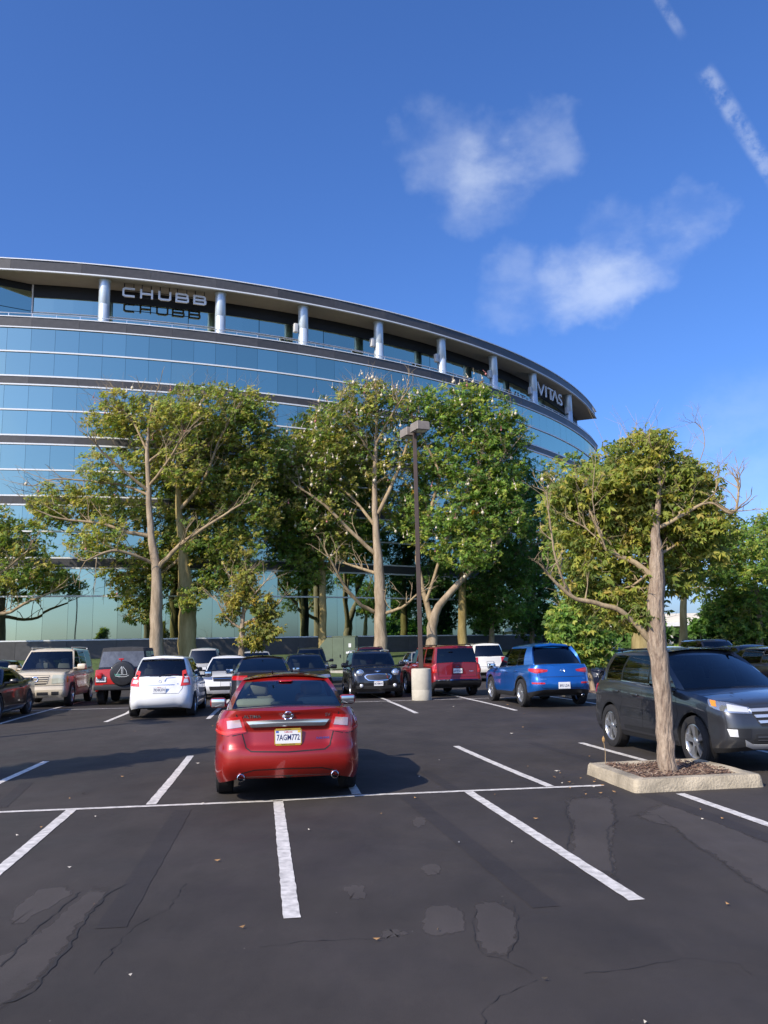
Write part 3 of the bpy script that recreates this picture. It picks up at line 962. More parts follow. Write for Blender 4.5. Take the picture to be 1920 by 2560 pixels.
def grow_tree(name, label, data, bark, pal, seed, leaf=(0.24, 0.13), density=1.0, per=58, clump=0.46, twigs=90, pods=0, blooms=0, droop=0.0, trunk_z=0.0, twig_len=1.2, group='trees in front of the curved building', n_side=9, trunk_n=14, branch_r=0.022, cat='tree', autumn=0, spread=1.0, flare=.16, shoot=1.0):
    limbs, blobs = data
    rr = random.Random(seed); nr = np.random.default_rng(seed)
    base = Vector(limbs[0][0][:3])
    root = thing(name, label, cat, (base.x, base.y, trunk_z), 0, group)
    org = Vector(root.location)
    sm = [smooth_limb(l, rr, 0.25 if k else 0.12) for k, l in enumerate(limbs)]
    tr = MB()
    P0, W0 = sm[0]
    pts = [p - org for p in P0]
    pts[0] = Vector((pts[0].x, pts[0].y, -0.15))
    # trunk with slight ridges and a flare at the foot
    rows_ = []
    up = Vector((1, 0, 0))
    for i, p in enumerate(pts):
        d = (pts[min(i + 1, len(pts) - 1)] - pts[max(i - 1, 0)]).normalized()
        u = (up - d * up.dot(d)).normalized(); s = d.cross(u)
        row = []
        for k in range(trunk_n):
            a = 2 * math.pi * k / trunk_n
            f = 1 + 0.10 * noise.noise(Vector((math.cos(a) * 1.3, math.sin(a) * 1.3, p.z * .9 + seed))) + 0.04 * noise.noise(Vector((math.cos(a) * 3, math.sin(a) * 3, p.z * 4 + seed)))
            if i < 3:
                f *= 1 + flare * (1 - i / 3) * (1 + .5 * math.sin(3 * a + seed))
            row.append(p + (u * math.cos(a) + s * math.sin(a)) * W0[i] * f)
        rows_.append(row)
    tr.grid(rows_, True)
    tr.build('trunk', bark, root, 60)
    br = MB()
    nodes = []
    for k, (P, W) in enumerate(sm):
        if k:
            br.tube([p - org for p in P], W, n_side)
        for i, (p, w) in enumerate(zip(P, W)):
            if k or i > len(P) * 0.45:
                nodes.append((p, w))
    # side shoots and forked tips on every limb
    extra = []
    for k, (P, W) in enumerate(sm):
        if len(P) < 6 or (k == 0 and trunk_n < 1):
            continue
        i0 = int(len(P) * (.62 if k == 0 else .30))
        picks = [rr.randint(i0, len(P) - 2) for _ in range(6)] + [len(P) - 1] * 3
        for i in picks:
            p, w = P[i], W[i]
            d = (P[min(i + 1, len(P) - 1)] - P[max(i - 1, 0)]).normalized()
            v = (d * .8 + Vector((rr.gauss(0, .6), rr.gauss(0, .6), rr.uniform(-.1, .7)))).normalized()
            L = twig_len * rr.uniform(.9, 1.9) * shoot
            q = [p]
            for s_ in range(4):
                v = (v + Vector((rr.gauss(0, .22), rr.gauss(0, .22), rr.uniform(-.05, .22)))).normalized()
                q.append(q[-1] + v * L / 4)
            r0 = min(w * .75, branch_r * 1.6)
            rad = [r0, r0 * .8, r0 * .6, r0 * .45, r0 * .25]
            br.tube([x - org for x in q], rad, 5, cap=False)
            extra += list(zip(q[1:], rad[1:]))
            for s_ in (2, 3):
                v2 = (v + Vector((rr.gauss(0, .7), rr.gauss(0, .7), rr.gauss(.1, .5)))).normalized()
                e_ = q[s_] + v2 * L * .4
                br.tube([q[s_] - org, q[s_].lerp(e_, .5) + Vector((0, 0, .04 * L)) - org, e_ - org], [r0 * .45, r0 * .35, r0 * .18], 4, cap=False)
    nodes += extra
    NP = np.array([p for p, w in nodes])
    centers, cols = [], []
    flat = [c for c, w in pal for _ in range(w)]
    flat = [(2.72 * c[0], 2.85 * c[1], 2.4 * c[2]) for c in flat]
    for bx, by, bz, rx, rz in blobs:
        rx, rz = rx * spread, rz * spread
        ry = (rx + rz) * .5 * 0.95
        nclump = max(5, int(density * (rx * ry * rz) ** (2 / 3) * 30.0 / (clump / .46) ** 2))
        for _ in range(nclump):
            u = unit(nr.normal(size=3)) * (nr.random() ** 0.38)
            c = np.array([bx + u[0] * rx, by + u[1] * ry, bz + u[2] * rz])
            centers.append(c); cols.append(np.array(flat[nr.integers(len(flat))]))
    C, A, Nn, S, Wd, T = [], [], [], [], [], []
    # branch order: clumps near the limbs first, outer ones fork off from the branches already there
    order = np.argsort([((NP - c) ** 2).sum(1).min() for c in centers])
    cap = len(nodes) + len(centers) * 2
    NA = np.empty((cap, 3)); NA[:len(nodes)] = NP
    NR = [w for p, w in nodes]
    cnt = len(nodes)
    for oi in order:
        c, colr = centers[oi], cols[oi]
        d2 = ((NA[:cnt] - c) ** 2).sum(1)
        # prefer a fork point that lies further in, so that twigs run outward
        j = int((d2 + 0.35 * np.maximum(0, NA[:cnt, 2] - c[2] + .2) ** 2).argmin())
        p, w = Vector(NA[j]), NR[j]
        cv = Vector(c)
        dist = (cv - p).length
        mid = p.lerp(cv, .5) + Vector((rr.gauss(0, .10), rr.gauss(0, .10), rr.gauss(-.04, .10))) * min(dist, 2.0)
        r0 = min(w * .62, branch_r * (1.1 + dist * .35))
        r0 = max(r0, branch_r * .38)
        br.tube([p - org, mid - org, cv - org], [r0, r0 * .8, r0 * .55], 4, cap=False)
        NA[cnt] = mid; NR.append(r0 * .8); NA[cnt + 1] = cv; NR.append(r0 * .6); cnt += 2
        for _ in range(2):
            e = cv + Vector(unit(nr.normal(size=3))) * clump * rr.uniform(.5, 1.1)
            br.tube([cv - org, e - org], [branch_r * .3, branch_r * .12], 3, cap=False)
        k = max(2, int(per * rr.uniform(.6, 1.3) / 5))
        off = nr.normal(size=(k, 3)) * clump * .50 * np.array([1, 1, .62])
        nm = unit(nr.normal(size=(k, 3)) * .55 + np.array([-.30, -.40, .75]))
        e1 = unit(np.cross(nm, nr.normal(size=(k, 3)))); e2 = np.cross(nm, e1)
        ang = nr.uniform(0, 6.28, (k, 1)) + np.arange(5)[None, :] * 1.257 + nr.normal(size=(k, 5)) * .25
        ax = e1[:, None, :] * np.cos(ang)[..., None] + e2[:, None, :] * np.sin(ang)[..., None] + nm[:, None, :] * nr.uniform(-.35, .15, (k, 5, 1)) + np.array([0, 0, -droop])
        m = k * 5
        ax = unit(ax.reshape(m, 3))
        cc = np.repeat(c + off - np.array(org), 5, axis=0)
        nm = unit(np.repeat(nm, 5, axis=0) + nr.normal(size=(m, 3)) * .25)
        nm = unit(nm - ax * (nm * ax).sum(1)[:, None])
        szk = np.repeat(nr.uniform(.6, 1.45, k), 5)
        C.append(cc); A.append(ax); Nn.append(nm)
        S.append(leaf[0] * szk * nr.uniform(.75, 1.15, m)); Wd.append(leaf[1] * szk * nr.uniform(.8, 1.2, m))
        t = colr[None, :] * np.repeat(nr.uniform(.65, 1.4, (k, 1)), 5, axis=0) * nr.uniform(.88, 1.12, (m, 3))
        T.append(t)
    if autumn:
        for i in nr.choice(len(T), autumn, replace=False):
            T[i] = np.array([[0.42, 0.20, 0.03]]) * nr.uniform(.7, 1.3, (len(T[i]), 1))
    # bare twigs that stand out of the crown
    outer = sorted(centers, key=lambda c: -c[2])
    for q in range(twigs):
        c = Vector(outer[int(rr.random() ** 1.6 * (len(outer) - 1))])
        bc = Vector(min(blobs, key=lambda b: (b[0] - c.x) ** 2 + (b[2] - c.z) ** 2)[:3])
        d = (c - bc).normalized() * .7 + Vector((rr.gauss(0, .4), rr.gauss(0, .4), rr.uniform(.1, .9)))
        d.normalize()
        L = twig_len * rr.uniform(.5, 1.2)
        p1 = c + d * L * .5 + Vector((rr.gauss(0, .08), rr.gauss(0, .08), 0)) * L
        p2 = c + d * L + Vector((rr.gauss(0, .16), rr.gauss(0, .16), rr.uniform(-.1, .15))) * L
        r0 = branch_r * .55
        br.tube([c - d * .3 * L - org, c - org, p1 - org, p2 - org], [r0, r0 * .85, r0 * .6, r0 * .3], 3, cap=False)
        e = p1 + Vector((rr.gauss(0, .4), rr.gauss(0, .4), rr.uniform(0, .5))) * L * .6
        br.tube([p1 - org, e - org], [r0 * .5, r0 * .25], 3, cap=False)
    bo = br.build('branches', M_TWIG, root, 60)
    bo['kind'] = 'stuff'
    lo = leaves_object('crown', np.concatenate(C), np.concatenate(A), np.concatenate(Nn), np.concatenate(S), np.concatenate(Wd), np.concatenate(T), root)
    lo['kind'] = 'stuff'
    if pods or blooms:
        for nm_, cnt, r_, mt in (('seed_pods', pods, .095, mat('seed_floss', (0.68, 0.59, 0.43), .9)), ('blossoms', blooms, .07, mat('pink_blossom', (0.50, 0.20, 0.18), .8))):
            if not cnt:
                continue
            pb = MB()
            for _ in range(cnt):
                c = Vector(outer[int(rr.random() ** 1.3 * (len(outer) - 1))]) + Vector((rr.gauss(0, .4), -abs(rr.gauss(0, .7)) - .2, rr.gauss(0, .4)))
                k = r_ * rr.uniform(.6, 1.25)
                pb.lathe([(0.001, -k * 1.2), (k * .8, -k * .5), (k, .1 * k), (k * .6, k * .8), (0.001, k)], 6, 'Z', c - org, a0=rr.random())
                pb.tube([c - org + Vector((0, 0, k)), c - org + Vector((rr.gauss(0, .1), rr.gauss(0, .1), .35))], .012, 3, cap=False)
            po = pb.build(nm_, mt, root, 60)
            po['kind'] = 'stuff'
    return root


TREES = {
 'floss_a': ([
   [(-14.21,52.0,1.62,0.391),(-14.27,52.0,4.17,0.391),(-14.37,52.0,7.2,0.304),(-14.75,52.0,9.41,0.217),(-14.96,52.0,12.09,0.174),(-15.11,52.0,14.52,0.13),(-15.04,52.0,16.35,0.087),(-14.84,52.0,18.05,0.058)],
   [(-14.49,52.0,7.41,0.13),(-15.52,51.2,7.86,0.101),(-16.69,50.4,8.08,0.087),(-17.94,49.6,7.4,0.043)],
   [(-14.68,52.0,9.11,0.145),(-15.98,51.65,9.39,0.116),(-17.77,51.3,9.96,0.087),(-20.11,50.95,10.24,0.058),(-21.57,50.6,10.8,0.029)],
   [(-14.92,52.0,11.79,0.101),(-16.52,52.15,12.46,0.072),(-18.66,52.3,12.83,0.058),(-21.11,52.45,13.07,0.043),(-22.64,52.6,12.68,0.029)],
   [(-14.99,52.0,12.09,0.116),(-16.25,51.2,13.15,0.087),(-17.48,50.4,14.33,0.058),(-18.1,49.6,15.32,0.029)],
   [(-14.14,52.0,7.2,0.174),(-12.89,51.53,8.43,0.13),(-11.21,51.07,9.49,0.101),(-8.84,50.6,10.82,0.058)],
   [(-14.94,52.0,12.39,0.101),(-13.53,50.8,13.6,0.087),(-12.12,49.6,15.19,0.043)],
   [(-15.07,52.0,13.91,0.087),(-13.66,52.3,15.32,0.072),(-11.97,52.6,17.7,0.043)],
   [(-15.12,52.0,14.67,0.087),(-16.41,52.3,17.09,0.058),(-18.05,52.6,18.15,0.029)],
  ],
  [(-15.04,52.8,16.89,2.31,1.39),(-17.78,52.8,17.1,1.59,1.16),(-16.75,52.8,18.25,1.59,0.72),(-12.97,51.8,16.72,1.74,1.3),(-20.6,52.8,11.91,2.17,0.93),(-17.78,51.8,13.62,1.59,1.16),(-17.61,53.8,11.26,2.03,1.16),(-21.75,52.8,10.87,1.3,0.87),(-15.26,53.8,14.64,1.74,1.45),(-17.92,51.8,9.15,2.03,1.16),(-12.62,51.8,13.81,1.45,1.45)]),
 'floss_b': ([
   [(-12.79,54.0,1.43,0.511),(-12.83,54.0,3.63,0.586),(-12.93,54.0,5.71,0.541),(-13.22,54.0,8.44,0.3),(-13.52,54.0,11.21,0.225),(-13.58,54.0,14.33,0.165),(-13.35,54.0,16.87,0.09),(-13.23,54.0,18.47,0.06)],
   [(-13.28,54.0,8.29,0.135),(-11.97,54.5,10.17,0.105),(-9.92,55.0,11.61,0.06)],
   [(-13.46,54.0,11.2,0.135),(-11.83,53.67,12.97,0.105),(-10.87,53.33,15.37,0.075),(-9.91,53.0,17.15,0.045)],
   [(-13.55,54.0,12.45,0.12),(-14.9,54.75,14.53,0.09),(-15.79,55.5,17.0,0.045)],
   [(-13.51,54.0,14.01,0.105),(-11.84,55.0,15.81,0.075),(-9.82,56.0,17.01,0.045)],
   [(-13.22,54.0,8.13,0.12),(-14.36,54.5,7.3,0.09),(-16.01,55.0,6.76,0.045)],
  ],
  [(-11.66,54.0,18.11,3.0,1.35),(-9.64,55.0,16.09,1.8,2.4),(-10.24,55.0,12.57,2.1,2.1),(-11.75,55.0,9.15,2.4,1.5),(-10.8,55.0,6.66,1.8,0.9),(-16.32,55.0,6.77,2.25,1.35),(-14.52,55.0,8.58,1.65,1.35),(-8.7,54.0,17.73,1.35,1.35),(-12.69,56.0,15.42,1.8,1.8),(-16.27,55.0,4.94,1.2,0.9),(-12.45,53.0,5.34,0.9,0.75),(-13.27,56.0,12.18,1.5,1.8),(-7.91,55.0,14.76,1.14,2.1),(-8.36,55.0,10.95,1.26,1.8),(-9.28,55.0,8.16,1.35,1.2),(-15.46,56.0,10.95,1.5,1.2)]),
 'floss_c': ([
   [(-0.44,57.0,1.45,0.428),(-0.38,57.0,4.09,0.412),(-0.42,57.0,7.24,0.349),(-0.59,57.0,9.82,0.238),(-0.62,57.0,13.08,0.174),(-0.46,57.0,16.4,0.127),(-0.32,57.0,18.76,0.079)],
   [(-0.82,57.0,4.35,0.143),(-1.92,56.23,5.01,0.127),(-2.92,55.47,6.38,0.095),(-3.66,54.7,7.86,0.063)],
   [(-0.03,57.0,4.23,0.127),(1.06,55.85,4.56,0.095),(2.03,54.7,5.3,0.063)],
   [(-0.56,57.0,8.21,0.159),(-2.24,56.57,9.79,0.127),(-4.1,56.13,11.69,0.095),(-5.95,55.7,12.94,0.048)],
   [(-0.58,57.0,10.14,0.127),(-1.92,57.57,12.06,0.095),(-3.57,58.13,13.7,0.063),(-5.59,58.7,15.23,0.032)],
   [(-0.47,57.0,11.11,0.159),(0.71,57.23,13.43,0.127),(1.76,57.47,16.14,0.095),(2.66,57.7,18.56,0.048)],
   [(-0.5,57.0,14.73,0.095),(-1.8,56.35,16.93,0.063),(-2.88,55.7,18.76,0.032)],
   [(-0.47,57.0,16.07,0.095),(0.81,56.35,18.21,0.063),(1.8,55.7,19.5,0.032)],
   [(-0.45,57.0,6.93,0.127),(-1.98,57.35,7.47,0.095),(-2.96,57.7,7.85,0.048)],
  ],
  [(-4.82,57.5,15.27,2.7,2.06),(-2.49,57.5,18.27,2.38,1.59),(-0.16,57.5,18.91,2.54,1.43),(-6.14,57.5,12.97,1.9,1.9),(-2.24,58.5,15.11,2.54,2.38),(-4.53,57.5,10.95,1.9,1.59),(0.77,58.5,15.73,2.22,2.22),(-3.43,56.5,16.67,1.74,1.59),(-1.13,57.5,19.96,1.9,0.79),(-3.64,58.5,9.1,1.59,0.95),(0.36,59.5,11.84,1.59,1.59)]),
 'floss_d': ([
   [(-4.49,59.0,1.84,0.279),(-4.46,59.0,5.23,0.263),(-4.51,59.0,7.85,0.197),(-4.72,59.0,10.19,0.131),(-5.04,59.0,12.55,0.082)],
   [(-4.45,59.0,7.19,0.098),(-3.71,59.5,8.55,0.082),(-2.88,60.0,9.95,0.049)],
   [(-4.6,59.0,8.85,0.098),(-5.81,59.0,10.21,0.066),(-6.81,59.0,11.57,0.033)],
  ],
  [(-5.98,59.0,10.88,2.13,1.97),(-4.33,59.0,9.18,1.64,1.31),(-4.64,59.0,12.54,1.97,1.64),(-6.32,59.0,8.55,1.64,0.98),(-7.31,59.0,12.94,0.98,1.64),(-6.8,59.0,15.32,1.31,1.97),(-7.64,59.0,10.25,1.25,1.64),(-5.5,59.0,7.21,1.48,0.82),(-3.0,59.0,10.15,1.31,1.64),(-3.7,60.0,12.7,1.64,1.64)]),
 'floss_e': ([
   [(3.06,58.0,1.53,0.387),(3.25,58.0,3.73,0.339),(3.9,58.0,4.99,0.242),(5.4,58.0,6.57,0.194),(7.25,58.0,8.32,0.145),(8.95,58.0,10.08,0.081)],
   [(3.18,58.0,3.58,0.226),(2.56,58.2,6.0,0.177),(2.31,58.4,8.63,0.145),(3.33,58.6,11.63,0.129),(4.44,58.8,15.04,0.097),(5.58,59.0,18.18,0.065)],
   [(2.78,58.0,5.02,0.113),(4.16,57.67,8.83,0.113),(5.54,57.33,12.02,0.097),(6.92,57.0,14.91,0.065)],
   [(5.61,58.0,12.14,0.097),(7.59,57.5,14.0,0.065),(9.58,57.0,16.19,0.032)],
   [(4.03,58.0,14.19,0.097),(3.1,58.0,16.24,0.065),(2.16,58.0,18.32,0.048)],
  ],
  [(4.17,58.0,18.62,2.58,1.61),(6.83,58.0,18.22,2.42,1.77),(5.7,58.0,14.83,2.74,2.42),(8.33,59.0,15.34,1.94,2.26),(9.1,58.0,16.79,1.45,1.45),(6.88,58.0,11.12,2.9,1.94),(3.89,58.0,9.86,1.94,1.61),(5.69,57.0,8.07,1.94,0.97),(3.5,60.0,14.98,1.77,1.94),(6.56,58.0,19.95,1.45,0.71),(1.84,59.0,11.39,1.29,1.94),(8.64,59.0,10.91,1.61,1.61),(7.93,58.0,12.76,1.94,1.61)]),
 'floss_f': ([
   [(5.68,63.0,1.63,0.351),(5.7,63.0,4.2,0.315),(5.9,63.0,7.69,0.263),(6.53,63.0,10.51,0.175),(7.72,63.0,13.73,0.123)],
   [(5.98,63.0,8.04,0.14),(8.18,63.5,10.55,0.105),(10.51,64.0,12.76,0.053)],
   [(6.34,63.0,10.16,0.105),(9.38,62.5,8.62,0.088),(11.78,62.0,9.56,0.053)],
  ],
  [(9.95,63.0,11.87,2.28,2.28),(8.76,63.0,9.04,2.8,1.75),(11.48,63.0,14.01,1.58,2.1),(6.38,63.0,11.23,2.1,2.1),(10.81,63.0,7.59,2.1,1.4),(8.42,64.0,14.65,1.75,1.75),(4.13,63.0,7.37,1.58,1.58),(7.24,63.0,6.26,1.93,1.23),(9.66,63.0,5.51,1.75,1.4)]),
 'floss_g': ([
   [(13.3,44.0,1.23,0.49),(13.36,44.0,3.03,0.465),(13.25,44.0,4.97,0.318),(12.78,44.0,6.95,0.196),(12.17,44.0,8.96,0.135),(11.77,44.0,10.49,0.073)],
   [(13.15,44.0,5.22,0.147),(14.87,44.33,7.2,0.11),(16.4,44.67,9.24,0.073),(17.39,45.0,10.57,0.037)],
   [(12.78,44.0,6.95,0.122),(11.0,43.5,8.16,0.098),(9.51,43.0,9.59,0.049)],
   [(12.67,44.0,7.2,0.098),(13.48,45.0,9.36,0.073),(14.67,46.0,11.1,0.037)],
  ],
  [(10.54,44.0,10.77,1.71,1.1),(12.81,44.0,11.1,1.84,1.1),(15.01,44.0,10.42,1.96,1.35),(16.9,44.0,9.11,1.22,1.35),(9.43,44.0,8.77,1.1,1.71),(15.99,44.0,7.13,1.84,1.1),(11.91,45.0,8.62,1.71,1.47),(14.74,46.0,8.46,1.96,1.47),(9.69,44.0,6.77,1.1,1.22)]),
 'floss_h': ([
   [(18.26,52.0,1.51,0.246),(18.42,52.0,3.49,0.217),(18.77,52.0,5.78,0.159),(19.75,52.0,7.8,0.101),(20.75,52.0,9.25,0.058)],
   [(18.69,52.0,5.49,0.101),(20.69,52.5,6.37,0.072),(22.77,53.0,7.56,0.043)],
   [(18.67,52.0,5.21,0.087),(17.6,52.0,6.38,0.058),(16.8,52.0,7.27,0.043)],
  ],
  [(20.01,52.0,7.5,2.17,1.16),(22.1,52.0,8.04,1.74,1.16),(23.12,52.0,6.56,1.45,1.3),(21.05,52.0,6.02,2.03,1.01),(18.47,52.0,6.37,1.45,1.01)]),
 'floss_i': ([
   [(-24.86,50.0,1.72,0.334),(-24.96,50.0,4.31,0.306),(-24.86,50.0,6.25,0.195),(-24.4,50.0,7.92,0.125),(-23.92,50.0,9.32,0.07)],
   [(-24.81,50.0,4.58,0.125),(-22.81,50.0,4.4,0.097),(-21.46,50.0,5.07,0.083),(-20.09,50.0,5.59,0.042)],
   [(-24.79,50.0,5.97,0.111),(-22.72,49.5,6.99,0.083),(-21.18,49.0,8.01,0.042)],
  ],
  [(-22.76,50.0,8.73,1.39,1.11),(-24.24,50.0,9.9,1.67,1.25),(-21.57,50.0,7.29,1.39,1.11),(-23.2,50.0,6.49,1.67,0.97),(-20.53,51.0,6.52,1.25,0.83),(-25.52,50.0,7.94,1.67,1.67)]),
 'small': ([
   [(-6.06,35.0,0.93,0.136),(-6.03,35.0,2.16,0.127),(-6.0,35.0,3.11,0.088),(-5.89,35.0,4.07,0.058),(-5.8,35.0,5.04,0.029)],
   [(-6.02,35.0,2.73,0.058),(-6.63,34.85,3.22,0.049),(-6.99,34.7,3.89,0.019)],
   [(-6.0,35.0,2.92,0.068),(-5.32,35.1,3.29,0.049),(-4.65,35.2,3.67,0.039),(-4.33,35.3,4.06,0.019)],
   [(-6.0,35.0,3.3,0.049),(-5.57,34.8,4.05,0.039),(-4.96,34.6,4.7,0.019)],
   [(-6.0,35.0,3.11,0.039),(-6.41,35.2,3.9,0.029),(-6.55,35.4,4.9,0.019)],
  ],
  [(-5.8,35.0,4.65,0.58,0.55),(-5.31,35.0,3.87,0.62,0.58),(-6.28,35.0,3.89,0.55,0.49),(-5.11,35.0,2.71,0.78,0.43),(-5.59,35.0,2.24,0.62,0.35),(-6.66,35.0,3.32,0.35,0.29),(-5.01,35.0,3.28,0.58,0.39)]),
 'near': ([
   [(3.61,11.15,0.1,0.127),(3.59,11.15,0.29,0.118),(3.59,11.15,0.75,0.109),(3.59,11.15,1.4,0.115),(3.58,11.15,1.8,0.124),(3.59,11.15,2.31,0.112),(3.65,11.15,2.87,0.093),(3.67,11.15,3.31,0.053),(3.76,11.15,3.82,0.028),(3.77,11.15,4.3,0.016)],
   [(3.52,11.15,1.77,0.051),(3.29,11.1,2.03,0.039),(3.03,11.05,2.23,0.034),(2.69,11.0,2.32,0.032),(2.45,10.95,2.39,0.025),(2.24,10.9,2.57,0.021),(2.09,10.85,2.73,0.016)],
   [(2.5,11.15,2.4,0.018),(2.35,11.06,2.64,0.016),(2.24,10.97,3.04,0.014),(2.19,10.89,3.43,0.011),(2.15,10.8,3.77,0.007)],
   [(3.57,11.15,2.65,0.046),(3.36,11.18,2.85,0.037),(3.01,11.21,3.03,0.028),(2.94,11.24,3.28,0.021),(2.8,11.27,3.64,0.014),(2.67,11.3,3.97,0.007)],
   [(3.67,11.15,3.28,0.03),(4.0,11.09,3.45,0.025),(4.36,11.03,3.62,0.018),(4.6,10.96,3.46,0.018),(4.68,10.9,3.5,0.018)],
   [(4.78,11.15,3.52,0.018),(4.83,11.15,3.73,0.014),(4.84,11.15,3.92,0.011)],
   [(3.67,11.15,3.31,0.023),(3.67,11.23,3.71,0.016),(3.65,11.32,4.12,0.009),(3.6,11.4,4.53,0.007)],
   [(3.98,11.15,3.44,0.014),(4.2,11.22,3.82,0.009),(4.35,11.3,4.16,0.007)],
   [(4.29,11.15,4.13,0.006),(4.41,11.15,4.39,0.005),(4.43,11.15,4.62,0.005),(4.34,11.15,4.76,0.004),(4.26,11.15,4.76,0.003)],
   [(2.99,11.15,3.02,0.014),(2.86,11.07,3.32,0.009),(2.8,10.98,3.68,0.007),(2.83,10.9,4.11,0.005)],
   [(2.93,11.15,3.11,0.011),(2.73,11.18,3.33,0.009),(2.49,11.2,3.47,0.007)],
   [(3.52,11.15,2.69,0.021),(3.25,11.33,2.52,0.011),(2.99,11.5,2.73,0.007)],
   [(3.66,11.15,2.93,0.023),(4.07,11.38,3.14,0.014),(4.43,11.6,3.43,0.009)],
   [(4.47,11.15,3.64,0.007),(4.55,11.15,3.93,0.005),(4.61,11.15,4.19,0.003)],
  ],
  [(3.56,11.39,4.37,0.37,0.28),(3.74,11.39,4.6,0.22,0.14),(3.18,11.39,4.01,0.47,0.34),(3.98,11.49,4.01,0.5,0.34),(3.66,11.59,3.57,0.53,0.37),(3.19,11.59,3.39,0.37,0.31),(4.1,11.39,3.47,0.34,0.25),(2.93,11.49,2.83,0.4,0.25),(3.47,11.59,2.7,0.37,0.28),(3.19,11.39,2.27,0.4,0.24),(3.0,11.59,2.42,0.31,0.19),(4.35,11.29,3.38,0.22,0.16),(4.6,11.29,3.44,0.16,0.17),(3.98,11.69,3.12,0.31,0.25),(3.49,11.49,2.08,0.19,0.14),(2.73,11.59,3.26,0.31,0.28),(2.6,11.49,3.78,0.25,0.25),(4.36,11.49,3.87,0.28,0.28),(4.53,11.59,3.1,0.25,0.22),(2.75,11.59,2.61,0.25,0.22),(4.15,11.69,2.72,0.25,0.22)]),
 'ficus': ([
   [(6.49,26.8,0.25,0.082),(6.41,26.8,0.82,0.075),(6.25,26.8,1.4,0.067),(6.19,26.8,2.13,0.045),(6.16,26.8,2.86,0.03)],
   [(6.25,26.8,1.4,0.037),(5.86,27.0,1.99,0.022)],
   [(6.26,26.8,1.55,0.037),(6.66,26.6,2.12,0.022)],
  ],
  [(6.09,26.8,2.86,0.63,0.45),(6.12,26.8,2.2,0.86,0.52),(5.87,26.8,1.7,0.67,0.37),(6.61,26.8,1.83,0.54,0.45),(5.63,26.8,2.58,0.37,0.42),(6.36,26.8,1.33,0.52,0.22)]),
 'floss_k': ([
   [(24.66,56.0,1.03,0.234),(24.89,56.0,3.52,0.203),(24.85,56.0,5.68,0.14),(24.68,56.0,7.88,0.078)],
   [(24.88,56.0,4.75,0.093),(23.6,56.0,6.33,0.062)],
  ],
  [(24.13,56.0,8.68,1.56,1.31),(25.89,56.0,9.11,1.4,1.4),(24.52,56.0,6.16,2.03,1.56),(22.93,56.0,4.02,1.56,1.4),(21.99,56.0,5.74,1.4,1.25),(25.2,56.0,3.51,1.4,1.56),(26.9,56.0,6.57,1.4,2.18),(23.7,56.0,2.32,1.87,0.78)]),
 'back_a': ([
   [(8.18,66.0,1.33,0.22),(8.3,66.0,4.27,0.202),(8.7,66.0,6.82,0.129),(9.17,66.0,9.02,0.073)],
   [(8.42,66.0,5.36,0.092),(7.24,66.0,6.85,0.073)],
  ],
  [(8.87,66.0,6.45,1.84,2.02),(6.83,66.0,5.76,1.47,1.65),(9.89,66.0,8.63,1.65,1.84),(8.22,66.0,3.91,1.65,1.1),(10.25,66.0,4.59,1.29,1.65)]),
 'back_b': ([
   [(12.05,70.0,1.23,0.214),(12.19,70.0,3.97,0.195),(12.54,70.0,7.05,0.136),(12.89,70.0,10.18,0.078)],
   [(12.34,70.0,5.51,0.097),(13.7,70.0,7.03,0.078)],
  ],
  [(12.36,70.0,7.45,1.75,2.53),(13.38,70.0,4.71,1.36,2.34),(11.8,70.0,3.98,1.56,1.75),(13.13,70.0,10.97,1.56,2.34),(14.15,70.0,8.19,0.97,2.34)]),
}


def foot(k):
    x, y = TREES[k][0][0][0][:2]
    return berm(x, y) if bdist(x, y) < 13.8 else gz(y)


grow_tree('floss_tree', 'tall tree with a slim grey trunk behind the cream SUV, spreading bare limbs', TREES['floss_a'], M_BARK_GREY, PAL_OLIVE, 1, (.15, .085), .66, 40, twigs=420, twig_len=1.3, trunk_z=foot('floss_a'), blooms=14, pods=10, clump=.37, spread=1.2)
grow_tree('floss_tree', 'tall tree with a thick swollen golden trunk left of the small yellow tree', TREES['floss_b'], M_BARK_GOLD, PAL_MIX, 2, (.15, .085), .95, 42, twigs=260, trunk_z=foot('floss_b'), blooms=10, pods=10, clump=.37, spread=1.2)
grow_tree('floss_tree', 'large tree with cream seed puffs left of the lamp post, pale upright trunk', TREES['floss_c'], M_BARK_GREY, PAL_MIX, 3, (.15, .085), .70, 38, twigs=520, twig_len=1.25, pods=260, blooms=40, trunk_z=foot('floss_c'), clump=.37, spread=1.2)
grow_tree('floss_tree', 'smaller tree with a thin trunk right above the green utility cabinet', TREES['floss_d'], M_BARK_GOLD, PAL_GREEN, 4, (.16, .09), .85, 40, twigs=40, pods=16, blooms=12, trunk_z=foot('floss_d'), clump=.40, spread=1.15)
grow_tree('floss_tree', 'forked tree right of the lamp post with leaning limbs and an orange leaf patch', TREES['floss_e'], M_BARK_GREY, PAL_GREEN, 5, (.15, .085), .95, 42, twigs=260, pods=120, blooms=20, trunk_z=foot('floss_e'), autumn=9, clump=.37, spread=1.2)
grow_tree('floss_tree', 'dark green tree beside the building behind the red boxy SUV, straight yellowish trunk', TREES['floss_f'], M_BARK_GOLD, PAL_DARK, 6, (.16, .09), .85, 40, twigs=30, pods=20, trunk_z=foot('floss_f'), clump=.40, spread=1.15)
grow_tree('floss_tree', 'broad tree with a very thick trunk behind the leafy tree in the kerbed island', TREES['floss_g'], M_BARK_GOLD, PAL_MIX, 7, (.16, .09), .85, 40, twigs=90, pods=40, trunk_z=foot('floss_g'), clump=.40, spread=1.15)
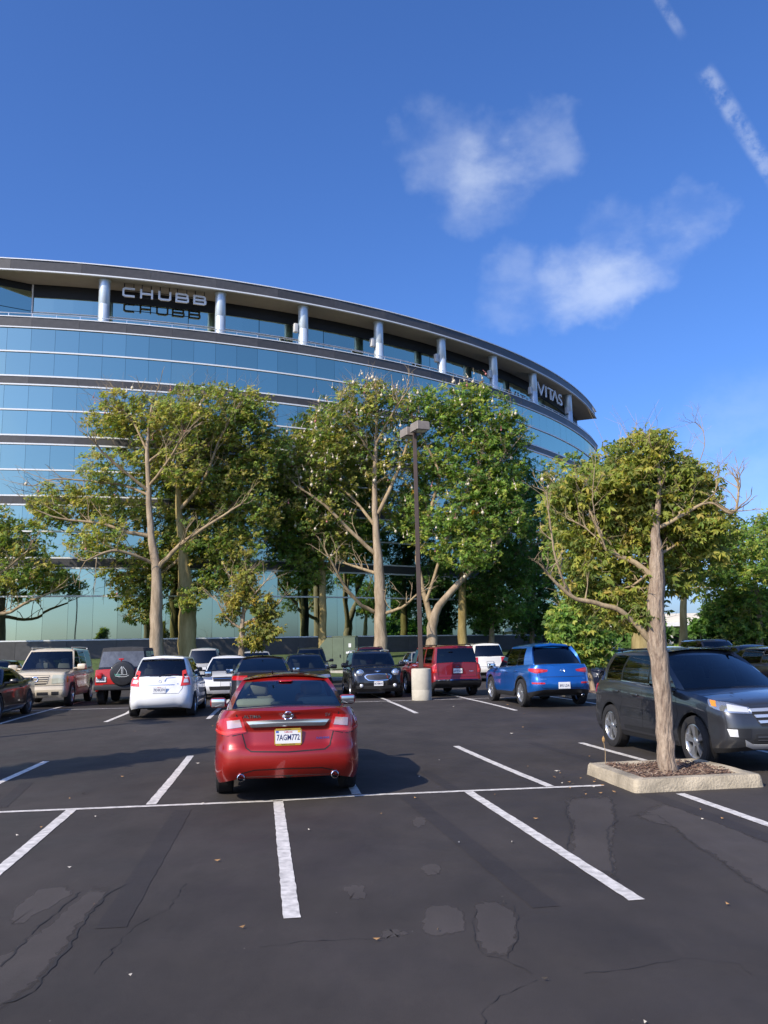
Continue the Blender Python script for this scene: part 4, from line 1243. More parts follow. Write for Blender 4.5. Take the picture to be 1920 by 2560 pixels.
grow_tree('floss_tree', 'light green tree with a slender green trunk near the white canopy building', TREES['floss_h'], M_BARK_GOLD, PAL_GREEN, 8, (.16, .09), .85, 40, twigs=40, trunk_z=gz(52), clump=.40, spread=1.15)
grow_tree('floss_tree', 'low branching tree cut by the picture edge left of the cream SUV', TREES['floss_i'], M_BARK_GREY, PAL_MIX, 9, (.16, .09), .85, 40, twigs=50, pods=6, blooms=5, trunk_z=foot('floss_i'), clump=.40, spread=1.15)
grow_tree('floss_tree', 'dark tree tight against the glass behind the red boxy SUV and white SUV', TREES['back_a'], M_BARK_GREY, PAL_DARK, 14, (.2, .12), 1.0, 40, twigs=10, trunk_z=foot('back_a'), clump=.45)
grow_tree('floss_tree', 'dark tree tight against the glass above the blue SUV roof', TREES['back_b'], M_BARK_GREY, PAL_DARK, 15, (.2, .12), 1.0, 40, twigs=10, trunk_z=foot('back_b'), clump=.45)
grow_tree('young_tree', 'small yellow leaved tree with bare twigs standing behind the white hatchback and sedans', TREES['small'], M_BARK_GREY, PAL_GOLD, 10, (.15, .07), 1.15, 36, clump=.25, twigs=120, twig_len=.55, branch_r=.010, droop=.5, trunk_z=gz(35), group='small trees in the parking lot')
grow_tree('ficus_tree', 'dense round dark green tree with a leaning trunk beside the blue SUV', TREES['ficus'], M_BARK_GREY, PAL_GREEN, 12, (.13, .06), 3.2, 80, clump=.24, twigs=0, branch_r=.010, droop=.5, trunk_z=gz(26.8) + .12, group='small trees in the parking lot')
grow_tree('island_tree', 'leafy tree with a rough pale trunk in the kerbed island by the grey SUV', TREES['near'], M_BARK_NEAR, PAL_NEAR, 13, (.080, .031), 2.1, 34, clump=.17, spread=1.30, twigs=150, twig_len=.5, branch_r=.0065, droop=.55, trunk_z=.12, group='small trees in the parking lot', trunk_n=26, n_side=9, autumn=2, flare=.07, shoot=.48)
# slender tree left of the view: its shadow lies across the empty stalls
grow_tree('young_tree', 'slender tree beyond the left picture edge whose shadow crosses the empty stalls', ([[(-8.2, 10.6, 0, .09), (-8.2, 10.6, 1.6, .07), (-8.15, 10.6, 3.0, .05), (-8.2, 10.6, 4.6, .02)], [(-8.2, 10.6, 2.2, .04), (-8.6, 10.3, 3.1, .02)]],
          [(-8.2, 10.6, 2.6, .65, .55), (-8.3, 10.5, 3.4, .7, .6), (-8.15, 10.65, 4.3, .5, .6)]), M_BARK_GREY, PAL_MIX, 21, (.15, .07), 3.0, 46, clump=.27, twigs=20, twig_len=.4, branch_r=.01, trunk_z=0, group='small trees in the parking lot')

# background trees and shrubs at the right edge and along the building
def bush(name, label, c, rx, rz, pal, seed, leaf=(.3, .18), n=26, per=70, clump=.55, group=None, cat='shrub', trunk=0.12):
    blobs = [(c[0] + dx * rx, c[1], c[2] + rz * (1 + dz), rx * .62, rz * .62) for dx, dz in ((-.45, -.25), (.45, -.3), (0, .25), (.1, -.35), (-.15, .05))]
    lim = [[(c[0], c[1], c[2], trunk), (c[0], c[1], c[2] + rz * .6, trunk * .8), (c[0] + .1, c[1], c[2] + rz * 1.3, trunk * .3)]]
    return grow_tree(name, label, (lim, blobs), M_BARK_GREY, pal, seed, leaf, n / 26., per, clump, 6, trunk_z=c[2], group=group, cat=cat, branch_r=.02, twig_len=.6)


BG = 'trees behind the parked cars at the right edge'
grow_tree('floss_tree', 'leafy tree filling the right picture edge behind the white car', TREES['floss_k'], M_BARK_GREY, PAL_GREEN, 16, (.18, .105), 1.0, 34, twigs=60, trunk_z=gz(56), clump=.42, spread=1.15, group='trees behind the parked cars at the right edge')
bush('dark_tree', 'dark broad tree at the right edge behind the white car', (24.2, 58, .2), 3.4, 2.6, PAL_DARK, 31, (.34, .2), 26, 70, .6, BG, 'tree', .3)
bush('dark_tree', 'dark tree filling the right edge above the parked cars', (27.0, 62, .2), 3.2, 3.2, PAL_DARK, 32, (.34, .2), 26, 70, .6, BG, 'tree', .3)
bush('dark_tree', 'dark tree between the two thick trunks behind the grey SUV', (16.4, 57, .2), 2.6, 2.6, PAL_DARK, 33, (.34, .2), 26, 70, .6, BG, 'tree', .3)
bush('round_shrub', 'clipped green shrub in front of the pale canopy building', (19.6, 54, .2), 1.5, 1.0, PAL_GREEN, 34, (.2, .12), 40, 70, .4, BG)
bush('round_shrub', 'low green shrub beside the slender trunk near the canopy building', (16.6, 50, .2), 1.3, .7, PAL_GREEN, 35, (.2, .12), 40, 70, .4, BG)
bush('round_shrub', 'yellow green shrub by the white car at the right edge', (26.0, 52, .2), 1.8, .8, PAL_MIX, 36, (.2, .12), 40, 70, .4, BG)

# ------------------------------------------------------------------ planting island with kerb
isl = [(2.93, 10.38), (4.62, 10.64), (4.41, 12.28), (2.72, 12.02)]
ic = Vector((sum(p[0] for p in isl) / 4, sum(p[1] for p in isl) / 4))


def inset(k):
    return [(ic.x + (x - ic.x) * k, ic.y + (y - ic.y) * k) for x, y in isl]


def ring_pts(k, rad=.06, n=4, jit=0.0, seed=0):
    q = [Vector(p) for p in inset(k)]
    r_ = random.Random(seed)
    o = []
    for i, p in enumerate(q):
        a, b = q[i - 1], q[(i + 1) % 4]
        d0, d1 = (a - p).normalized(), (b - p).normalized()
        for t in range(n + 1):
            s = t / n
            o.append(p + d0 * rad * (1 - s) ** 2 + d1 * rad * s ** 2)
        for t in range(1, 8):
            s = t / 8
            e = p.lerp(b, s)
            o.append(e + Vector((r_.uniform(-jit, jit), r_.uniform(-jit, jit))))
    return o


isl_root = thing('tree_island', 'square concrete kerbed planting island with bark mulch around the leafy tree', 'planter', (ic.x, ic.y, 0))
M_KERB = mat('kerb_concrete', (0.42, 0.355, 0.25), 0.9, noise_=0.32, nscale=4, bump=0.8, bscale=35)
rows = []
for k, z, j in ((1.0, -.02, .012), (.99, .03, .010), (.975, .125, .010), (.955, .150, .008), (.77, .150, .006), (.745, .14, .006), (.73, .05, 0)):
    rows.append([(p.x - ic.x, p.y - ic.y, z + (random.Random(int(p.x * 999)).uniform(-.004, .004))) for p in ring_pts(k, .07 if k > .9 else .03, 4, j, int(k * 100))])
MB().grid(rows, True).build('kerb_ring', M_KERB, isl_root, 50)
M_MULCH = mat('mulch', (0.16, 0.10, 0.07), .95, noise_=.5, nscale=22, bump=1.0, bscale=60)
g_ = []
for i in range(17):
    row = []
    for j in range(17):
        q = Vector(inset(.75)[0]).lerp(Vector(inset(.75)[1]), i / 16).lerp(Vector(inset(.75)[3]).lerp(Vector(inset(.75)[2]), i / 16), j / 16)
        row.append((q.x - ic.x, q.y - ic.y, .13 + .05 * noise.noise(Vector((q.x * 4, q.y * 4, 1))) + .02 * noise.noise(Vector((q.x * 14, q.y * 14, 3)))))
    g_.append(row)
MB().grid(g_).build('mulch_bed', M_MULCH, isl_root, 80)
r_ = random.Random(4)
ch = MB()
for _ in range(900):
    a, b = r_.random(), r_.random()
    q = Vector(inset(.73)[0]).lerp(Vector(inset(.73)[1]), a).lerp(Vector(inset(.73)[3]).lerp(Vector(inset(.73)[2]), a), b) - ic
    L = r_.uniform(.02, .07)
    ch.box((q.x, q.y, .15 + .04 * noise.noise(Vector(((q.x + ic.x) * 4, (q.y + ic.y) * 4, 1))) + r_.uniform(0, .015)), (L, r_.uniform(.006, .018), .005), r_.uniform(0, 6.3), r_.choice((0, 0, 1, 2)), Matrix.Rotation(r_.uniform(-.5, .5), 3, 'Y'))
c_o = ch.build('bark_chips', [mat('chip_brown', (.20, .12, .08), .9), mat('chip_pale', (.36, .26, .18), .9), mat('chip_dark', (.07, .045, .035), .9)], isl_root)
c_o['kind'] = 'stuff'
# dry seedling sticking out of the bed, and dead leaf
sd = thing('dry_seedling', 'thin dry stalk with a brown tip growing at the island kerb', 'plant', (2.98, 11.9, .15))
MB().tube([(0, 0, 0), (.01, 0, .15), (-.005, 0, .30)], [.006, .005, .004], 5).build('stalk', mat('dry_stalk', (.36, .26, .15), .9), sd)
MB().lathe([(.001, -.05), (.018, -.02), (.022, .01), (.001, .05)], 6, 'Z', (-.005, 0, .32)).build('tip', mat('dry_leaf', (.40, .24, .09), .9), sd)

# kerbed end island beside the blue SUV
ei = thing('end_island', 'concrete kerbed end island at the foot of the dense round tree', 'planter', (6.25, 26.9, gz(26.9)))
for nm, sc_, z0, z1, mt in (('kerb_ring', 1.0, -.05, .16, M_KERB), ('soil_bed', .82, .0, .175, M_MULCH)):
    MB().prism([(x * sc_, y * sc_) for x, y in ((-.6, -1.5), (-.45, -1.62), (.45, -1.55), (.6, -1.4), (.45, 1.5), (.3, 1.6), (-.6, 1.5), (-.72, 1.35))], z0, z1).build(nm, mt, ei)

# ------------------------------------------------------------------ lamp posts
M_BRONZE = mat('bronze_paint', (0.070, 0.046, 0.034), 0.5, noise_=.12, nscale=4)
M_HEAD = mat('bronze_faded', (0.24, 0.205, 0.17), 0.55, noise_=.12, nscale=6)
M_LENS = mat('lamp_lens', (0.55, 0.56, 0.55), 0.15)


def lamp_post(label, x, y, rz=0.0, lean=0.0):
    z = gz(y)
    root = thing('lamp_post', label, 'lamp post', (x, y, z), rz, 'parking lot lamp posts')
    prof = [(.30, -.03), (.31, .0), (.312, .30), (.309, .31), (.309, .33), (.312, .34), (.31, .92), (.30, .955), (.27, .97), (.0, .972)]
    MB().lathe(prof, 26).build('concrete_base', mat('base_concrete', (0.56, 0.51, 0.40), 0.85, noise_=.10, nscale=5, bump=.25, bscale=30), root, 35)
    pole = MB()
    h = 8.75
    w = .074
    q = []
    for zz, k in ((.97, 1.0), (1.02, 1.0), (h, .86)):
        q.append([(sx * w * k + lean * (zz - .97), sy * w * k, zz) for sx, sy in ((-1, -.8), (-.8, -1), (.8, -1), (1, -.8), (1, .8), (.8, 1), (-.8, 1), (-1, .8))])
    pole.grid(q, True)
    po = pole.build('pole', M_BRONZE, root, 30)
    MB().box((0, 0, .985), (.36, .36, .03)).build('base_plate', M_BRONZE, root)
    tx = lean * (h - .97)
    for az, zc in ((-66, h - .06), (114, h - .06)):
        a = R(az)
        d = Vector((math.cos(a), math.sin(a), 0)); s = Vector((-math.sin(a), math.cos(a), 0))
        c = Vector((tx, 0, zc)) + d * .40
        hd = MB()
        rows_ = []
        for dz, k in ((-.15, 1.0), (.09, .97), (.125, .90), (.14, .70)):
            rows_.append([c + d * (u * .28 * k) + s * (v * .23 * k) + Vector((0, 0, dz)) for u, v in ((-1, -.92), (-.94, -1), (.94, -1), (1, -.92), (1, .92), (.94, 1), (-.94, 1), (-1, .92))])
        hd.grid(rows_, True)
        o0 = len(hd.v)
        hd.add(rows_[-1], [tuple(range(8))]); hd.add(rows_[0], [tuple(reversed(range(8)))])
        ho = hd.build('lamp_head', M_HEAD, root, 30)
        MB().box(c + Vector((0, 0, -.157)) + d * .04, (.34, .34, .012), a).build('lens', M_LENS, ho)
        MB().box(Vector((tx, 0, zc)) + d * .12, (.18, .07, .07), a).build('arm', M_BRONZE, root)
    return root


lamp_post('brown lamp post with two box heads on a concrete base by the red boxy SUV', 1.06, 26.55, R(0), 0.0)
lamp_post('lamp post beyond the left picture edge whose thin shadow crosses the driving lane', -13.75, 12.35, R(10))

# ------------------------------------------------------------------ green utility cabinet
cb = thing('utility_cabinet', 'green metal utility cabinet with two doors on the lawn before the building', 'utility cabinet', (-2.83, 50.0, berm(-2.83, 50.0)), R(-3))
M_CAB = mat('cabinet_green', (0.13, 0.165, 0.10), 0.55, noise_=.08, nscale=3)
cz = 2.45 - berm(-2.83, 50) + .13
MB().box((0, 0, -.05), (2.35, 1.9, .22)).build('pad', M_CONC, cb)
MB().rbox((.37, 0, cz / 2 + .06), (1.36, 1.6, cz - .08), .03).build('body', M_CAB, cb, 30)
MB().add([(-1.05, -.8, .06), (-.31, -.8, .06), (-.31, .8, .06), (-1.05, .8, .06), (-1.05, -.8, cz * .74), (-.62, -.8, cz - .02), (-.31, -.8, cz - .02), (-.31, .8, cz - .02), (-.62, .8, cz - .02), (-1.05, .8, cz * .74)],
         [(0, 1, 6, 5, 4), (2, 3, 9, 8, 7), (3, 0, 4, 9), (4, 5, 8, 9), (5, 6, 7, 8), (1, 2, 7, 6)]).build('side_compartment', M_CAB, cb)
for x0, w in ((.04, .62), (.71, .62)):
    d_ = MB().box((x0, -.81, cz / 2 + .05), (w, .03, cz - .22)).build('door', M_CAB, cb)
    MB().box((x0 + .1, -.84, cz * .45), (.04, .05, .16)).build('handle', mat('cab_handle', (.03, .03, .03), .5), d_)
MB().box((.72, -.835, cz * .75), (.15, .012, .22)).build('notice', mat('notice_white', (.8, .8, .76), .6), cb)
MB().box((.66, -.835, cz * .54), (.34, .012, .11)).build('notice', MATS['notice_white'], cb)
MB().box((.37, 0, cz + .03), (1.42, 1.66, .05)).build('lid', M_CAB, cb)

# ------------------------------------------------------------------ far canopy building seen between the trunks
fb = thing('canopy_building', 'low pale building with a white flat canopy far behind the trees', 'building', (24.0, 78, .2))
M_PALE = mat('pale_stucco', (.62, .58, .50), .85, noise_=.05, nscale=1)
MB().box((5.0, 4, 2.2), (22, 7, 4.4)).build('wall', M_PALE, fb)
MB().box((3.5, -1.6, 3.3), (17, 5.0, .35)).build('canopy', mat('canopy_white', (.8, .8, .78), .6), fb)
for x in (-4.6, 1.0, 6.6, 11.6):
    MB().box((x, -3.8, 1.57), (.35, .35, 3.12)).build('column', M_PALE, fb)
for i in range(6):
    w_ = MB().box((-4.2 + i * 3.2, .46, 1.5), (2.4, .08, 2.3)).build('window', M_CORE, fb)
    MB().box((-4.2 + i * 3.2, .40, 1.5), (.08, .06, 2.3)).build('mullion', M_MULL, w_)
gb = thing('glass_pavilion', 'dark glass fronted low building with a pale fascia behind the slanted tree', 'building', (15.0, 76, .2))
MB().box((0, 3, 1.9), (9, 6, 3.8)).build('wall', M_CORE, gb)
MB().box((0, 2.8, 4.1), (9.6, 6.8, .6)).build('fascia', mat('canopy_white', (.8, .8, .78), .6), gb)
for i in range(5):
    MB().box((-4.2 + i * 2.1, -.06, 1.9), (.16, .12, 3.8)).build('mullion', M_PALE, gb)
MB().box((0, -.07, 2.7), (8.9, .1, .18)).build('sign_band', mat('teal_band', (.05, .25, .2), .5), gb)
pl = thing('white_post', 'slim pale square post behind the dense round tree', 'post', (11.6, 44.0, .2))
MB().box((0, 0, 1.75), (.30, .30, 3.3)).build('shaft', M_PALE, pl)
MB().box((0, 0, 3.47), (.62, .62, .14)).build('cap', M_PALE, pl)

# ------------------------------------------------------------------ cars
def paint(name, color, metal=0.35, rough=0.32, coat=1.0):
    return mat('paint_' + name, color, rough, metal, coat)


def car_glass(name, tint, alpha):
    """tinted automotive glass: mirror-like outside, partly see-through"""
    if name in MATS:
        return MATS[name]
    m = bpy.data.materials.new(name)
    m.use_nodes = True
    nt = m.node_tree; N = nt.nodes; K = nt.links
    N.remove(N['Principled BSDF'])
    out = N['Material Output']
    tr = N.new('ShaderNodeBsdfTransparent'); tr.inputs['Color'].default_value = (*[t * alpha for t in tint], 1)
    gl = N.new('ShaderNodeBsdfGlossy'); gl.inputs['Roughness'].default_value = 0.02; gl.inputs['Color'].default_value = (.92, .96, 1, 1)
    fr = N.new('ShaderNodeFresnel'); fr.inputs['IOR'].default_value = 1.55
    mr = N.new('ShaderNodeMapRange'); mr.inputs['To Min'].default_value = 0.02; mr.inputs['To Max'].default_value = 1.0
    K.new(fr.outputs[0], mr.inputs['Value'])
    mx = N.new('ShaderNodeMixShader')
    K.new(mr.outputs[0], mx.inputs[0]); K.new(tr.outputs[0], mx.inputs[1]); K.new(gl.outputs[0], mx.inputs[2])
    K.new(mx.outputs[0], out.inputs['Surface'])
    MATS[name] = m
    return m


G_CLEAR = car_glass('glass_clear', (.80, .94, .92), .74)
G_TINT = car_glass('glass_tint', (.62, .70, .70), .68)
G_DARK = car_glass('glass_dark', (.5, .55, .58), .26)
M_BLK = mat('black_plastic', (.018, .018, .019), .55, noise_=.1, nscale=8)
M_TRIM = mat('black_gloss', (.010, .010, .011), .18)
M_RUB = mat('tyre_rubber', (.020, .019, .019), .85, bump=.2, bscale=60)
M_RIM = mat('rim_alloy', (.62, .63, .64), .28, .85)
M_RIMD = mat('rim_grey', (.20, .20, .21), .35, .8)
M_CHR = mat('chrome', (.86, .87, .88), .07, 1.0)
M_RED = mat('tail_red', (.50, .012, .012), .12, 0, .8)
M_REDB = mat('tail_red_bright', (.68, .045, .03), .12, 0, .8)
M_WLENS = mat('lens_clear', (.74, .75, .76), .10, .25, 1.0)
M_HLAMP = mat('headlamp', (.55, .57, .60), .06, .75, 1.0)
M_AMB = mat('amber', (.85, .30, .02), .15, 0, .8)
M_CABIN = mat('cabin_dark', (.030, .029, .028), .8)
M_CREAM = mat('cabin_cream', (.52, .47, .36), .75)
M_GREY_SEAT = mat('seat_grey', (.10, .10, .10), .8)
M_PLATE = mat('plate_white', (.78, .78, .76), .45)
M_PLTXT = mat('plate_navy', (.02, .03, .12), .5)
M_MIRG = mat('mirror_glass', (.75, .78, .80), .03, 1.0)
M_PINK = mat('plate_script_red', (.55, .03, .05), .5)
M_GOLD = mat('plate_frame_gold', (.50, .33, .05), .35, .2)

_wheel = {}


def wheel_meshes(r, w, style, rimm):
    key = (r, w, style, rimm.name)
    if key in _wheel:
        return _wheel[key]
    rr = r * .68
    h = w / 2
    ty = MB()
    prof = [(rr, -h * .82), (rr * 1.03, -h * .95), (r * .88, -h), (r * .965, -h * .9), (r * .995, -h * .6)]
    for k in range(-2, 3):       # tread grooves
        y = k * h * .24
        prof += [(r, y - h * .09), (r, y + h * .09), (r * .975, y + h * .095), (r * .975, y + h * .145)]
    prof += [(r * .995, h * .62), (r * .965, h * .9), (r * .88, h), (rr * 1.03, h * .95), (rr, h * .82)]
    ty.lathe(prof, 40, 'Y')
    rm = MB()
    o = h * .80
    rm.lathe([(rr, -h * .6), (rr, o), (rr * .95, o + .004), (rr * .90, o - .012), (rr * .88, o - .07)], 40, 'Y')
    rm.lathe([(rr * .9, o - .09), (.0, o - .09)], 24, 'Y', mi=1)
    rm.lathe([(rr * .27, o - .05), (rr * .24, o - .008), (rr * .13, o), (.0, o)], 16, 'Y')
    n = style
    for k in range(n):
        a = 2 * math.pi * k / n + .2
        for da in ((-.13, .13) if n == 5 else (0,)):
            p0 = (rr * .2, 0); p1 = (rr * .93, 0)
            w0, w1 = rr * (.10 if n == 5 else .13), rr * (.085 if n == 5 else .15)
            q = []
            for rad, wd, aa in ((p0[0], w0, a), (p1[0], w1, a + da)):
                c = Vector((math.cos(aa), 0, math.sin(aa))) * rad
                s = Vector((-math.sin(aa), 0, math.cos(aa)))
                q.append((c - s * wd, c + s * wd))
            vs_ = []
            for (a_, b_), yo in zip(q, (o - .012, o - .004)):
                vs_ += [a_ + Vector((0, yo, 0)), b_ + Vector((0, yo, 0)), b_ + Vector((0, yo - .045, 0)), a_ + Vector((0, yo - .045, 0))]
            rm.add(vs_, [(0, 1, 5, 4), (1, 2, 6, 5), (2, 3, 7, 6), (3, 0, 4, 7)])
    _wheel[key] = (ty.mesh('wheel', M_RUB, 35), rm.mesh('rim', [rimm, M_BLK], 35))
    return _wheel[key]


class Car:
    def __init__(self, name, label, spec, loc, toward, pm, scale=1.0, yaw=0.0, glass=(G_TINT, G_TINT, G_TINT), cabin=M_CABIN, seatm=M_GREY_SEAT, group='parked cars', cat='car', roofm=None, cladm=None, rim=M_RIM, spokes=5, lowm=None, inner=True):
        self.s = spec
        S = spec
        hd = R(90 + 8 + yaw) + (math.pi if toward else 0)
        self.root = thing(name, label, cat, (loc[0], loc[1], gz(loc[1])), hd, group, scale)
        self.pm = pm
        L, W, H = S['L'], S['W'], S['H']
        self.xF, self.xR = S['xF'], S['xR']
        xf, xr, ra, wr = S['xf'], S['xr'], S['ra'], S['r']
        top = S['top']
        w2 = W / 2
        nf = S.get('nf', 8)
        xs0, xsN = xf + ra + .03, xr - ra - .03
        side_x = [xs0]
        for xc in (xf, xr):
            seg = [xc + ra * math.cos(R(a)) for a in range(0, 181, 15)]
            if xc == xr:
                n = 9
                a, b = side_x[-1], seg[0]
                side_x += [a + (b - a) * k / n for k in range(1, n)]
            side_x += seg
        side_x.append(xsN)
        tl = S.get('levels', [0, .07, .15, .24, .33, .42, .51, .60, .69, .78, .86, .93, .97, 1.0])
        nc = 7
        bowf, bowr = S.get('bowf', .10), S.get('bowr', .08)
        kf, kr = S.get('tapf', .05), S.get('tapr', .05)
        xm = (xs0 + xsN) / 2

        def tap(x):
            return 1 - kf * max(0, (x - xm) / (xs0 - xm)) ** 3 - kr * max(0, (xm - x) / (xm - xsN)) ** 3

        def outline(tz):
            """half outline at level value tz (list of tz per point or a number)"""
            o = []

            def tv(i):
                return tz[i] if isinstance(tz, list) else tz
            i = 0
            for k in range(nf):
                t = tv(i); F = self.xF - sinterp(S['front'], t); w = w2 * sinterp(S['side'], t) * tap(xs0)
                cyl = S.get('cyf', .42) * w
                y = (w - cyl) * k / nf
                o.append((F - bowf * (y / w) ** 2, y)); i += 1
            for k in range(nc + 1):
                t = tv(i); F = self.xF - sinterp(S['front'], t); w = w2 * sinterp(S['side'], t) * tap(xs0)
                cyl = S.get('cyf', .42) * w
                xa = F - bowf * ((w - cyl) / w) ** 2
                a = k / nc * math.pi / 2
                e = S.get('sqf', .75)
                cx_ = (xa - xs0)
                o.append((xs0 + cx_ * math.cos(a) ** e, (w - cyl) + cyl * math.sin(a) ** e)); i += 1
            for x in side_x[1:-1]:
                t = tv(i); o.append((x, w2 * sinterp(S['side'], t) * tap(x))); i += 1
            for k in range(nc + 1):
                t = tv(i); B = self.xR + sinterp(S['rear'], t); w = w2 * sinterp(S['side'], t) * tap(xsN)
                cyl = S.get('cyr', .38) * w
                xa = B + bowr * ((w - cyl) / w) ** 2
                a = (1 - k / nc) * math.pi / 2
                e = S.get('sqr', .7)
                o.append((xsN - (xsN - xa) * math.cos(a) ** e, (w - cyl) + cyl * math.sin(a) ** e)); i += 1
            for k in range(nf - 1, -1, -1):
                t = tv(i); B = self.xR + sinterp(S['rear'], t); w = w2 * sinterp(S['side'], t) * tap(xsN)
                cyl = S.get('cyr', .38) * w
                y = (w - cyl) * k / nf
                o.append((B + bowr * (y / w) ** 2, y)); i += 1
            return o
        top_o = outline(1.0)
        n = len(top_o)
        cl, zf, zr = S['cl'], S['zf'], S['zr']
        i_s0, i_sN = nf + nc, nf + nc + len(side_x) - 1
        zt, zb, zb0 = [], [], []
        for i, (x, y) in enumerate(top_o):
            zt.append(sinterp(top, x))
            if i <= i_s0:
                b = zf + (cl - zf) * max(0, (i - nf) / nc)
            elif i >= i_sN:
                b = cl + (zr - cl) * min(1, (i - i_sN) / nc)
            else:
                b = cl
            zb0.append(b)
            for xc in (xf, xr):
                if abs(x - xc) < ra:
                    b = max(b, wr + math.sqrt(max(0, ra * ra - (x - xc) ** 2)) - .01)
            zb.append(b)
        grid = []
        deform = S.get('deform')
        for t in tl:
            zs = [zb[i] + (zt[i] - zb[i]) * t for i in range(n)]
            tz = [(zs[i] - zb0[i]) / (zt[i] - zb0[i]) for i in range(n)]
            oo = outline(tz)
            row = [Vector((oo[i][0], oo[i][1], zs[i])) for i in range(n)]
            if deform:
                row = [Vector(deform(p.x, p.y, p.z)) for p in row]
            grid.append(row)
        self.grid_, self.n, self.top_o, self.zt = grid, n, top_o, zt
        crown = S.get('crown', .05)
        yedge = [(x, y) for x, y in top_o]
        self.cr = crown

        def deckz(x, y):
            z = sinterp(top, x)
            # edge half width at x
            best = w2 * .96
            ye = best if xsN < x < xs0 else None
            if ye is None:
                ye = min(top_o, key=lambda q: abs(q[0] - x))[1] or .05
            k = max(0.0, 1 - (y / max(ye, .05)) ** 2)
            return z + crown * (ye / w2) ** 2 * k
        self.deckz = deckz
        # ---- lower body shell
        ncl = S.get('clad', 0)          # number of level rows in dark plastic
        bodym, cladb = MB(), MB()
        for s in (1, -1):
            for j in range(len(tl) - 1):
                for i in range(n - 1):
                    a, b, c, d = grid[j][i], grid[j][i + 1], grid[j + 1][i + 1], grid[j + 1][i]
                    q = [Vector((p.x, p.y * s, p.z)) for p in (a, b, c, d)]
                    if s == 1:
                        q.reverse()
                    (cladb if j < ncl else bodym).add(q, [(0, 1, 2, 3)])
            # sill return
            r0 = [Vector((p.x, p.y * s, p.z)) for p in grid[0]]
            r1 = [Vector((p.x, max(p.y - .07, 0) * s, p.z + .01)) for p in grid[0]]
            (cladb if ncl else bodym).grid([r0, r1] if s == 1 else [r1, r0])
        # ---- deck (hood, boot lid), dark where it lies under the roof
        Gs = S['gh']
        cab = MB()
        M_ = 10
        for i in range(n - 1):
            for k in range(M_):
                q = []
                for ii, kk in ((i, k), (i, k + 1), (i + 1, k + 1), (i + 1, k)):
                    x, y = grid[-1][ii].x, grid[-1][ii].y * (1 - 2 * kk / M_)
                    ye = grid[-1][ii].y
                    z = grid[-1][ii].z + crown * (ye / w2) ** 2 * (1 - (1 - 2 * kk / M_) ** 2)
                    q.append(Vector((x, y, z)))
                mx = sum(p.x for p in q) / 4; my = sum(p.y for p in q) / 4
                inside = Gs['xrb'] + .05 < mx < Gs['xwb'] - .05 and abs(my) < Gs['yb'] - .06
                (cab if inside else bodym).add(q, [(0, 1, 2, 3)])
        # ---- greenhouse
        half = []      # (base xyz, top xyz, kind of the column that starts here)
        yb, yt = Gs['yb'], Gs['yt']
        zr_e = H - Gs.get('rc', .05)
        nw = 7
        cols = Gs['cols']             # side columns: list of (xb, xt, kind)
        for k in range(nw + 1):
            u = k / nw
            yb_, yt_ = Gs['ywb'] * u, Gs['ywt'] * u
            half.append(((Gs['xwb'] - Gs['sw'] * u * u, yb_), (Gs['xwt'] - Gs['sw'] * .6 * u * u, yt_), 'W' if k < nw else 'p'))
        x_first = (half[-1][0][0], half[-1][1][0])
        x_last_b, x_last_t = Gs['xrb'] + Gs['sr'], Gs['xrt'] + Gs['sr'] * .6
        for xb, xt, kd in cols:
            def yy(x, y0, yA, yB):
                # plan taper of the cabin side towards both ends
                u = (x - x_last_b) / max(.01, x_first[0] - x_last_b)
                return y0 - (y0 - yA) * max(0, (u - .72) / .28) ** 2 - (y0 - yB) * max(0, (.32 - u) / .32) ** 2
            half.append(((xb, yy(xb, yb, Gs['ywb'] + .02, Gs['yrb'] + .02)), (xt, yy(xt, yt, Gs['ywt'] + .02, Gs['yrt'] + .02)), kd))
        for k in range(nw, -1, -1):
            u = k / nw
            half.append(((Gs['xrb'] + Gs['sr'] * u * u, Gs['yrb'] * u), (Gs['xrt'] + Gs['sr'] * .6 * u * u, Gs['yrt'] * u), 'R' if k > 0 else 'end'))
        tlv = [0, Gs.get('g0', .07), .3, .55, .78, Gs.get('g1', .92), 1.0]
        bul = Gs.get('bulge', .03)
        m = len(half)
        ghrows = []
        for t in tlv:
            row = []
            for (bx_, by_), (tx_, ty_), kd in half:
                bz = deckz(bx_, by_) - .012
                u = bul * 4 * t * (1 - t)
                p = Vector((bx_ + (tx_ - bx_) * t, by_ + (ty_ - by_) * t, bz + (zr_e - bz) * t))
                r2 = Vector((p.x - (Gs['xwb'] + Gs['xrb']) / 2, p.y * 1.6))
                if r2.length > 1e-6:
                    r2.normalize()
                p += Vector((r2.x * u, r2.y * u, 0))
                row.append(p)
            ghrows.append(row)
        self.gh = ghrows
        gparts = {}
        roofb = MB()
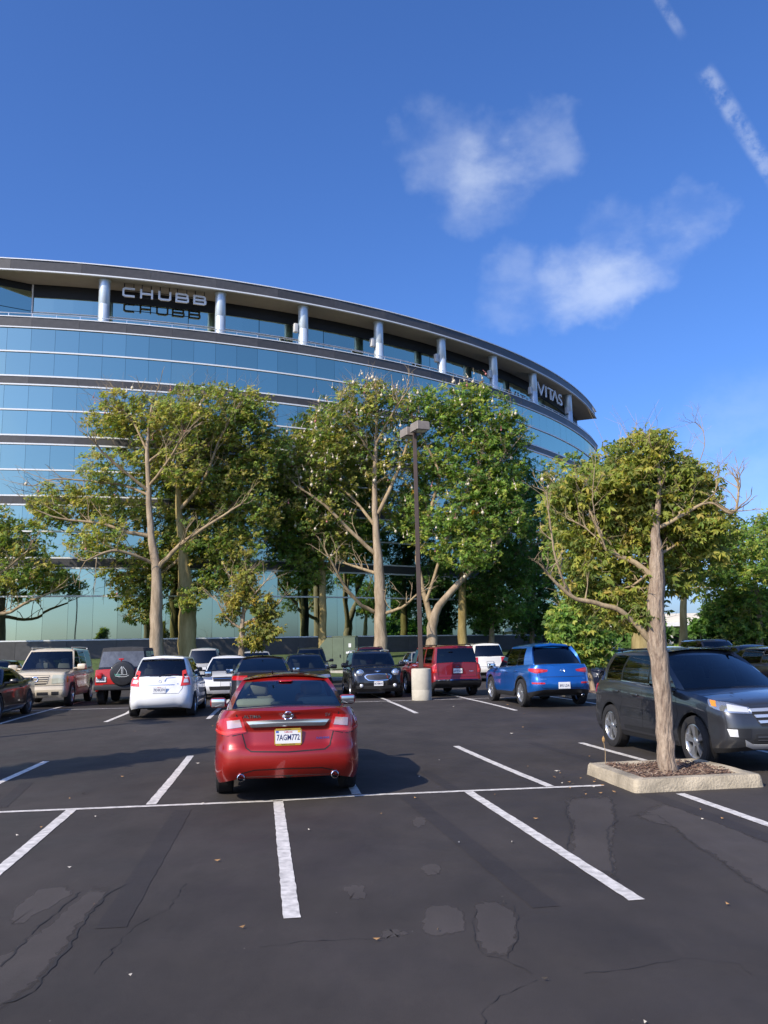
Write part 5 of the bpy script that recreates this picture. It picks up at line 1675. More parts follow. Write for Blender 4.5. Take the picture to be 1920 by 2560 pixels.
        for s in (1, -1):
            for j in range(len(tlv) - 1):
                for i in range(m - 1):
                    kd = half[i][2]
                    q = [Vector((p.x, p.y * s, p.z)) for p in (ghrows[j][i], ghrows[j][i + 1], ghrows[j + 1][i + 1], ghrows[j + 1][i])]
                    if s == 1:
                        q.reverse()
                    isg = 1 <= j < len(tlv) - 2 and kd in ('W', 'R', 'g', 'G', 'h')
                    if kd == 'W' and i == nw - 1 and False:
                        isg = False
                    if isg:
                        key = kd if kd in ('W', 'R') else (kd, s, i)
                        gparts.setdefault(key, MB()).add(q, [(0, 1, 2, 3)])
                    elif kd == 'k' and 1 <= j < len(tlv) - 2:
                        gparts.setdefault('k', MB()).add(q, [(0, 1, 2, 3)])
                    elif kd in ('W', 'R', 'g', 'G', 'h') and j in (0, len(tlv) - 2):
                        gparts.setdefault('k', MB()).add(q, [(0, 1, 2, 3)]) if j == 0 else roofb.add(q, [(0, 1, 2, 3)])
                    else:
                        roofb.add(q, [(0, 1, 2, 3)])
        rc = Gs.get('rc', .05)
        tr = ghrows[-1]
        for i in range(m - 1):
            for k in range(M_):
                q = []
                for ii, kk in ((i, k), (i, k + 1), (i + 1, k + 1), (i + 1, k)):
                    v = (1 - 2 * kk / M_)
                    xr_ = (tr[ii].x - Gs['xrt']) / (Gs['xwt'] - Gs['xrt'])
                    arch = Gs.get('arch', .035) * (1 - (2 * xr_ - 1) ** 2)
                    q.append(Vector((tr[ii].x, tr[ii].y * v, tr[ii].z + (rc * (tr[ii].y / yt) ** 2) * (1 - v * v) + arch * (tr[ii].y / yt) * (1 - v ** 4))))
                roofb.add(q, [(0, 1, 2, 3)])
        self.bvh = None
        # merge doubles through a bmesh so that shading is smooth across the panels
        self.body = self.weld(bodym, 'body', pm, 32)
        if ncl:
            self.weld(cladb, 'lower_cladding', cladm or M_BLK, 40)
        self.roof = self.weld(roofb, 'roof', roofm or pm, 32)
        if cab.f:
            self.weld(cab, 'cabin', cabin, 60)
        if 'k' in gparts:
            self.weld(gparts.pop('k'), 'window_surround', M_TRIM, 40)
        for key, b in gparts.items():
            if key == 'W':
                self.weld(b, 'windshield', glass[0], 60)
            elif key == 'R':
                self.weld(b, 'rear_window', glass[2], 60)
            else:
                self.weld(b, 'side_window', glass[1] if key[0] != 'G' else glass[2], 60)
        allb = MB()
        for b in (bodym, cladb, roofb):
            allb.add(b.v, b.f)
        for b in gparts.values():
            allb.add(b.v, b.f)
        self.bvh = BVHTree.FromPolygons([Vector(v) for v in allb.v], allb.f)
        # ---- underbody and wheels
        ub = MB()
        ub.box(((xf + xr) / 2, 0, (cl + .62) / 2 + .03), (xf - xr + 2 * ra + .25, W - .52, .62 - cl))
        ub.box(((xf + xr) / 2, 0, (cl + .5) / 2 + .02), (xf - xr - 2 * ra - .02, W - .16, .5 - cl))
        ub.build('underbody', M_BLK, self.root)
        tyw = S.get('tw', .215)
        tym, rmm = wheel_meshes(wr, tyw, spokes, rim)
        for x in (xf, xr):
            for s in (1, -1):
                wo = link('wheel', tym, self.root, (x, s * (w2 - tyw / 2 - .015), wr), (0, 0, 0 if s == 1 else math.pi))
                link('rim', rmm, wo)
        if inner:
            for x, sc_ in ((Gs.get('sx', .15), 1.0), (Gs.get('sx2', -.85), .96)):
                for s in (1, -1):
                    z0 = deckz(x, .3) - .04
                    b = MB().rbox((x, s * .37, z0 + .10), (.14, .46, .26), .4, 0, 0, 3, .86, -.15)
                    b.rbox((x - .06, s * .37, z0 + .30), (.11, .26, .17), .45, 0, 0, 3)
                    b.build('seat', seatm, self.root, 50)

    def weld(self, mb_, name, m_, ang):
        bm = bmesh.new()
        vs_ = [bm.verts.new(v) for v in mb_.v]
        for f in mb_.f:
            try:
                bm.faces.new([vs_[i] for i in f])
            except ValueError:
                pass
        bmesh.ops.remove_doubles(bm, verts=bm.verts, dist=.0008)
        bmesh.ops.recalc_face_normals(bm, faces=bm.faces)
        me = bpy.data.meshes.new(name)
        bm.to_mesh(me); bm.free()
        me.materials.append(m_)
        me.polygons.foreach_set('use_smooth', [True] * len(me.polygons))
        me.set_sharp_from_angle(angle=R(ang))
        return link(name, me, self.root)

    # ---- things laid on the surface. A view is a direction the patch is cast along
    VIEWS = {'R': ((1, 0, 0), (0, 1, 0)), 'F': ((-1, 0, 0), (0, 1, 0)), 'L': ((0, -1, 0), (1, 0, 0)), 'S': ((0, 1, 0), (1, 0, 0)),
             'RL': ((.82, -.57, 0), (.57, .82, 0)), 'RR': ((.82, .57, 0), (-.57, .82, 0)), 'FL': ((-.82, -.57, 0), (-.57, .82, 0)), 'FR': ((-.82, .57, 0), (.57, .82, 0))}

    def cast(self, view, a, b, off):
        if view in ('CR', 'CF'):      # around the left rear or front corner: a <= 0 is the flat end, a > 0 turns round the corner
            k = -1 if view == 'CR' else 1
            A = Vector(((self.xR + .55) if k < 0 else (self.xF - .60), .45, b))
            if a <= 0:
                o, d = Vector((A.x + k * 5, .45 + a, b)), Vector((-k, 0, 0))
            else:
                ph = a / .5
                w_ = Vector((k * math.cos(ph), math.sin(ph), 0))
                o, d = A + w_ * 5, -w_
            h, nrm, i, ds = self.bvh.ray_cast(o, d)
            if h is None:
                return None, None
            if nrm.dot(d) > 0:
                nrm = -nrm
            return h + nrm * off, nrm
        d, ax = (Vector(v) for v in self.VIEWS[view])
        o = ax * a + Vector((0, 0, b)) - d * 5
        h, nrm, i, ds = self.bvh.ray_cast(o, d)
        if h is None:
            return None, None
        if nrm.dot(d) > 0:
            nrm = -nrm
        return h + nrm * off, nrm

    def patch(self, name, view, top, bot, m_, off=.006, nu=10, nv=5, parent=None, mirror=False, skirt=.03):
        def res(pl, k):
            ds = [0]
            for p, q in zip(pl, pl[1:]):
                ds.append(ds[-1] + math.hypot(q[0] - p[0], q[1] - p[1]))
            o = []
            for i in range(k + 1):
                t = ds[-1] * i / k
                for j in range(len(pl) - 1):
                    if t <= ds[j + 1] + 1e-9:
                        u = (t - ds[j]) / max(1e-9, ds[j + 1] - ds[j])
                        o.append((pl[j][0] + (pl[j + 1][0] - pl[j][0]) * u, pl[j][1] + (pl[j + 1][1] - pl[j][1]) * u)); break
                else:
                    o.append(pl[-1])
            return o
        outs = []
        flip = {'R': 'R', 'F': 'F', 'L': 'S', 'S': 'L', 'RL': 'RR', 'RR': 'RL', 'FL': 'FR', 'FR': 'FL'}
        for mir in ((False, True) if mirror else (False,)):
            T, B = res(top, nu), res(bot, nu)
            rows_, ins = [], []
            last = None
            for j in range(nv + 1):
                row, rin = [], []
                for (ax_, az_), (bx_, bz_) in zip(T, B):
                    t = j / nv
                    a, b = ax_ + (bx_ - ax_) * t, az_ + (bz_ - az_) * t
                    p, nn = self.cast(view, a, b, off)
                    if p is None:
                        if last is None:
                            continue
                        p, nn = last
                    last = (p, nn)
                    row.append(p); rin.append(p - nn * skirt)
                if len(row) == nu + 1:
                    rows_.append(row); ins.append(rin)
            if len(rows_) < 2:
                continue
            # skirt around
            full = [[ins[0][i] for i in range(nu + 1)]] + rows_ + [[ins[-1][i] for i in range(nu + 1)]]
            full = [[ri[0] if k_ in (0, len(full) - 1) else ins[min(max(k_ - 1, 0), len(ins) - 1)][0]] + r_ + [ri[-1] if k_ in (0, len(full) - 1) else ins[min(max(k_ - 1, 0), len(ins) - 1)][-1]] for k_, (r_, ri) in enumerate(zip(full, full))]
            if mir:
                full = [[Vector((p.x, -p.y, p.z)) for p in r_] for r_ in full]
            b_ = MB().grid(full)
            outs.append(b_.build(name, m_, parent or self.root, 40))
        return outs

    def ribbon(self, name, view, pts, w, m_, off=.002, mirror=False, parent=None, step=.05):
        """thin line on the surface (panel gaps, trim)"""
        fine = []
        for (a, b), (c, d) in zip(pts, pts[1:]):
            n_ = max(1, int(math.hypot(c - a, d - b) / step))
            fine += [(a + (c - a) * k / n_, b + (d - b) * k / n_) for k in range(n_)]
        fine.append(pts[-1])
        for mir in ((False, True) if mirror else (False,)):
            l, r_ = [], []
            for i, (a, b) in enumerate(fine):
                p, q = fine[max(i - 1, 0)], fine[min(i + 1, len(fine) - 1)]
                dx, dz = q[0] - p[0], q[1] - p[1]
                k = math.hypot(dx, dz) or 1
                nx, nz = -dz / k * w / 2, dx / k * w / 2
                p1, n1 = self.cast(view, a + nx, b + nz, off); p2, n2 = self.cast(view, a - nx, b - nz, off)
                if p1 is None or p2 is None:
                    continue
                l.append(p1); r_.append(p2)
            if len(l) < 2:
                continue
            if mir:
                l = [Vector((p.x, -p.y, p.z)) for p in l]; r_ = [Vector((p.x, -p.y, p.z)) for p in r_]
            MB().grid([l, r_]).build(name, m_, parent or self.root)

    def plate(self, front, z, text, y=0.0, w=.305, h=.152, frame=M_BLK, txtm=M_PLTXT, script=True):
        p, nn = self.cast('F' if front else 'R', y, z, 0)
        s = 1 if front else -1
        x = p.x + s * .014
        for dy, dz in ((-.15, 0), (.15, 0), (0, .07), (0, -.07)):
            q, _ = self.cast('F' if front else 'R', y + dy, z + dz, 0)
            if q:
                x = max(x, q.x + .014) if front else min(x, q.x - .014)
        fr = MB().box((x - s * .004, y, z), (.012, w + .022, h + .022)).build('plate_frame', frame, self.root)
        pl_ = MB().box((x + s * .003, y, z), (.006, w, h)).build('license_plate', M_PLATE, self.root)
        self.plate_x = x
        if not text:
            return pl_
        v, f = text_mesh(text, h * .62, 0, bold=.0015, width=.80)
        xs_ = [q[0] for q in v]
        k = (w * .90) / (max(xs_) - min(xs_))
        MB().add([(x + s * .0075, y + q[0] * k * s, z + q[1] - h * .06) for q in v], f).build('plate_text', txtm, pl_)
        if not script:
            return pl_
        v, f = text_mesh('California', h * .17, 0, bold=.0005)
        MB().add([(x + s * .0075, y + q[0] * s, z + q[1] + h * .38) for q in v], f).build('plate_script', M_PINK, pl_)
        self.plate_x = x
        return pl_

    def badge(self, view, text, a, b, size, m_=M_CHR, width=1.0, off=.006):
        v, f = text_mesh(text, size, 0, bold=size * .02, width=width)
        s = -1 if view == 'R' else 1
        q = []
        for vx, vy, vz in v:
            p, nn = self.cast(view, a + s * vx, b + vy, off)
            if p is None:
                return
            q.append(p)
        MB().add(q, f).build('badge_text', m_, self.root)

    def ring(self, view, a, b, r0, r1, m_, name='emblem', sy=1.0, n=28, off=.01, thick=.02):
        rows_ = []
        for rad, of in ((r0, off - thick), (r0, off), ((r0 + r1) / 2, off + .006), (r1, off), (r1, off - thick)):
            row = []
            for k in range(n):
                t = 2 * math.pi * k / n
                p, nn = self.cast(view, a + rad * math.cos(t), b + rad * sy * math.sin(t), of)
                if p is None:
                    return None
                row.append(p)
            rows_.append(row)
        return MB().grid(rows_, True).build(name, m_, self.root, 50)

    def mirrors(self, x, z, m_, size=(.12, .24, .15), y=None, sides=(1, -1), m2=M_MIRG):
        for s in sides:
            yb = y or self.s['W'] / 2
            c = (x, s * (yb + size[1] * .40), z)
            b = MB().rbox(c, size, .35, R(-8) * s, 0, 3)
            b.tube([(x + .02, s * (yb - .14), z - .05), (x + .01, s * (yb + .05), z - .035)], [.035, .025], 8)
            mo = b.build('side_mirror', m_, self.root, 50)
            MB().rbox((x - size[0] / 2 - .001, s * (yb + size[1] * .40), z), (.012, size[1] * .82, size[2] * .78), .3, R(-8) * s).build('mirror_glass', m2, mo, 50)

    def exhaust(self, y, z, x=None, r=.04):
        x = x if x is not None else self.xR + .02
        MB().lathe([(r, .16), (r, 0), (r * .88, -.004), (r * .84, .02), (r * .84, .15)], 20, 'X', (x, y, z)).build('exhaust_pipe', M_CHR, self.root, 40)
        MB().lathe([(r * .84, .1), (.001, .1)], 20, 'X', (x, y, z)).build('exhaust_core', M_BLK, self.root)

    def rails(self, z, y, x0, x1, m_=M_ALU, h=.05, r=.016):
        for s in (1, -1):
            MB().tube([(x0, s * y, z), (x0 - .06, s * y, z + h), ((x0 + x1) / 2, s * y, z + h + .015), (x1 + .06, s * y, z + h), (x1, s * y, z)], r, 8).build('roof_rail', m_, self.root, 60)

    def handles(self, pts, m_, sides=('L', 'S')):
        for v in sides:
            for x, z in pts:
                p, nn = self.cast(v, x, z, 0)
                if p is None:
                    continue
                s = 1 if v == 'L' else -1
                MB().rbox((x, p.y + s * .018, z), (.19, .028, .030), .4, 0, 0, 3).build('door_handle', m_, self.root, 50)

    def seams(self, lines, mirror=True, w=.008):
        for l in lines:
            self.ribbon('panel_gap', 'L', l, w, M_CRACKC, .0015, mirror)


M_CRACKC = mat('panel_gap', (.008, .008, .008), .7)

SIDE_CAR = [(0, .94), (.10, .978), (.25, .996), (.42, .99), (.60, .984), (.76, .985), (.88, .96), (.95, .935), (1.0, .90)]
SIDE_SUV = [(0, .945), (.10, .985), (.25, 1.0), (.42, .992), (.58, .984), (.74, .99), (.86, .975), (.94, .945), (1.0, .90)]


def spec_sedan(**k):
    d = dict(L=4.86, W=1.83, H=1.47, xF=2.36, xR=-2.46, xf=1.43, xr=-1.35, r=.325, ra=.375, cl=.20, zf=.22, zr=.27,
             top=[(-2.46, 1.02), (-2.30, 1.045), (-1.75, 1.035), (-1.2, .985), (0, .945), (.95, .925), (1.5, .86), (2.05, .74), (2.36, .62)],
             front=[(0, .10), (.25, .02), (.5, 0), (.75, .06), (.9, .14), (1, .24)],
             rear=[(0, .10), (.08, .05), (.22, .0), (.42, .01), (.52, .045), (.62, .06), (.85, .085), (.95, .075), (1, .07)],
             side=SIDE_CAR, crown=.045, bowf=.20, bowr=.12,
             gh=dict(xwb=1.12, xwt=.28, sw=.22, xrb=-1.86, xrt=-1.02, sr=.16, yb=.82, yt=.585, ywb=.74, ywt=.53, yrb=.70, yrt=.52, rc=.045, arch=.03, g0=.06, g1=.93,
                     cols=[(.86, .06, 'g'), (-.08, -.10, 'k'), (-.14, -.16, 'g'), (-1.10, -.86, 'p'), (-1.42, -.98, 'p')]))
    gh = k.pop('gh', None)
    d.update(k)
    if gh:
        d['gh'] = dict(d['gh'], **gh)
    return d


def spec_suv(**k):
    d = dict(L=4.5, W=1.84, H=1.66, xF=2.22, xR=-2.24, xf=1.34, xr=-1.33, r=.355, ra=.415, cl=.25, zf=.26, zr=.32,
             top=[(-2.24, 1.06), (-2.0, 1.10), (-1.2, 1.10), (0, 1.06), (.80, 1.03), (1.3, 1.0), (1.85, .92), (2.22, .80)],
             front=[(0, .14), (.2, .03), (.45, 0), (.7, .03), (.88, .09), (1, .20)],
             rear=[(0, .14), (.12, .05), (.3, 0), (.5, .02), (.62, .06), (.8, .08), (1, .10)],
             side=SIDE_SUV, crown=.05, bowf=.20, bowr=.12, clad=2,
             gh=dict(xwb=1.02, xwt=.30, sw=.20, xrb=-2.10, xrt=-1.80, sr=.10, yb=.835, yt=.63, ywb=.76, ywt=.57, yrb=.70, yrt=.56, rc=.05, arch=.03, g0=.06, g1=.92, sx2=-.75,
                     cols=[(.80, .12, 'g'), (.0, -.05, 'k'), (-.06, -.10, 'g'), (-.92, -.90, 'k'), (-.98, -.96, 'G'), (-1.62, -1.50, 'p'), (-1.86, -1.66, 'p')]))
    gh = k.pop('gh', None)
    d.update(k)
    if gh:
        d['gh'] = dict(d['gh'], **gh)
    return d


# ---------------------------------------------------------------- red sedan in the foreground
def altima_deform(x, y, z):
    # boot lid recess around the plate, and a small lip on the boot edge
    if x < -2.05:
        if .62 < z < .91 and abs(y) < .56:
            k = min(1, (z - .62) / .06) * min(1, (.91 - z) / .05) * min(1, (.56 - abs(y)) / .10)
            x += .035 * max(0, k)
        if z > 1.03:
            x -= .03 * min(1, (z - 1.03) / .03) * max(0, 1 - abs(y) / .75)
    return x, y, z


P_RED = paint('red', (.37, .013, .007), .38, .30)
spec = spec_sedan(nf=14, tapr=.015, cyr=.36, sqr=.72, zr=.30, H=1.46, top=[(-2.46, 1.075), (-2.30, 1.095), (-1.75, 1.07), (-1.2, 1.0), (0, .95), (.95, .925), (1.5, .86), (2.05, .74), (2.36, .62)], levels=[0, .05, .10, .16, .22, .28, .34, .40, .44, .47, .50, .54, .58, .62, .66, .70, .74, .78, .82, .86, .90, .94, .97, 1.0], deform=altima_deform)
c = Car('red_sedan', 'red sedan seen from behind, the nearest car, parked alone in the middle', spec, (-1.52, 12.50), False, P_RED, .985, 0.0, (G_TINT, G_TINT, G_CLEAR), M_CREAM, mat('seat_tan', (.36, .31, .24), .8))
c.patch('taillight', 'CR', [(.12, 1.025), (.35, 1.005), (.68, .94)], [(.05, .835), (.30, .80), (.62, .84)], M_RED, .008, 16, 6, mirror=True)
# the patch coordinates run along the slanted view; a clear inner bar and bright lower edge
c.patch('taillight_lens', 'CR', [(.15, .99), (.32, .972)], [(.115, .90), (.30, .88)], mat('lens_pink', (.60, .42, .40), .08, .3, 1.0), .014, 8, 4, mirror=True)
c.patch('taillight_bulb', 'CR', [(.08, .868), (.35, .845), (.60, .87)], [(.06, .842), (.33, .812), (.60, .848)], M_REDB, .014, 6, 4, mirror=True)
bar = c.patch('chrome_bar', 'R', [(-.50, .965), (0, .985), (.50, .965)], [(-.44, .900), (0, .910), (.44, .900)], M_CHR, .022, 24, 4)
c.ring('R', 0, 1.025, .042, .060, M_CHR, 'emblem', .88)
c.patch('emblem_bar', 'R', [(-.070, 1.037), (.070, 1.037)], [(-.070, 1.012), (.070, 1.012)], M_CHR, .018, 6, 2)
c.badge('R', 'ALTIMA', .43, 1.02, .052, width=1.15)
c.badge('R', 'SV', -.48, 1.02, .055, width=1.1)
c.badge('R', 'PURE DRIVE', -.42, .745, .030, mat('badge_blue', (.03, .06, .25), .3))
pl_ = c.plate(False, .775, '7AGM772', frame=M_GOLD)
x = c.plate_x
for txt, dz, sz in (('ALUMNI', .087, .020), ('GENEVA COLLEGE', -.0875, .020)):
    v, f = text_mesh(txt, sz, 0)
    MB().box((x - .002, 0, .775 + dz), (.014, .30, .024)).build('plate_frame', M_GOLD, c.root)
    MB().add([(x - .0105, -q[0], .775 + dz + q[1]) for q in v], f).build('frame_text', M_BLK, c.root)
for y_, m_ in ((.13, mat('sticker_blue', (.05, .12, .45), .5)), (-.13, mat('sticker_yellow', (.8, .55, .05), .5))):
    MB().box((x - .0075, y_, .775 + .060), (.002, .032, .022)).build('sticker', m_, c.root)
c.ribbon('boot_gap', 'R', [(-.62, 1.05), (-.56, .86), (-.50, .66), (-.44, .62), (0, .605), (.44, .62), (.50, .66), (.56, .86), (.62, 1.05)], .014, M_CRACKC, .002)
c.ribbon('bumper_gap', 'R', [(-.86, .80), (-.66, .80), (-.56, .82)], .008, M_CRACKC, .002, True)
c.ribbon('bumper_crease', 'R', [(-.62, .30), (-.55, .365), (-.40, .405), (0, .415), (.40, .405), (.55, .365), (.62, .30)], .012, M_CRACKC, .002)
c.patch('diffuser', 'R', [(-.58, .318), (0, .330), (.58, .318)], [(-.56, .272), (0, .270), (.56, .272)], M_BLK, .006, 16, 2)
c.exhaust(.56, .315, c.xR + .09, .045); c.exhaust(-.56, .315, c.xR + .09, .045)
c.mirrors(.82, 1.02, P_RED, (.13, .25, .15))
c.seams([[(.42, .96), (.40, .55), (.46, .27)], [(-.66, .98), (-.62, .6), (-.80, .42)], [(1.02, .92), (1.06, .6)], [(-2.1, .77), (-1.80, .765)]])
c.handles([(-.48, .84), (.42 - 1.0, .84)][:1] + [(-1.05, .86)], P_RED)
MB().rbox((-1.10, 0, 1.392), (.10, .20, .02), .4).build('brake_light', M_RED, c.root, 50)
MB().rbox((-1.62, .0, 1.13), (.18, .42, .03), .4).build('parcel_tray', mat('tray_grey', (.10, .10, .09), .8), c.root, 50)
for s in (1, -1):
    MB().rbox((-1.44, s * .40, 1.115), (.26, .54, .14), .45, 0, 0, 4).build('rear_headrest', M_CREAM, c.root, 50)
MB().tube([(-1.05, .18, 1.49), (-1.07, .18, 1.53)], .012, 6).build('aerial', M_TRIM, c.root)
MB().rbox((.42, 0, 1.33), (.05, .24, .07), .4).build('inner_mirror', M_TRIM, c.root, 50)

# ---------------------------------------------------------------- grey SUV at the right
P_GREY = paint('magnetic_grey', (.055, .057, .062), .5, .30)
spec = spec_suv(L=4.52, W=1.84, H=1.625, xF=2.22, xR=-2.28, top=[(-2.28, 1.02), (-2.0, 1.10), (-1.2, 1.12), (0, 1.08), (.80, 1.05), (1.3, 1.01), (1.85, .93), (2.10, .85), (2.22, .78)], zf=.30,
                front=[(0, .10), (.12, .03), (.3, 0), (.5, .0), (.7, .02), (.88, .06), (1, .14)], nf=10, bowf=.16,
                levels=[0, .05, .10, .16, .22, .30, .38, .46, .54, .62, .70, .78, .85, .90, .94, .97, 1.0], clad=2,
                bowr=.18, cyr=.45, gh=dict(xwb=1.18, xwt=.16, yb=.82, yt=.60, ywt=.54, yrt=.52, xrt=-1.66, arch=.055, bulge=.05))
c = Car('grey_suv', 'dark grey compact SUV facing the viewer behind the leafy island tree', spec, (5.02, 13.80), True, P_GREY, 1.02, 2.0, (G_TINT, G_TINT, G_DARK), seatm=M_GREY_SEAT, spokes=5)
c.patch('grille', 'F', [(-.50, .835), (0, .85), (.50, .835)], [(-.38, .615), (0, .605), (.38, .615)], M_BLK, .006, 16, 5)
for k, z in enumerate((.815, .745, .675)):
    c.patch('grille_bar', 'F', [(-.49 + k * .035, z + .012), (0, z + .02), (.49 - k * .035, z + .012)], [(-.47 + k * .035, z - .022), (0, z - .016), (.47 - k * .035, z - .022)], M_ALU, .022, 14, 2)
c.ring('F', 0, .73, .085, .10, M_CHR, 'emblem', .42, off=.035)
c.patch('headlight', 'CF', [(.02, .85), (.30, .91), (.74, .955)], [(.02, .775), (.30, .79), (.62, .86)], M_HLAMP, .008, 14, 5, mirror=True)
c.patch('headlight_housing', 'CF', [(.06, .845), (.34, .895)], [(.06, .79), (.32, .81)], M_WLENS, .014, 6, 4, mirror=True)
c.patch('turn_signal', 'CF', [(.52, .93), (.66, .94)], [(.47, .86), (.57, .87)], M_AMB, .014, 4, 4, mirror=True)
c.patch('fog_light_surround', 'F', [(-.80, .60), (-.52, .585)], [(-.76, .47), (-.54, .46)], M_BLK, .006, 6, 4, mirror=True)
c.patch('fog_light', 'F', [(-.80, .585), (-.70, .58)], [(-.78, .49), (-.70, .485)], M_WLENS, .016, 4, 4, mirror=True)
c.patch('lower_grille', 'F', [(-.46, .52), (0, .53), (.46, .52)], [(-.50, .40), (0, .395), (.50, .40)], M_BLK, .006, 12, 3)
for z in (.44, .48):
    c.ribbon('grille_slat', 'F', [(-.45, z), (.45, z)], .012, M_RIMD, .014)
c.patch('skid_plate', 'F', [(-.62, .45), (-.50, .385), (0, .375), (.50, .385), (.62, .45)], [(-.60, .365), (-.48, .325), (0, .318), (.48, .325), (.60, .365)], mat('skid_silver', (.55, .56, .57), .4, .5), .010, 20, 3)
c.patch('taillight', 'CR', [(.2, 1.02), (.6, 1.05)], [(.2, .86), (.55, .9)], M_RED, .008, 8, 4, mirror=True)
c.mirrors(.80, 1.08, M_TRIM, (.14, .26, .17))
c.seams([[(.92, 1.02), (.97, .70), (.80, .42)], [(-.12, 1.07), (-.10, .42)], [(-.92, 1.07), (-.80, .82), (-.95, .62)], [(-.95, .32), (.90, .30)]])
c.ribbon('door_strip', 'L', [(-.75, .40), (.85, .40)], .06, M_BLK, .008, True)
c.ribbon('window_trim', 'L', [(-1.70, 1.145), (-1.2, 1.128), (0, 1.095), (.74, 1.07)], .018, M_CHR, .006, True)
c.handles([(-.30, .92), (-1.02, .95)], P_GREY)
c.ribbon('hood_line', 'F', [(-.42, .90), (-.47, .99)], .01, M_CRACKC, .002, True)
c.rails(1.60, .56, -1.40, .10, M_TRIM, .025, .014)

# ---------------------------------------------------------------- blue SUV
P_BLUE = paint('blue', (.006, .115, .42), .45, .28)
spec = spec_suv(L=4.48, W=1.85, H=1.655, xF=2.20, xR=-2.28, nf=10, clad=3, zr=.36, r=.37, ra=.43, levels=[0, .05, .10, .16, .22, .30, .38, .46, .54, .60, .64, .68, .74, .80, .86, .92, .97, 1.0],
                top=[(-2.28, 1.04), (-2.0, 1.12), (-1.2, 1.10), (0, 1.04), (.80, 1.0), (1.3, .99), (1.85, .93), (2.20, .80)],
                bowr=.22, cyr=.48, sqr=.85, tapr=.07, gh=dict(xwb=1.12, xwt=.22, xrb=-2.08, xrt=-1.52, sr=.20, yb=.82, yt=.60, ywt=.54, yrb=.66, yrt=.48, arch=.06, bulge=.05, cols=[(.80, .02, 'g'), (.0, -.05, 'k'), (-.06, -.10, 'g'), (-.88, -.86, 'k'), (-.94, -.92, 'G'), (-1.40, -1.22, 'p'), (-1.86, -1.52, 'p')]))
c = Car('blue_suv', 'bright blue SUV seen from behind, right of the lamp post', spec, (4.20, 24.35), False, P_BLUE, .98, 2.5, (G_TINT, G_DARK, G_DARK))
c.patch('taillight', 'CR', [(-.06, .985), (.30, 1.03), (.64, 1.02)], [(-.03, .935), (.30, .895), (.60, .965)], M_RED, .008, 14, 4, mirror=True)
c.patch('taillight_lens', 'CR', [(.08, .98), (.36, .995)], [(.08, .94), (.36, .93)], M_REDB, .014, 8, 3, mirror=True)
c.patch('reflector', 'CR', [(.06, .655), (.45, .665)], [(.06, .615), (.44, .62)], M_RED, .008, 8, 3, mirror=True)
c.ring('R', 0, .965, .052, .068, M_CHR, 'emblem', .62)
c.badge('R', 'H', 0, .965, .075, width=1.2)
c.badge('R', 'TUCSON', .55, .74, .045)
c.badge('R', 'AWD', -.60, .74, .04)
c.plate(False, .575, '895 LDA', frame=M_PLATE, script=False)
c.ribbon('tailgate_gap', 'R', [(-.68, 1.04), (-.66, .62), (-.56, .505), (.56, .505), (.66, .62), (.68, 1.04)], .010, M_CRACKC, .002)
c.ribbon('tailgate_crease', 'R', [(-.63, .80), (.63, .80)], .012, M_CRACKC, .002)
c.patch('spoiler', 'R', [(-.44, 1.60), (0, 1.635), (.44, 1.60)], [(-.47, 1.555), (0, 1.585), (.47, 1.555)], P_BLUE, .06, 14, 2)
c.exhaust(-.55, .30, c.xR + .10, .04)
c.mirrors(.80, 1.06, mat('mirror_cap_blue', (.35, .42, .5), .2, .5, 1), (.13, .25, .16))
c.seams([[(.88, 1.0), (.92, .66), (.78, .42)], [(-.10, 1.05), (-.08, .40)], [(-.92, 1.08), (-.80, .80), (-.98, .60)]])
c.handles([(-.28, .91), (-1.02, .95)], P_BLUE)
MB().add([(-1.25, 0, 1.66), (-1.42, .025, 1.66), (-1.42, -.025, 1.66), (-1.44, 0, 1.735)], [(0, 1, 3), (0, 3, 2), (1, 2, 3)]).build('shark_fin', P_BLUE, c.root)

# ---------------------------------------------------------------- red boxy SUV
P_RED2 = paint('dark_red', (.26, .012, .014), .3, .34)
spec = spec_suv(L=4.41, W=1.756, H=1.665, xF=2.18, xR=-2.20, nf=9, clad=3, zr=.36, bowr=.05, sqr=.45, sqf=.5, cyr=.22, tapr=.02,
                top=[(-2.20, 1.07), (-2.0, 1.09), (-1.2, 1.09), (0, 1.08), (.85, 1.06), (1.3, 1.06), (1.85, 1.02), (2.18, .92)],
                rear=[(0, .10), (.10, .02), (.25, 0), (.36, .0), (.42, .04), (.6, .05), (.8, .06), (1, .07)],
                gh=dict(xwb=.95, xwt=.50, xrb=-2.10, xrt=-1.96, sr=.04, yb=.79, yt=.66, yrb=.70, yrt=.61, ywb=.72, ywt=.60, bulge=.015,
                        cols=[(.72, .34, 'g'), (.02, .0, 'p'), (-.06, -.06, 'g'), (-.88, -.88, 'p'), (-1.0, -1.0, 'G'), (-1.72, -1.70, 'p'), (-1.98, -1.88, 'p')]))
c = Car('red_suv', 'red boxy SUV seen from behind with the lamp post shadow on its tailgate', spec, (1.80, 30.0), False, P_RED2, 1.0, 6.0, (G_TINT, G_DARK, G_DARK))
c.patch('taillight', 'R', [(-.83, 1.03), (-.70, 1.03)], [(-.83, .78), (-.70, .78)], M_RED, .012, 4, 6, mirror=True)
c.patch('taillight_lens', 'R', [(-.82, .90), (-.71, .90)], [(-.82, .83), (-.71, .83)], M_REDB, .02, 3, 3, mirror=True)
c.ribbon('tailgate_gap', 'R', [(-.66, 1.07), (-.66, .64), (.66, .64), (.66, 1.07)], .010, M_CRACKC, .002)
c.badge('R', 'Jeep', .0, .985, .075)
c.badge('R', 'PATRIOT', -.48, .82, .035)
c.plate(False, .84, '6XYF354')
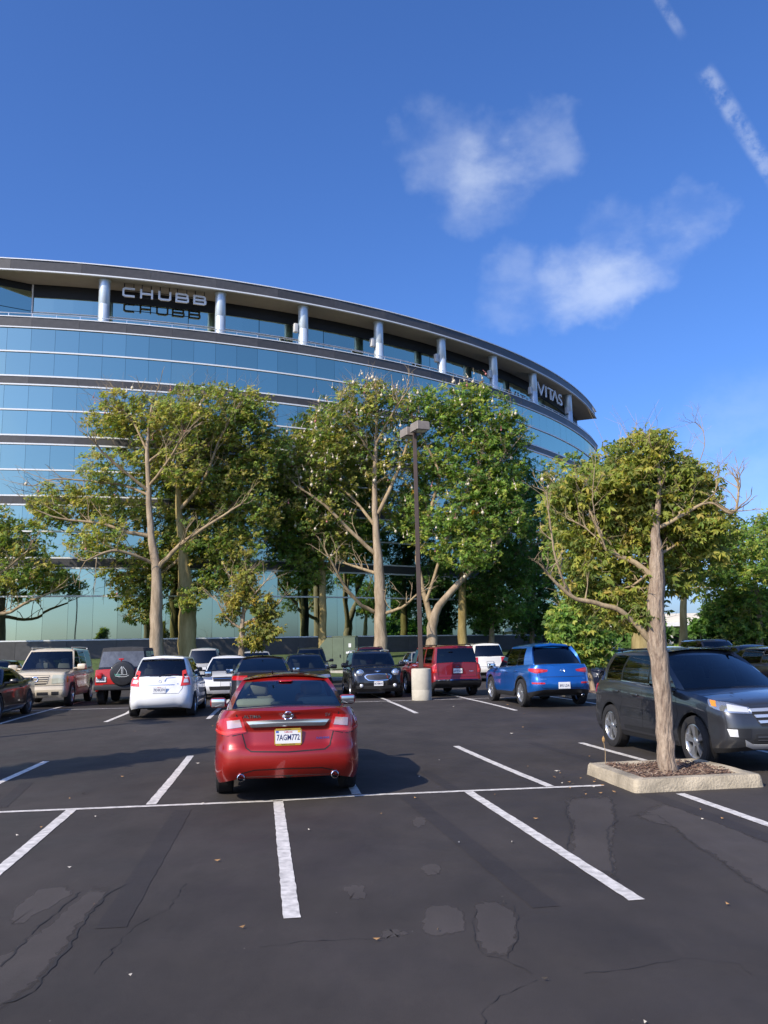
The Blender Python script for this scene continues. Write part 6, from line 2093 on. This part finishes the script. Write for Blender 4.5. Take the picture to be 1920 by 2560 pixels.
c.patch('bumper_top', 'R', [(-.78, .565), (0, .575), (.78, .565)], [(-.78, .53), (0, .535), (.78, .53)], M_CHR, .015, 14, 2)
c.mirrors(.78, 1.12, M_TRIM, (.12, .22, .19))
c.rails(1.64, .60, -1.75, .35, M_TRIM, .04)
c.handles([(-.28, .98), (-1.05, 1.0)], P_RED2)
c.seams([[(.82, 1.05), (.85, .5)], [(-.02, 1.08), (0, .45)], [(-.92, 1.08), (-.85, .8), (-1.0, .62)]])
MB().rbox((-2.25, .1, 1.60), (.06, .18, .03), .4).build('brake_light', M_RED, c.root)

# ---------------------------------------------------------------- white hatchback
P_WHITE = paint('white', (.80, .80, .79), .0, .30)
spec = spec_suv(L=4.14, W=1.695, H=1.535, xF=2.02, xR=-2.10, xf=1.32, xr=-1.28, r=.305, ra=.345, cl=.19, zf=.20, zr=.26, nf=10, clad=0, bowr=.16, cyr=.45, sqr=.85, tapr=.07,
                levels=[0, .05, .10, .16, .22, .30, .38, .46, .54, .62, .70, .78, .85, .90, .94, .97, 1.0],
                top=[(-2.10, .96), (-1.9, 1.02), (-1.2, 1.01), (0, .95), (.85, .92), (1.3, .88), (1.75, .78), (2.02, .62)],
                rear=[(0, .12), (.12, .03), (.28, 0), (.42, .01), (.52, .06), (.7, .11), (.9, .16), (1, .20)], side=SIDE_CAR,
                gh=dict(xwb=1.25, xwt=.35, xrb=-1.88, xrt=-1.50, sr=.12, yb=.76, yt=.57, ywb=.70, ywt=.52, yrb=.64, yrt=.52, sx2=-.80,
                        cols=[(.95, .10, 'g'), (.12, .0, 'k'), (.06, -.05, 'g'), (-.78, -.80, 'k'), (-.84, -.85, 'G'), (-1.20, -1.08, 'p'), (-1.60, -1.36, 'p')]))
c = Car('white_hatchback', 'white hatchback seen from behind beside the red sedan, one rear wiper', spec, (-6.02, 23.55), False, P_WHITE, 1.0, -1.5, (G_TINT, G_DARK, G_TINT))
c.patch('taillight', 'CR', [(.20, 1.15), (.46, 1.18)], [(.08, .78), (.43, .80)], M_REDB, .010, 8, 8, mirror=True)
c.patch('taillight_lens', 'CR', [(.21, .95), (.34, .95)], [(.17, .86), (.35, .86)], M_WLENS, .016, 6, 4, mirror=True)
c.ribbon('tailgate_gap', 'R', [(-.60, 1.04), (-.56, .72), (-.48, .60), (.48, .60), (.56, .72), (.60, 1.04)], .009, M_CRACKC, .002)
c.ribbon('tailgate_crease', 'R', [(-.36, .815), (.36, .815)], .012, M_CHR, .01)
c.plate(False, .70, '7KHK374', frame=M_PLATE)
c.ring('R', 0, .90, .030, .042, M_CHR, 'emblem', .9)
c.badge('R', 'SV', -.44, .83, .04)
c.patch('spoiler', 'R', [(-.50, 1.475), (0, 1.50), (.50, 1.475)], [(-.51, 1.43), (0, 1.45), (.51, 1.43)], P_WHITE, .05, 12, 2)
MB().tube([(-2.06, .0, 1.02), (-1.99, -.08, 1.06), (-1.96, -.28, 1.09)], [.016, .010, .008], 6).build('rear_wiper', M_TRIM, c.root)
c.exhaust(-.52, .28, c.xR + .1, .032)
c.mirrors(.90, 1.0, M_TRIM, (.12, .22, .16))
c.seams([[(.92, .92), (.95, .55), (.85, .3)], [(.0, .96), (.02, .28)], [(-.80, 1.0), (-.74, .7), (-.95, .5)]])
c.handles([(-.15, .86), (-.95, .90)], P_WHITE)
MB().tube([(-1.15, 0, 1.55), (-1.30, 0, 1.70)], [.008, .004], 6).build('aerial', M_TRIM, c.root)
MB().rbox((-1.52, 0, 1.475), (.08, .22, .025), .4).build('brake_light', M_RED, c.root)

# ---------------------------------------------------------------- cream full-size SUV
P_CREAM = paint('pearl_cream', (.66, .56, .39), .1, .32)
spec = spec_suv(L=5.05, W=2.0, H=1.90, xF=2.48, xR=-2.55, xf=1.50, xr=-1.45, r=.40, ra=.465, cl=.32, zf=.32, zr=.40, nf=10, clad=0, bowf=.10, sqf=.5, cyf=.25,
                top=[(-2.55, 1.14), (-2.3, 1.20), (-1.2, 1.20), (0, 1.19), (.9, 1.18), (1.4, 1.17), (2.1, 1.12), (2.48, 1.03)],
                front=[(0, .08), (.15, 0), (.36, 0), (.42, .05), (.6, .06), (.85, .07), (1, .14)],
                gh=dict(xwb=1.20, xwt=.48, xrb=-2.45, xrt=-2.25, sr=.06, yb=.90, yt=.72, ywb=.84, ywt=.66, yrb=.80, yrt=.66, bulge=.02,
                        cols=[(.96, .34, 'g'), (.05, .0, 'p'), (-.06, -.10, 'g'), (-.95, -.95, 'p'), (-1.05, -1.05, 'G'), (-2.0, -1.95, 'p'), (-2.3, -2.15, 'p')]))
c = Car('cream_suv', 'large cream SUV facing the viewer with a wide slatted grille, at the left', spec, (-11.32, 28.75), True, P_CREAM, .97, 0, (G_TINT, G_DARK, G_DARK), seatm=mat('seat_cream', (.5, .46, .38), .8), rim=M_RIM)
c.patch('grille', 'F', [(-.44, 1.03), (0, 1.035), (.44, 1.03)], [(-.34, .74), (0, .73), (.34, .74)], M_BLK, .004, 10, 5)
for k in range(4):
    z = .99 - k * .065
    c.patch('grille_bar', 'F', [(-.43 + k * .02, z + .022), (.43 - k * .02, z + .022)], [(-.43 + k * .02, z - .016), (.43 - k * .02, z - .016)], P_CREAM, .018, 12, 2)
c.ring('F', 0, .90, .075, .10, M_CHR, 'emblem', .85, off=.03)
c.patch('headlight', 'F', [(-.97, 1.03), (-.52, 1.035)], [(-.97, .78), (-.50, .76)], mat('lens_yellowed', (.60, .58, .42), .12, .2, 1), .010, 8, 5, mirror=True)
c.patch('turn_signal', 'CF', [(.5, 1.0), (.64, 1.0)], [(.5, .79), (.64, .79)], M_AMB, .010, 4, 4, mirror=True)
c.ribbon('bumper_gap', 'F', [(-.97, .70), (0, .70), (.97, .70)], .014, M_CRACKC, .003)
c.patch('air_intake', 'F', [(-.42, .50), (-.08, .50)], [(-.42, .41), (-.08, .41)], M_BLK, .006, 6, 3, mirror=True)
c.patch('fog_light', 'F', [(-.74, .51), (-.52, .51)], [(-.74, .40), (-.52, .40)], M_BLK, .008, 5, 3, mirror=True)
c.mirrors(.92, 1.27, P_CREAM, (.15, .30, .20))
c.rails(1.86, .66, -2.0, .40, M_ALU, .07, .02)
c.handles([(-.30, 1.08), (-1.15, 1.10)], P_CREAM)
c.seams([[(.98, 1.18), (1.0, .5)], [(-.02, 1.19), (0, .40)], [(-.95, 1.19), (-.90, .75), (-1.0, .6)]])
c.ribbon('side_moulding', 'L', [(-.95, .62), (1.0, .62)], .07, P_CREAM, .02, True)

# ---------------------------------------------------------------- red off-roader with soft top
P_RED3 = paint('flame_red', (.52, .018, .012), .0, .32)
M_CANVAS = mat('soft_top', (.035, .035, .036), .85, noise_=.2, nscale=6, bump=.3, bscale=30)
spec = spec_suv(L=3.9, W=1.62, H=1.80, xF=1.95, xR=-1.75, xf=1.25, xr=-1.17, r=.40, ra=.45, cl=.42, zf=.45, zr=.46, nf=9, clad=0, bowf=.02, bowr=.02, sqf=.3, sqr=.3, cyf=.12, cyr=.10, tapf=.10, tapr=.0, tw=.25,
                top=[(-1.75, 1.10), (-1.0, 1.10), (0, 1.10), (.6, 1.10), (.7, 1.12), (1.4, 1.10), (1.95, 1.06)],
                front=[(0, .03), (.5, 0), (1, .03)], rear=[(0, .02), (.5, 0), (1, .015)], side=[(0, .97), (.3, 1.0), (.8, 1.0), (1, .985)], crown=.02,
                gh=dict(xwb=.62, xwt=.42, sw=.02, xrb=-1.72, xrt=-1.50, sr=.03, yb=.76, yt=.66, ywb=.72, ywt=.64, yrb=.72, yrt=.60, rc=.03, arch=.02, bulge=.01, g0=.12, g1=.84, sx=.05, sx2=-.75,
                        cols=[(.55, .38, 'g'), (-.30, -.28, 'p'), (-.42, -.40, 'G'), (-1.42, -1.34, 'p'), (-1.60, -1.45, 'p')]))
c = Car('red_offroader', 'red off-roader with black soft top and covered spare wheel, seen from behind', spec, (-8.80, 29.0), False, P_RED3, 1.02, 0, (G_TINT, G_DARK, mat('vinyl_window', (.13, .135, .14), .16, .3, 0, .6, noise_=.25, nscale=5, bump=.5, bscale=6)), roofm=M_CANVAS, rim=M_RIMD)
tyre = MB().lathe([(.02, -.30), (.30, -.30), (.36, -.285), (.385, -.24), (.385, -.10), (.36, -.06), (.1, -.05)], 40, 'X', (-1.72, -.06, .98))
sp = tyre.build('spare_wheel_cover', mat('vinyl_black', (.022, .022, .023), .4, noise_=.15, nscale=10, bump=.15, bscale=12), c.root, 40)
tl = MB()
sail = [([(-.02, .17), (-.02, -.10)], .012), ([(-.02, .17), (-.17, -.09), (-.02, -.09)], .010), ([(.02, .16), (.12, .04), (.15, -.09), (.02, -.09), (.02, .16)], .010), ([(-.20, -.12), (-.10, -.15), (.12, -.15), (.20, -.11)], .012)]
for pts, w_ in sail:
    stroke(tl, [(u, v) for u, v in pts], w_, lambda u, v, w__: Vector((-2.026 + w__, -.06 - u, 1.03 + v)), .006)
tl.build('sail_emblem', mat('print_white', (.7, .72, .7), .5), sp)
tl = MB()
for k in range(5):
    stroke(tl, [(-.22 + k * .03, -.02 - .02 * (k % 2)), (-.20 + k * .035, -.10)], .012, lambda u, v, w__: Vector((-2.026 + w__, -.06 - u, 1.0 + v)), .006)
tl.build('palm_emblem', mat('print_green', (.10, .40, .30), .5), sp)
for s in (1, -1):
    tb = MB().rbox((-1.80, s * .66, .92), (.07, .14, .18), .2).build('taillight', M_RED, c.root, 40)
    fl = MB()
    for xc in (1.25, -1.17):
        pts = [(xc + .50 * math.cos(R(a)), s * .90, .40 + .50 * math.sin(R(a))) for a in range(0, 181, 15)]
        rows_ = [[(p[0], s * .74, p[2]) for p in pts], [(p[0], s * .90, p[2] + .01) for p in pts], [(p[0], s * .91, p[2] - .03) for p in pts], [(p[0], s * .74, p[2] - .03) for p in pts]]
        fl.grid(rows_)
    fl.build('fender_flare', M_BLK, c.root, 50)
MB().rbox((-1.86, 0, .55), (.14, 1.62, .16), .2).build('rear_bumper', M_BLK, c.root, 40)
MB().rbox((2.03, 0, .58), (.16, 1.5, .17), .2).build('front_bumper', M_BLK, c.root, 40)
MB().rbox((-1.86, 0, 1.42), (.04, .16, .05), .3).tube([(-1.80, 0, 1.10), (-1.86, 0, 1.42)], .02, 6).build('brake_light', M_RED, c.root, 40)
c.plate(False, .80, '5RJN763', y=.62, frame=M_BLK)
c.mirrors(.52, 1.22, M_BLK, (.10, .20, .22), .78)

# ---------------------------------------------------------------- black compact with round headlights
P_BLACK = paint('black', (.008, .008, .009), .2, .25)
spec = spec_suv(L=4.3, W=1.82, H=1.56, xF=2.10, xR=-2.18, r=.34, ra=.40, nf=10, clad=2, bowf=.22, zf=.22, cl=.22,
                levels=[0, .05, .10, .16, .22, .30, .38, .46, .54, .62, .70, .78, .85, .90, .94, .97, 1.0],
                top=[(-2.18, 1.02), (-1.9, 1.08), (-1.2, 1.08), (0, 1.07), (.85, 1.05), (1.3, 1.04), (1.8, .98), (2.10, .86)],
                front=[(0, .10), (.15, .02), (.4, 0), (.65, .03), (.85, .10), (1, .22)],
                gh=dict(xwb=.98, xwt=.42, xrb=-2.05, xrt=-1.80, yb=.82, yt=.66, ywb=.74, ywt=.60, yrb=.72, yrt=.60,
                        cols=[(.76, .26, 'g'), (.0, .0, 'k'), (-.06, -.06, 'g'), (-.92, -.90, 'k'), (-.98, -.96, 'G'), (-1.72, -1.62, 'k'), (-1.84, -1.70, 'p')]))
c = Car('black_hatchback', 'black compact car facing the viewer with round headlights and chrome ringed grille', spec, (-.58, 29.75), True, P_BLACK, .98, 0, (G_TINT, G_DARK, G_DARK))
for s in (1, -1):
    MB().lathe([(.001, .05), (.08, .045), (.115, .02), (.12, 0), (.12, -.10)], 28, 'X', (1.93, s * .60, .83)).build('headlight', M_HLAMP, c.root, 50)
    MB().lathe([(.118, .0), (.122, .022), (.135, .02), (.142, -.01), (.142, -.08)], 28, 'X', (1.93, s * .60, .83)).build('headlight_ring', M_CHR, c.root, 50)
    MB().lathe([(.001, .03), (.05, .02), (.062, 0), (.062, -.06)], 20, 'X', (2.03, s * .56, .43)).build('fog_light', M_WLENS, c.root, 50)
gr = [(-.46, .74), (-.38, .80), (0, .82), (.38, .80), (.46, .74)], [(-.44, .68), (-.34, .60), (0, .585), (.34, .60), (.44, .68)]
c.patch('grille_ring', 'F', *gr, M_CHR, .010, 20, 4)
c.patch('grille', 'F', [(-.42, .735), (-.36, .775), (0, .795), (.36, .775), (.42, .735)], [(-.40, .685), (-.32, .625), (0, .61), (.32, .625), (.40, .685)], M_BLK, .020, 20, 4)
for z in (.66, .70, .74):
    c.ribbon('grille_bar', 'F', [(-.38, z), (0, z + .01), (.38, z)], .012, M_RIMD, .028)
c.badge('F', 'S', .30, .70, .07, M_RED, off=.03)
c.plate(True, .50, '8CNM695')
c.patch('lower_grille', 'F', [(-.75, .44), (0, .43), (.75, .44)], [(-.72, .34), (0, .32), (.72, .34)], M_BLK, .006, 16, 3)
c.ring('F', 0, .895, .02, .045, M_CHR, 'emblem', .5)
c.patch('emblem_wing', 'F', [(-.10, .905), (.10, .905)], [(-.08, .885), (.08, .885)], M_CHR, .02, 6, 2)
c.mirrors(.74, 1.10, M_TRIM, (.13, .24, .16))
c.rails(1.525, .60, -1.7, .25, M_ALU, .055, .02)
c.handles([(-.28, .96), (-1.0, .97)], M_CHR)

# ---------------------------------------------------------------- black coupe cut by the left edge
spec = spec_sedan(L=4.84, W=1.90, H=1.37, xF=2.34, xR=-2.46, xf=1.43, xr=-1.42, r=.355, ra=.40, nf=8,
                  top=[(-2.46, .98), (-2.2, 1.02), (-1.4, 1.0), (-.6, .95), (.95, .93), (1.6, .88), (2.1, .80), (2.34, .68)],
                  gh=dict(xwb=.95, xwt=.20, xrb=-1.85, xrt=-.85, yb=.80, yt=.57, yt_=0, cols=[(.70, .0, 'g'), (-.62, -.42, 'p'), (-.80, -.55, 'p'), (-1.3, -.75, 'p')]))
c = Car('black_coupe', 'low black coupe cut off by the left picture edge with silver wheels', spec, (-10.92, 22.75), True, paint('coupe_black', (.014, .012, .013), .3, .28), .98, 0, (G_TINT, G_TINT, G_DARK), rim=M_RIMD)
c.patch('taillight', 'CR', [(-.1, .90), (.5, .89)], [(-.1, .78), (.5, .78)], M_RED, .008, 8, 3, mirror=True)
c.patch('headlight', 'CF', [(0, .74), (.55, .77)], [(0, .64), (.5, .68)], M_HLAMP, .008, 8, 3, mirror=True)
c.patch('grille', 'F', [(-.5, .66), (0, .67), (.5, .66)], [(-.48, .50), (0, .49), (.48, .50)], M_BLK, .006, 8, 3)
c.mirrors(.62, 1.0, M_TRIM, (.13, .24, .13))
c.seams([[(.70, .94), (.75, .5), (.66, .3)], [(-.75, .96), (-.60, .6), (-.80, .35)]])
c.handles([(-.48, .82)], M_TRIM)

# ---------------------------------------------------------------- other parked cars, mostly hidden
def plain_front(c, z=.78, lamp=M_HLAMP, grille=M_BLK, h=.0):
    c.patch('headlight', 'CF', [(0, z + .03), (.6, z + .07)], [(0, z - .07), (.54, z - .03)], lamp, .008, 8, 4, mirror=True)
    c.patch('grille', 'F', [(-.44, z + .02), (0, z + .03), (.44, z + .02)], [(-.40, z - .12), (0, z - .13), (.40, z - .12)], grille, .008, 10, 3)
    c.patch('lower_grille', 'F', [(-.55, z - .28), (0, z - .28), (.55, z - .28)], [(-.52, z - .40), (0, z - .40), (.52, z - .40)], M_BLK, .006, 8, 2)
    c.plate(True, z - .20, '')


def plain_rear(c, z=.90, suv=False):
    if suv:
        c.patch('taillight', 'CR', [(.13, z + .14), (.46, z + .14)], [(.13, z - .12), (.42, z - .12)], M_RED, .008, 6, 5, mirror=True)
    else:
        c.patch('taillight', 'CR', [(-.05, z + .06), (.55, z + .05)], [(-.05, z - .07), (.5, z - .06)], M_RED, .008, 8, 4, mirror=True)
    c.ribbon('boot_gap', 'R', [(-.62, z + .08), (-.55, z - .30), (.55, z - .30), (.62, z + .08)], .01, M_CRACKC, .002)
    c.plate(False, z - .14, '')


def blank(c):
    return c


W2 = paint('white_b', (.74, .74, .73), 0, .3)
c = Car('white_sedan', 'white sedan with a dark sunroof facing the viewer behind the white hatchback', spec_sedan(nf=8), (-5.85, 31.2), True, W2, 1.0, 0, (G_TINT, G_TINT, G_DARK)); plain_front(c, .74); c.mirrors(.80, 1.02, M_TRIM)
MB().rbox((-.35, 0, 1.482), (.75, .86, .022), .2).build('sunroof', M_TRIM, c.root, 40)
c.ribbon('grille_bar', 'F', [(-.42, .70), (.42, .70)], .02, M_CHR, .02)
c = Car('charcoal_sedan', 'charcoal sedan roof and rear glass showing above the red sedan', spec_sedan(nf=8, H=1.46), (-3.72, 25.3), False, paint('charcoal', (.035, .030, .030), .4, .3), 1.0, 0, (G_DARK, G_DARK, G_DARK)); plain_rear(c); c.mirrors(.80, 1.02, M_TRIM)
MB().tube([(-1.05, 0, 1.47), (-1.09, 0, 1.52)], .014, 6).build('aerial', M_TRIM, c.root)
c = Car('navy_sedan', 'navy sedan facing the viewer partly hidden behind the red sedan roof', spec_sedan(nf=8, H=1.48), (-3.05, 31.2), True, paint('navy', (.010, .013, .024), .4, .28), 1.0, 0, (G_TINT, G_DARK, G_DARK)); plain_front(c, .72); c.mirrors(.80, 1.02, M_TRIM)
c = Car('olive_suv', 'dark olive SUV facing the viewer in front of the green utility cabinet', spec_suv(H=1.76, nf=8), (-3.95, 43.5), True, paint('olive', (.040, .042, .034), .4, .32), 1.0, 0, (G_TINT, G_DARK, G_DARK)); plain_front(c, .90); c.mirrors(.78, 1.12, M_TRIM)
c.rails(1.73, .58, -1.5, .15, M_TRIM, .035)
c = Car('white_suv', 'cream white SUV seen from behind beyond the red boxy SUV', spec_suv(L=4.8, W=1.92, H=1.78, nf=8, clad=2, top=[(-2.24, 1.10), (-2.0, 1.16), (-1.2, 1.14), (0, 1.10), (.80, 1.06), (1.3, 1.0), (1.85, .92), (2.22, .80)]), (4.55, 42.0), False, paint('white_c', (.76, .73, .64), 0, .3), 1.0, 0, (G_TINT, G_DARK, G_DARK)); plain_rear(c, 1.0, True); c.mirrors(.78, 1.12, M_TRIM)
c.rails(1.75, .60, -1.6, .15, M_TRIM, .035)
c = Car('silver_sedan', 'silver sedan facing the viewer between the black compact and the red boxy SUV', spec_sedan(nf=8), (1.75, 41.0), True, paint('silver', (.42, .43, .44), .6, .3), 1.0, 2.0, (G_TINT, G_TINT, G_DARK)); plain_front(c, .74); c.mirrors(.80, 1.02, paint('silver', (.42, .43, .44)))
c = Car('beige_suv', 'pale SUV roof and rear glass showing above the white hatchback', spec_suv(H=1.84, nf=8, W=1.9), (-9.25, 43.2), False, paint('beige', (.50, .47, .40), .2, .3), 1.0, 0, (G_DARK, G_DARK, G_DARK)); plain_rear(c, 1.0, True)
c = Car('grey_wagon', 'pale grey wagon behind the trunk of the small yellow tree', spec_suv(H=1.66, nf=8), (-6.75, 43.6), True, paint('pale_grey', (.45, .46, .44), .3, .3), 1.0, 0, (G_TINT, G_DARK, G_DARK)); plain_front(c, .86); c.mirrors(.78, 1.10, M_TRIM)
c = Car('maroon_suv', 'dark maroon SUV whose roof shows above the black compact car', spec_suv(H=1.74, nf=8), (-1.05, 43.6), False, paint('maroon', (.07, .008, .010), .4, .3), 1.0, 0, (G_DARK, G_DARK, G_DARK)); plain_rear(c, 1.0, True); c.rails(1.70, .58, -1.5, .15, M_TRIM, .035)
c = Car('dark_blue_sedan', 'dark blue sedan behind the trunk of the dense round tree', spec_sedan(nf=8), (8.15, 31.0), True, paint('dark_blue', (.008, .020, .070), .45, .28), 1.0, 0, (G_TINT, G_TINT, G_DARK)); plain_front(c, .74); c.mirrors(.80, 1.02, M_TRIM)
c = Car('white_coupe', 'white sedan with a dark roof facing the viewer at the right edge', spec_sedan(nf=8), (12.7, 29.5), True, paint('white_d', (.76, .76, .75), 0, .3), 1.0, 0, (G_CLEAR, G_TINT, G_DARK), roofm=P_BLACK); plain_front(c, .74); c.mirrors(.80, 1.02, M_TRIM)
c = Car('black_suv', 'black SUV whose roof shows above the grey SUV', spec_suv(H=1.72, nf=8), (14.0, 36.2), True, paint('black_b', (.012, .012, .014), .3, .28), 1.0, 0, (G_TINT, G_DARK, G_DARK)); plain_front(c, .90); c.rails(1.69, .58, -1.5, .15, M_TRIM, .035)
c = Car('dark_hatchback', 'dark car with a red tail light cut off by the right picture edge', spec_suv(H=1.50, nf=8, clad=0, L=4.2), (9.75, 21.6), False, paint('black_c', (.010, .010, .012), .3, .28), 1.0, 0, (G_DARK, G_DARK, G_DARK)); plain_rear(c, .98, True)
c = Car('dark_sedan', 'dark sedan far behind the black coupe at the left picture edge', spec_sedan(nf=8), (-15.6, 33.6), True, paint('black_d', (.012, .013, .016), .3, .28), 1.0, 0, (G_TINT, G_TINT, G_DARK)); plain_front(c, .74)

# ------------------------------------------------------------------ litter
lm = MB()
r_ = random.Random(77)
for _ in range(150):
    y = r_.uniform(4.2, 24); x = r_.uniform(-.5, .5) * y
    if r_.random() < .3:
        x = r_.uniform(2.2, 3.2); y = r_.uniform(10.2, 12.3)
        if x > 2.75:
            continue
    s = r_.uniform(.006, .020) * (1 + y * .03)
    a = r_.uniform(0, 6.3)
    z = gz(y) + .012
    p = [(x + s * math.cos(a + t) * k, y + s * math.sin(a + t) * k, z + dz) for t, k, dz in ((0, 1.3, .010), (1.6, .55, 0), (3.14, 1.2, .012), (4.7, .5, .002))]
    lm.add(p, [(0, 1, 2), (0, 2, 3)], r_.choice((0, 0, 1, 1, 2)))
lo = lm.build('litter', [mat('litter_leaf', (.36, .20, .08), .9), mat('litter_dark', (.05, .04, .03), .9), mat('litter_pale', (.55, .50, .42), .9)])
tag(lo, 'dry leaf scraps and pale specks scattered over the asphalt', 'litter', kind='stuff')
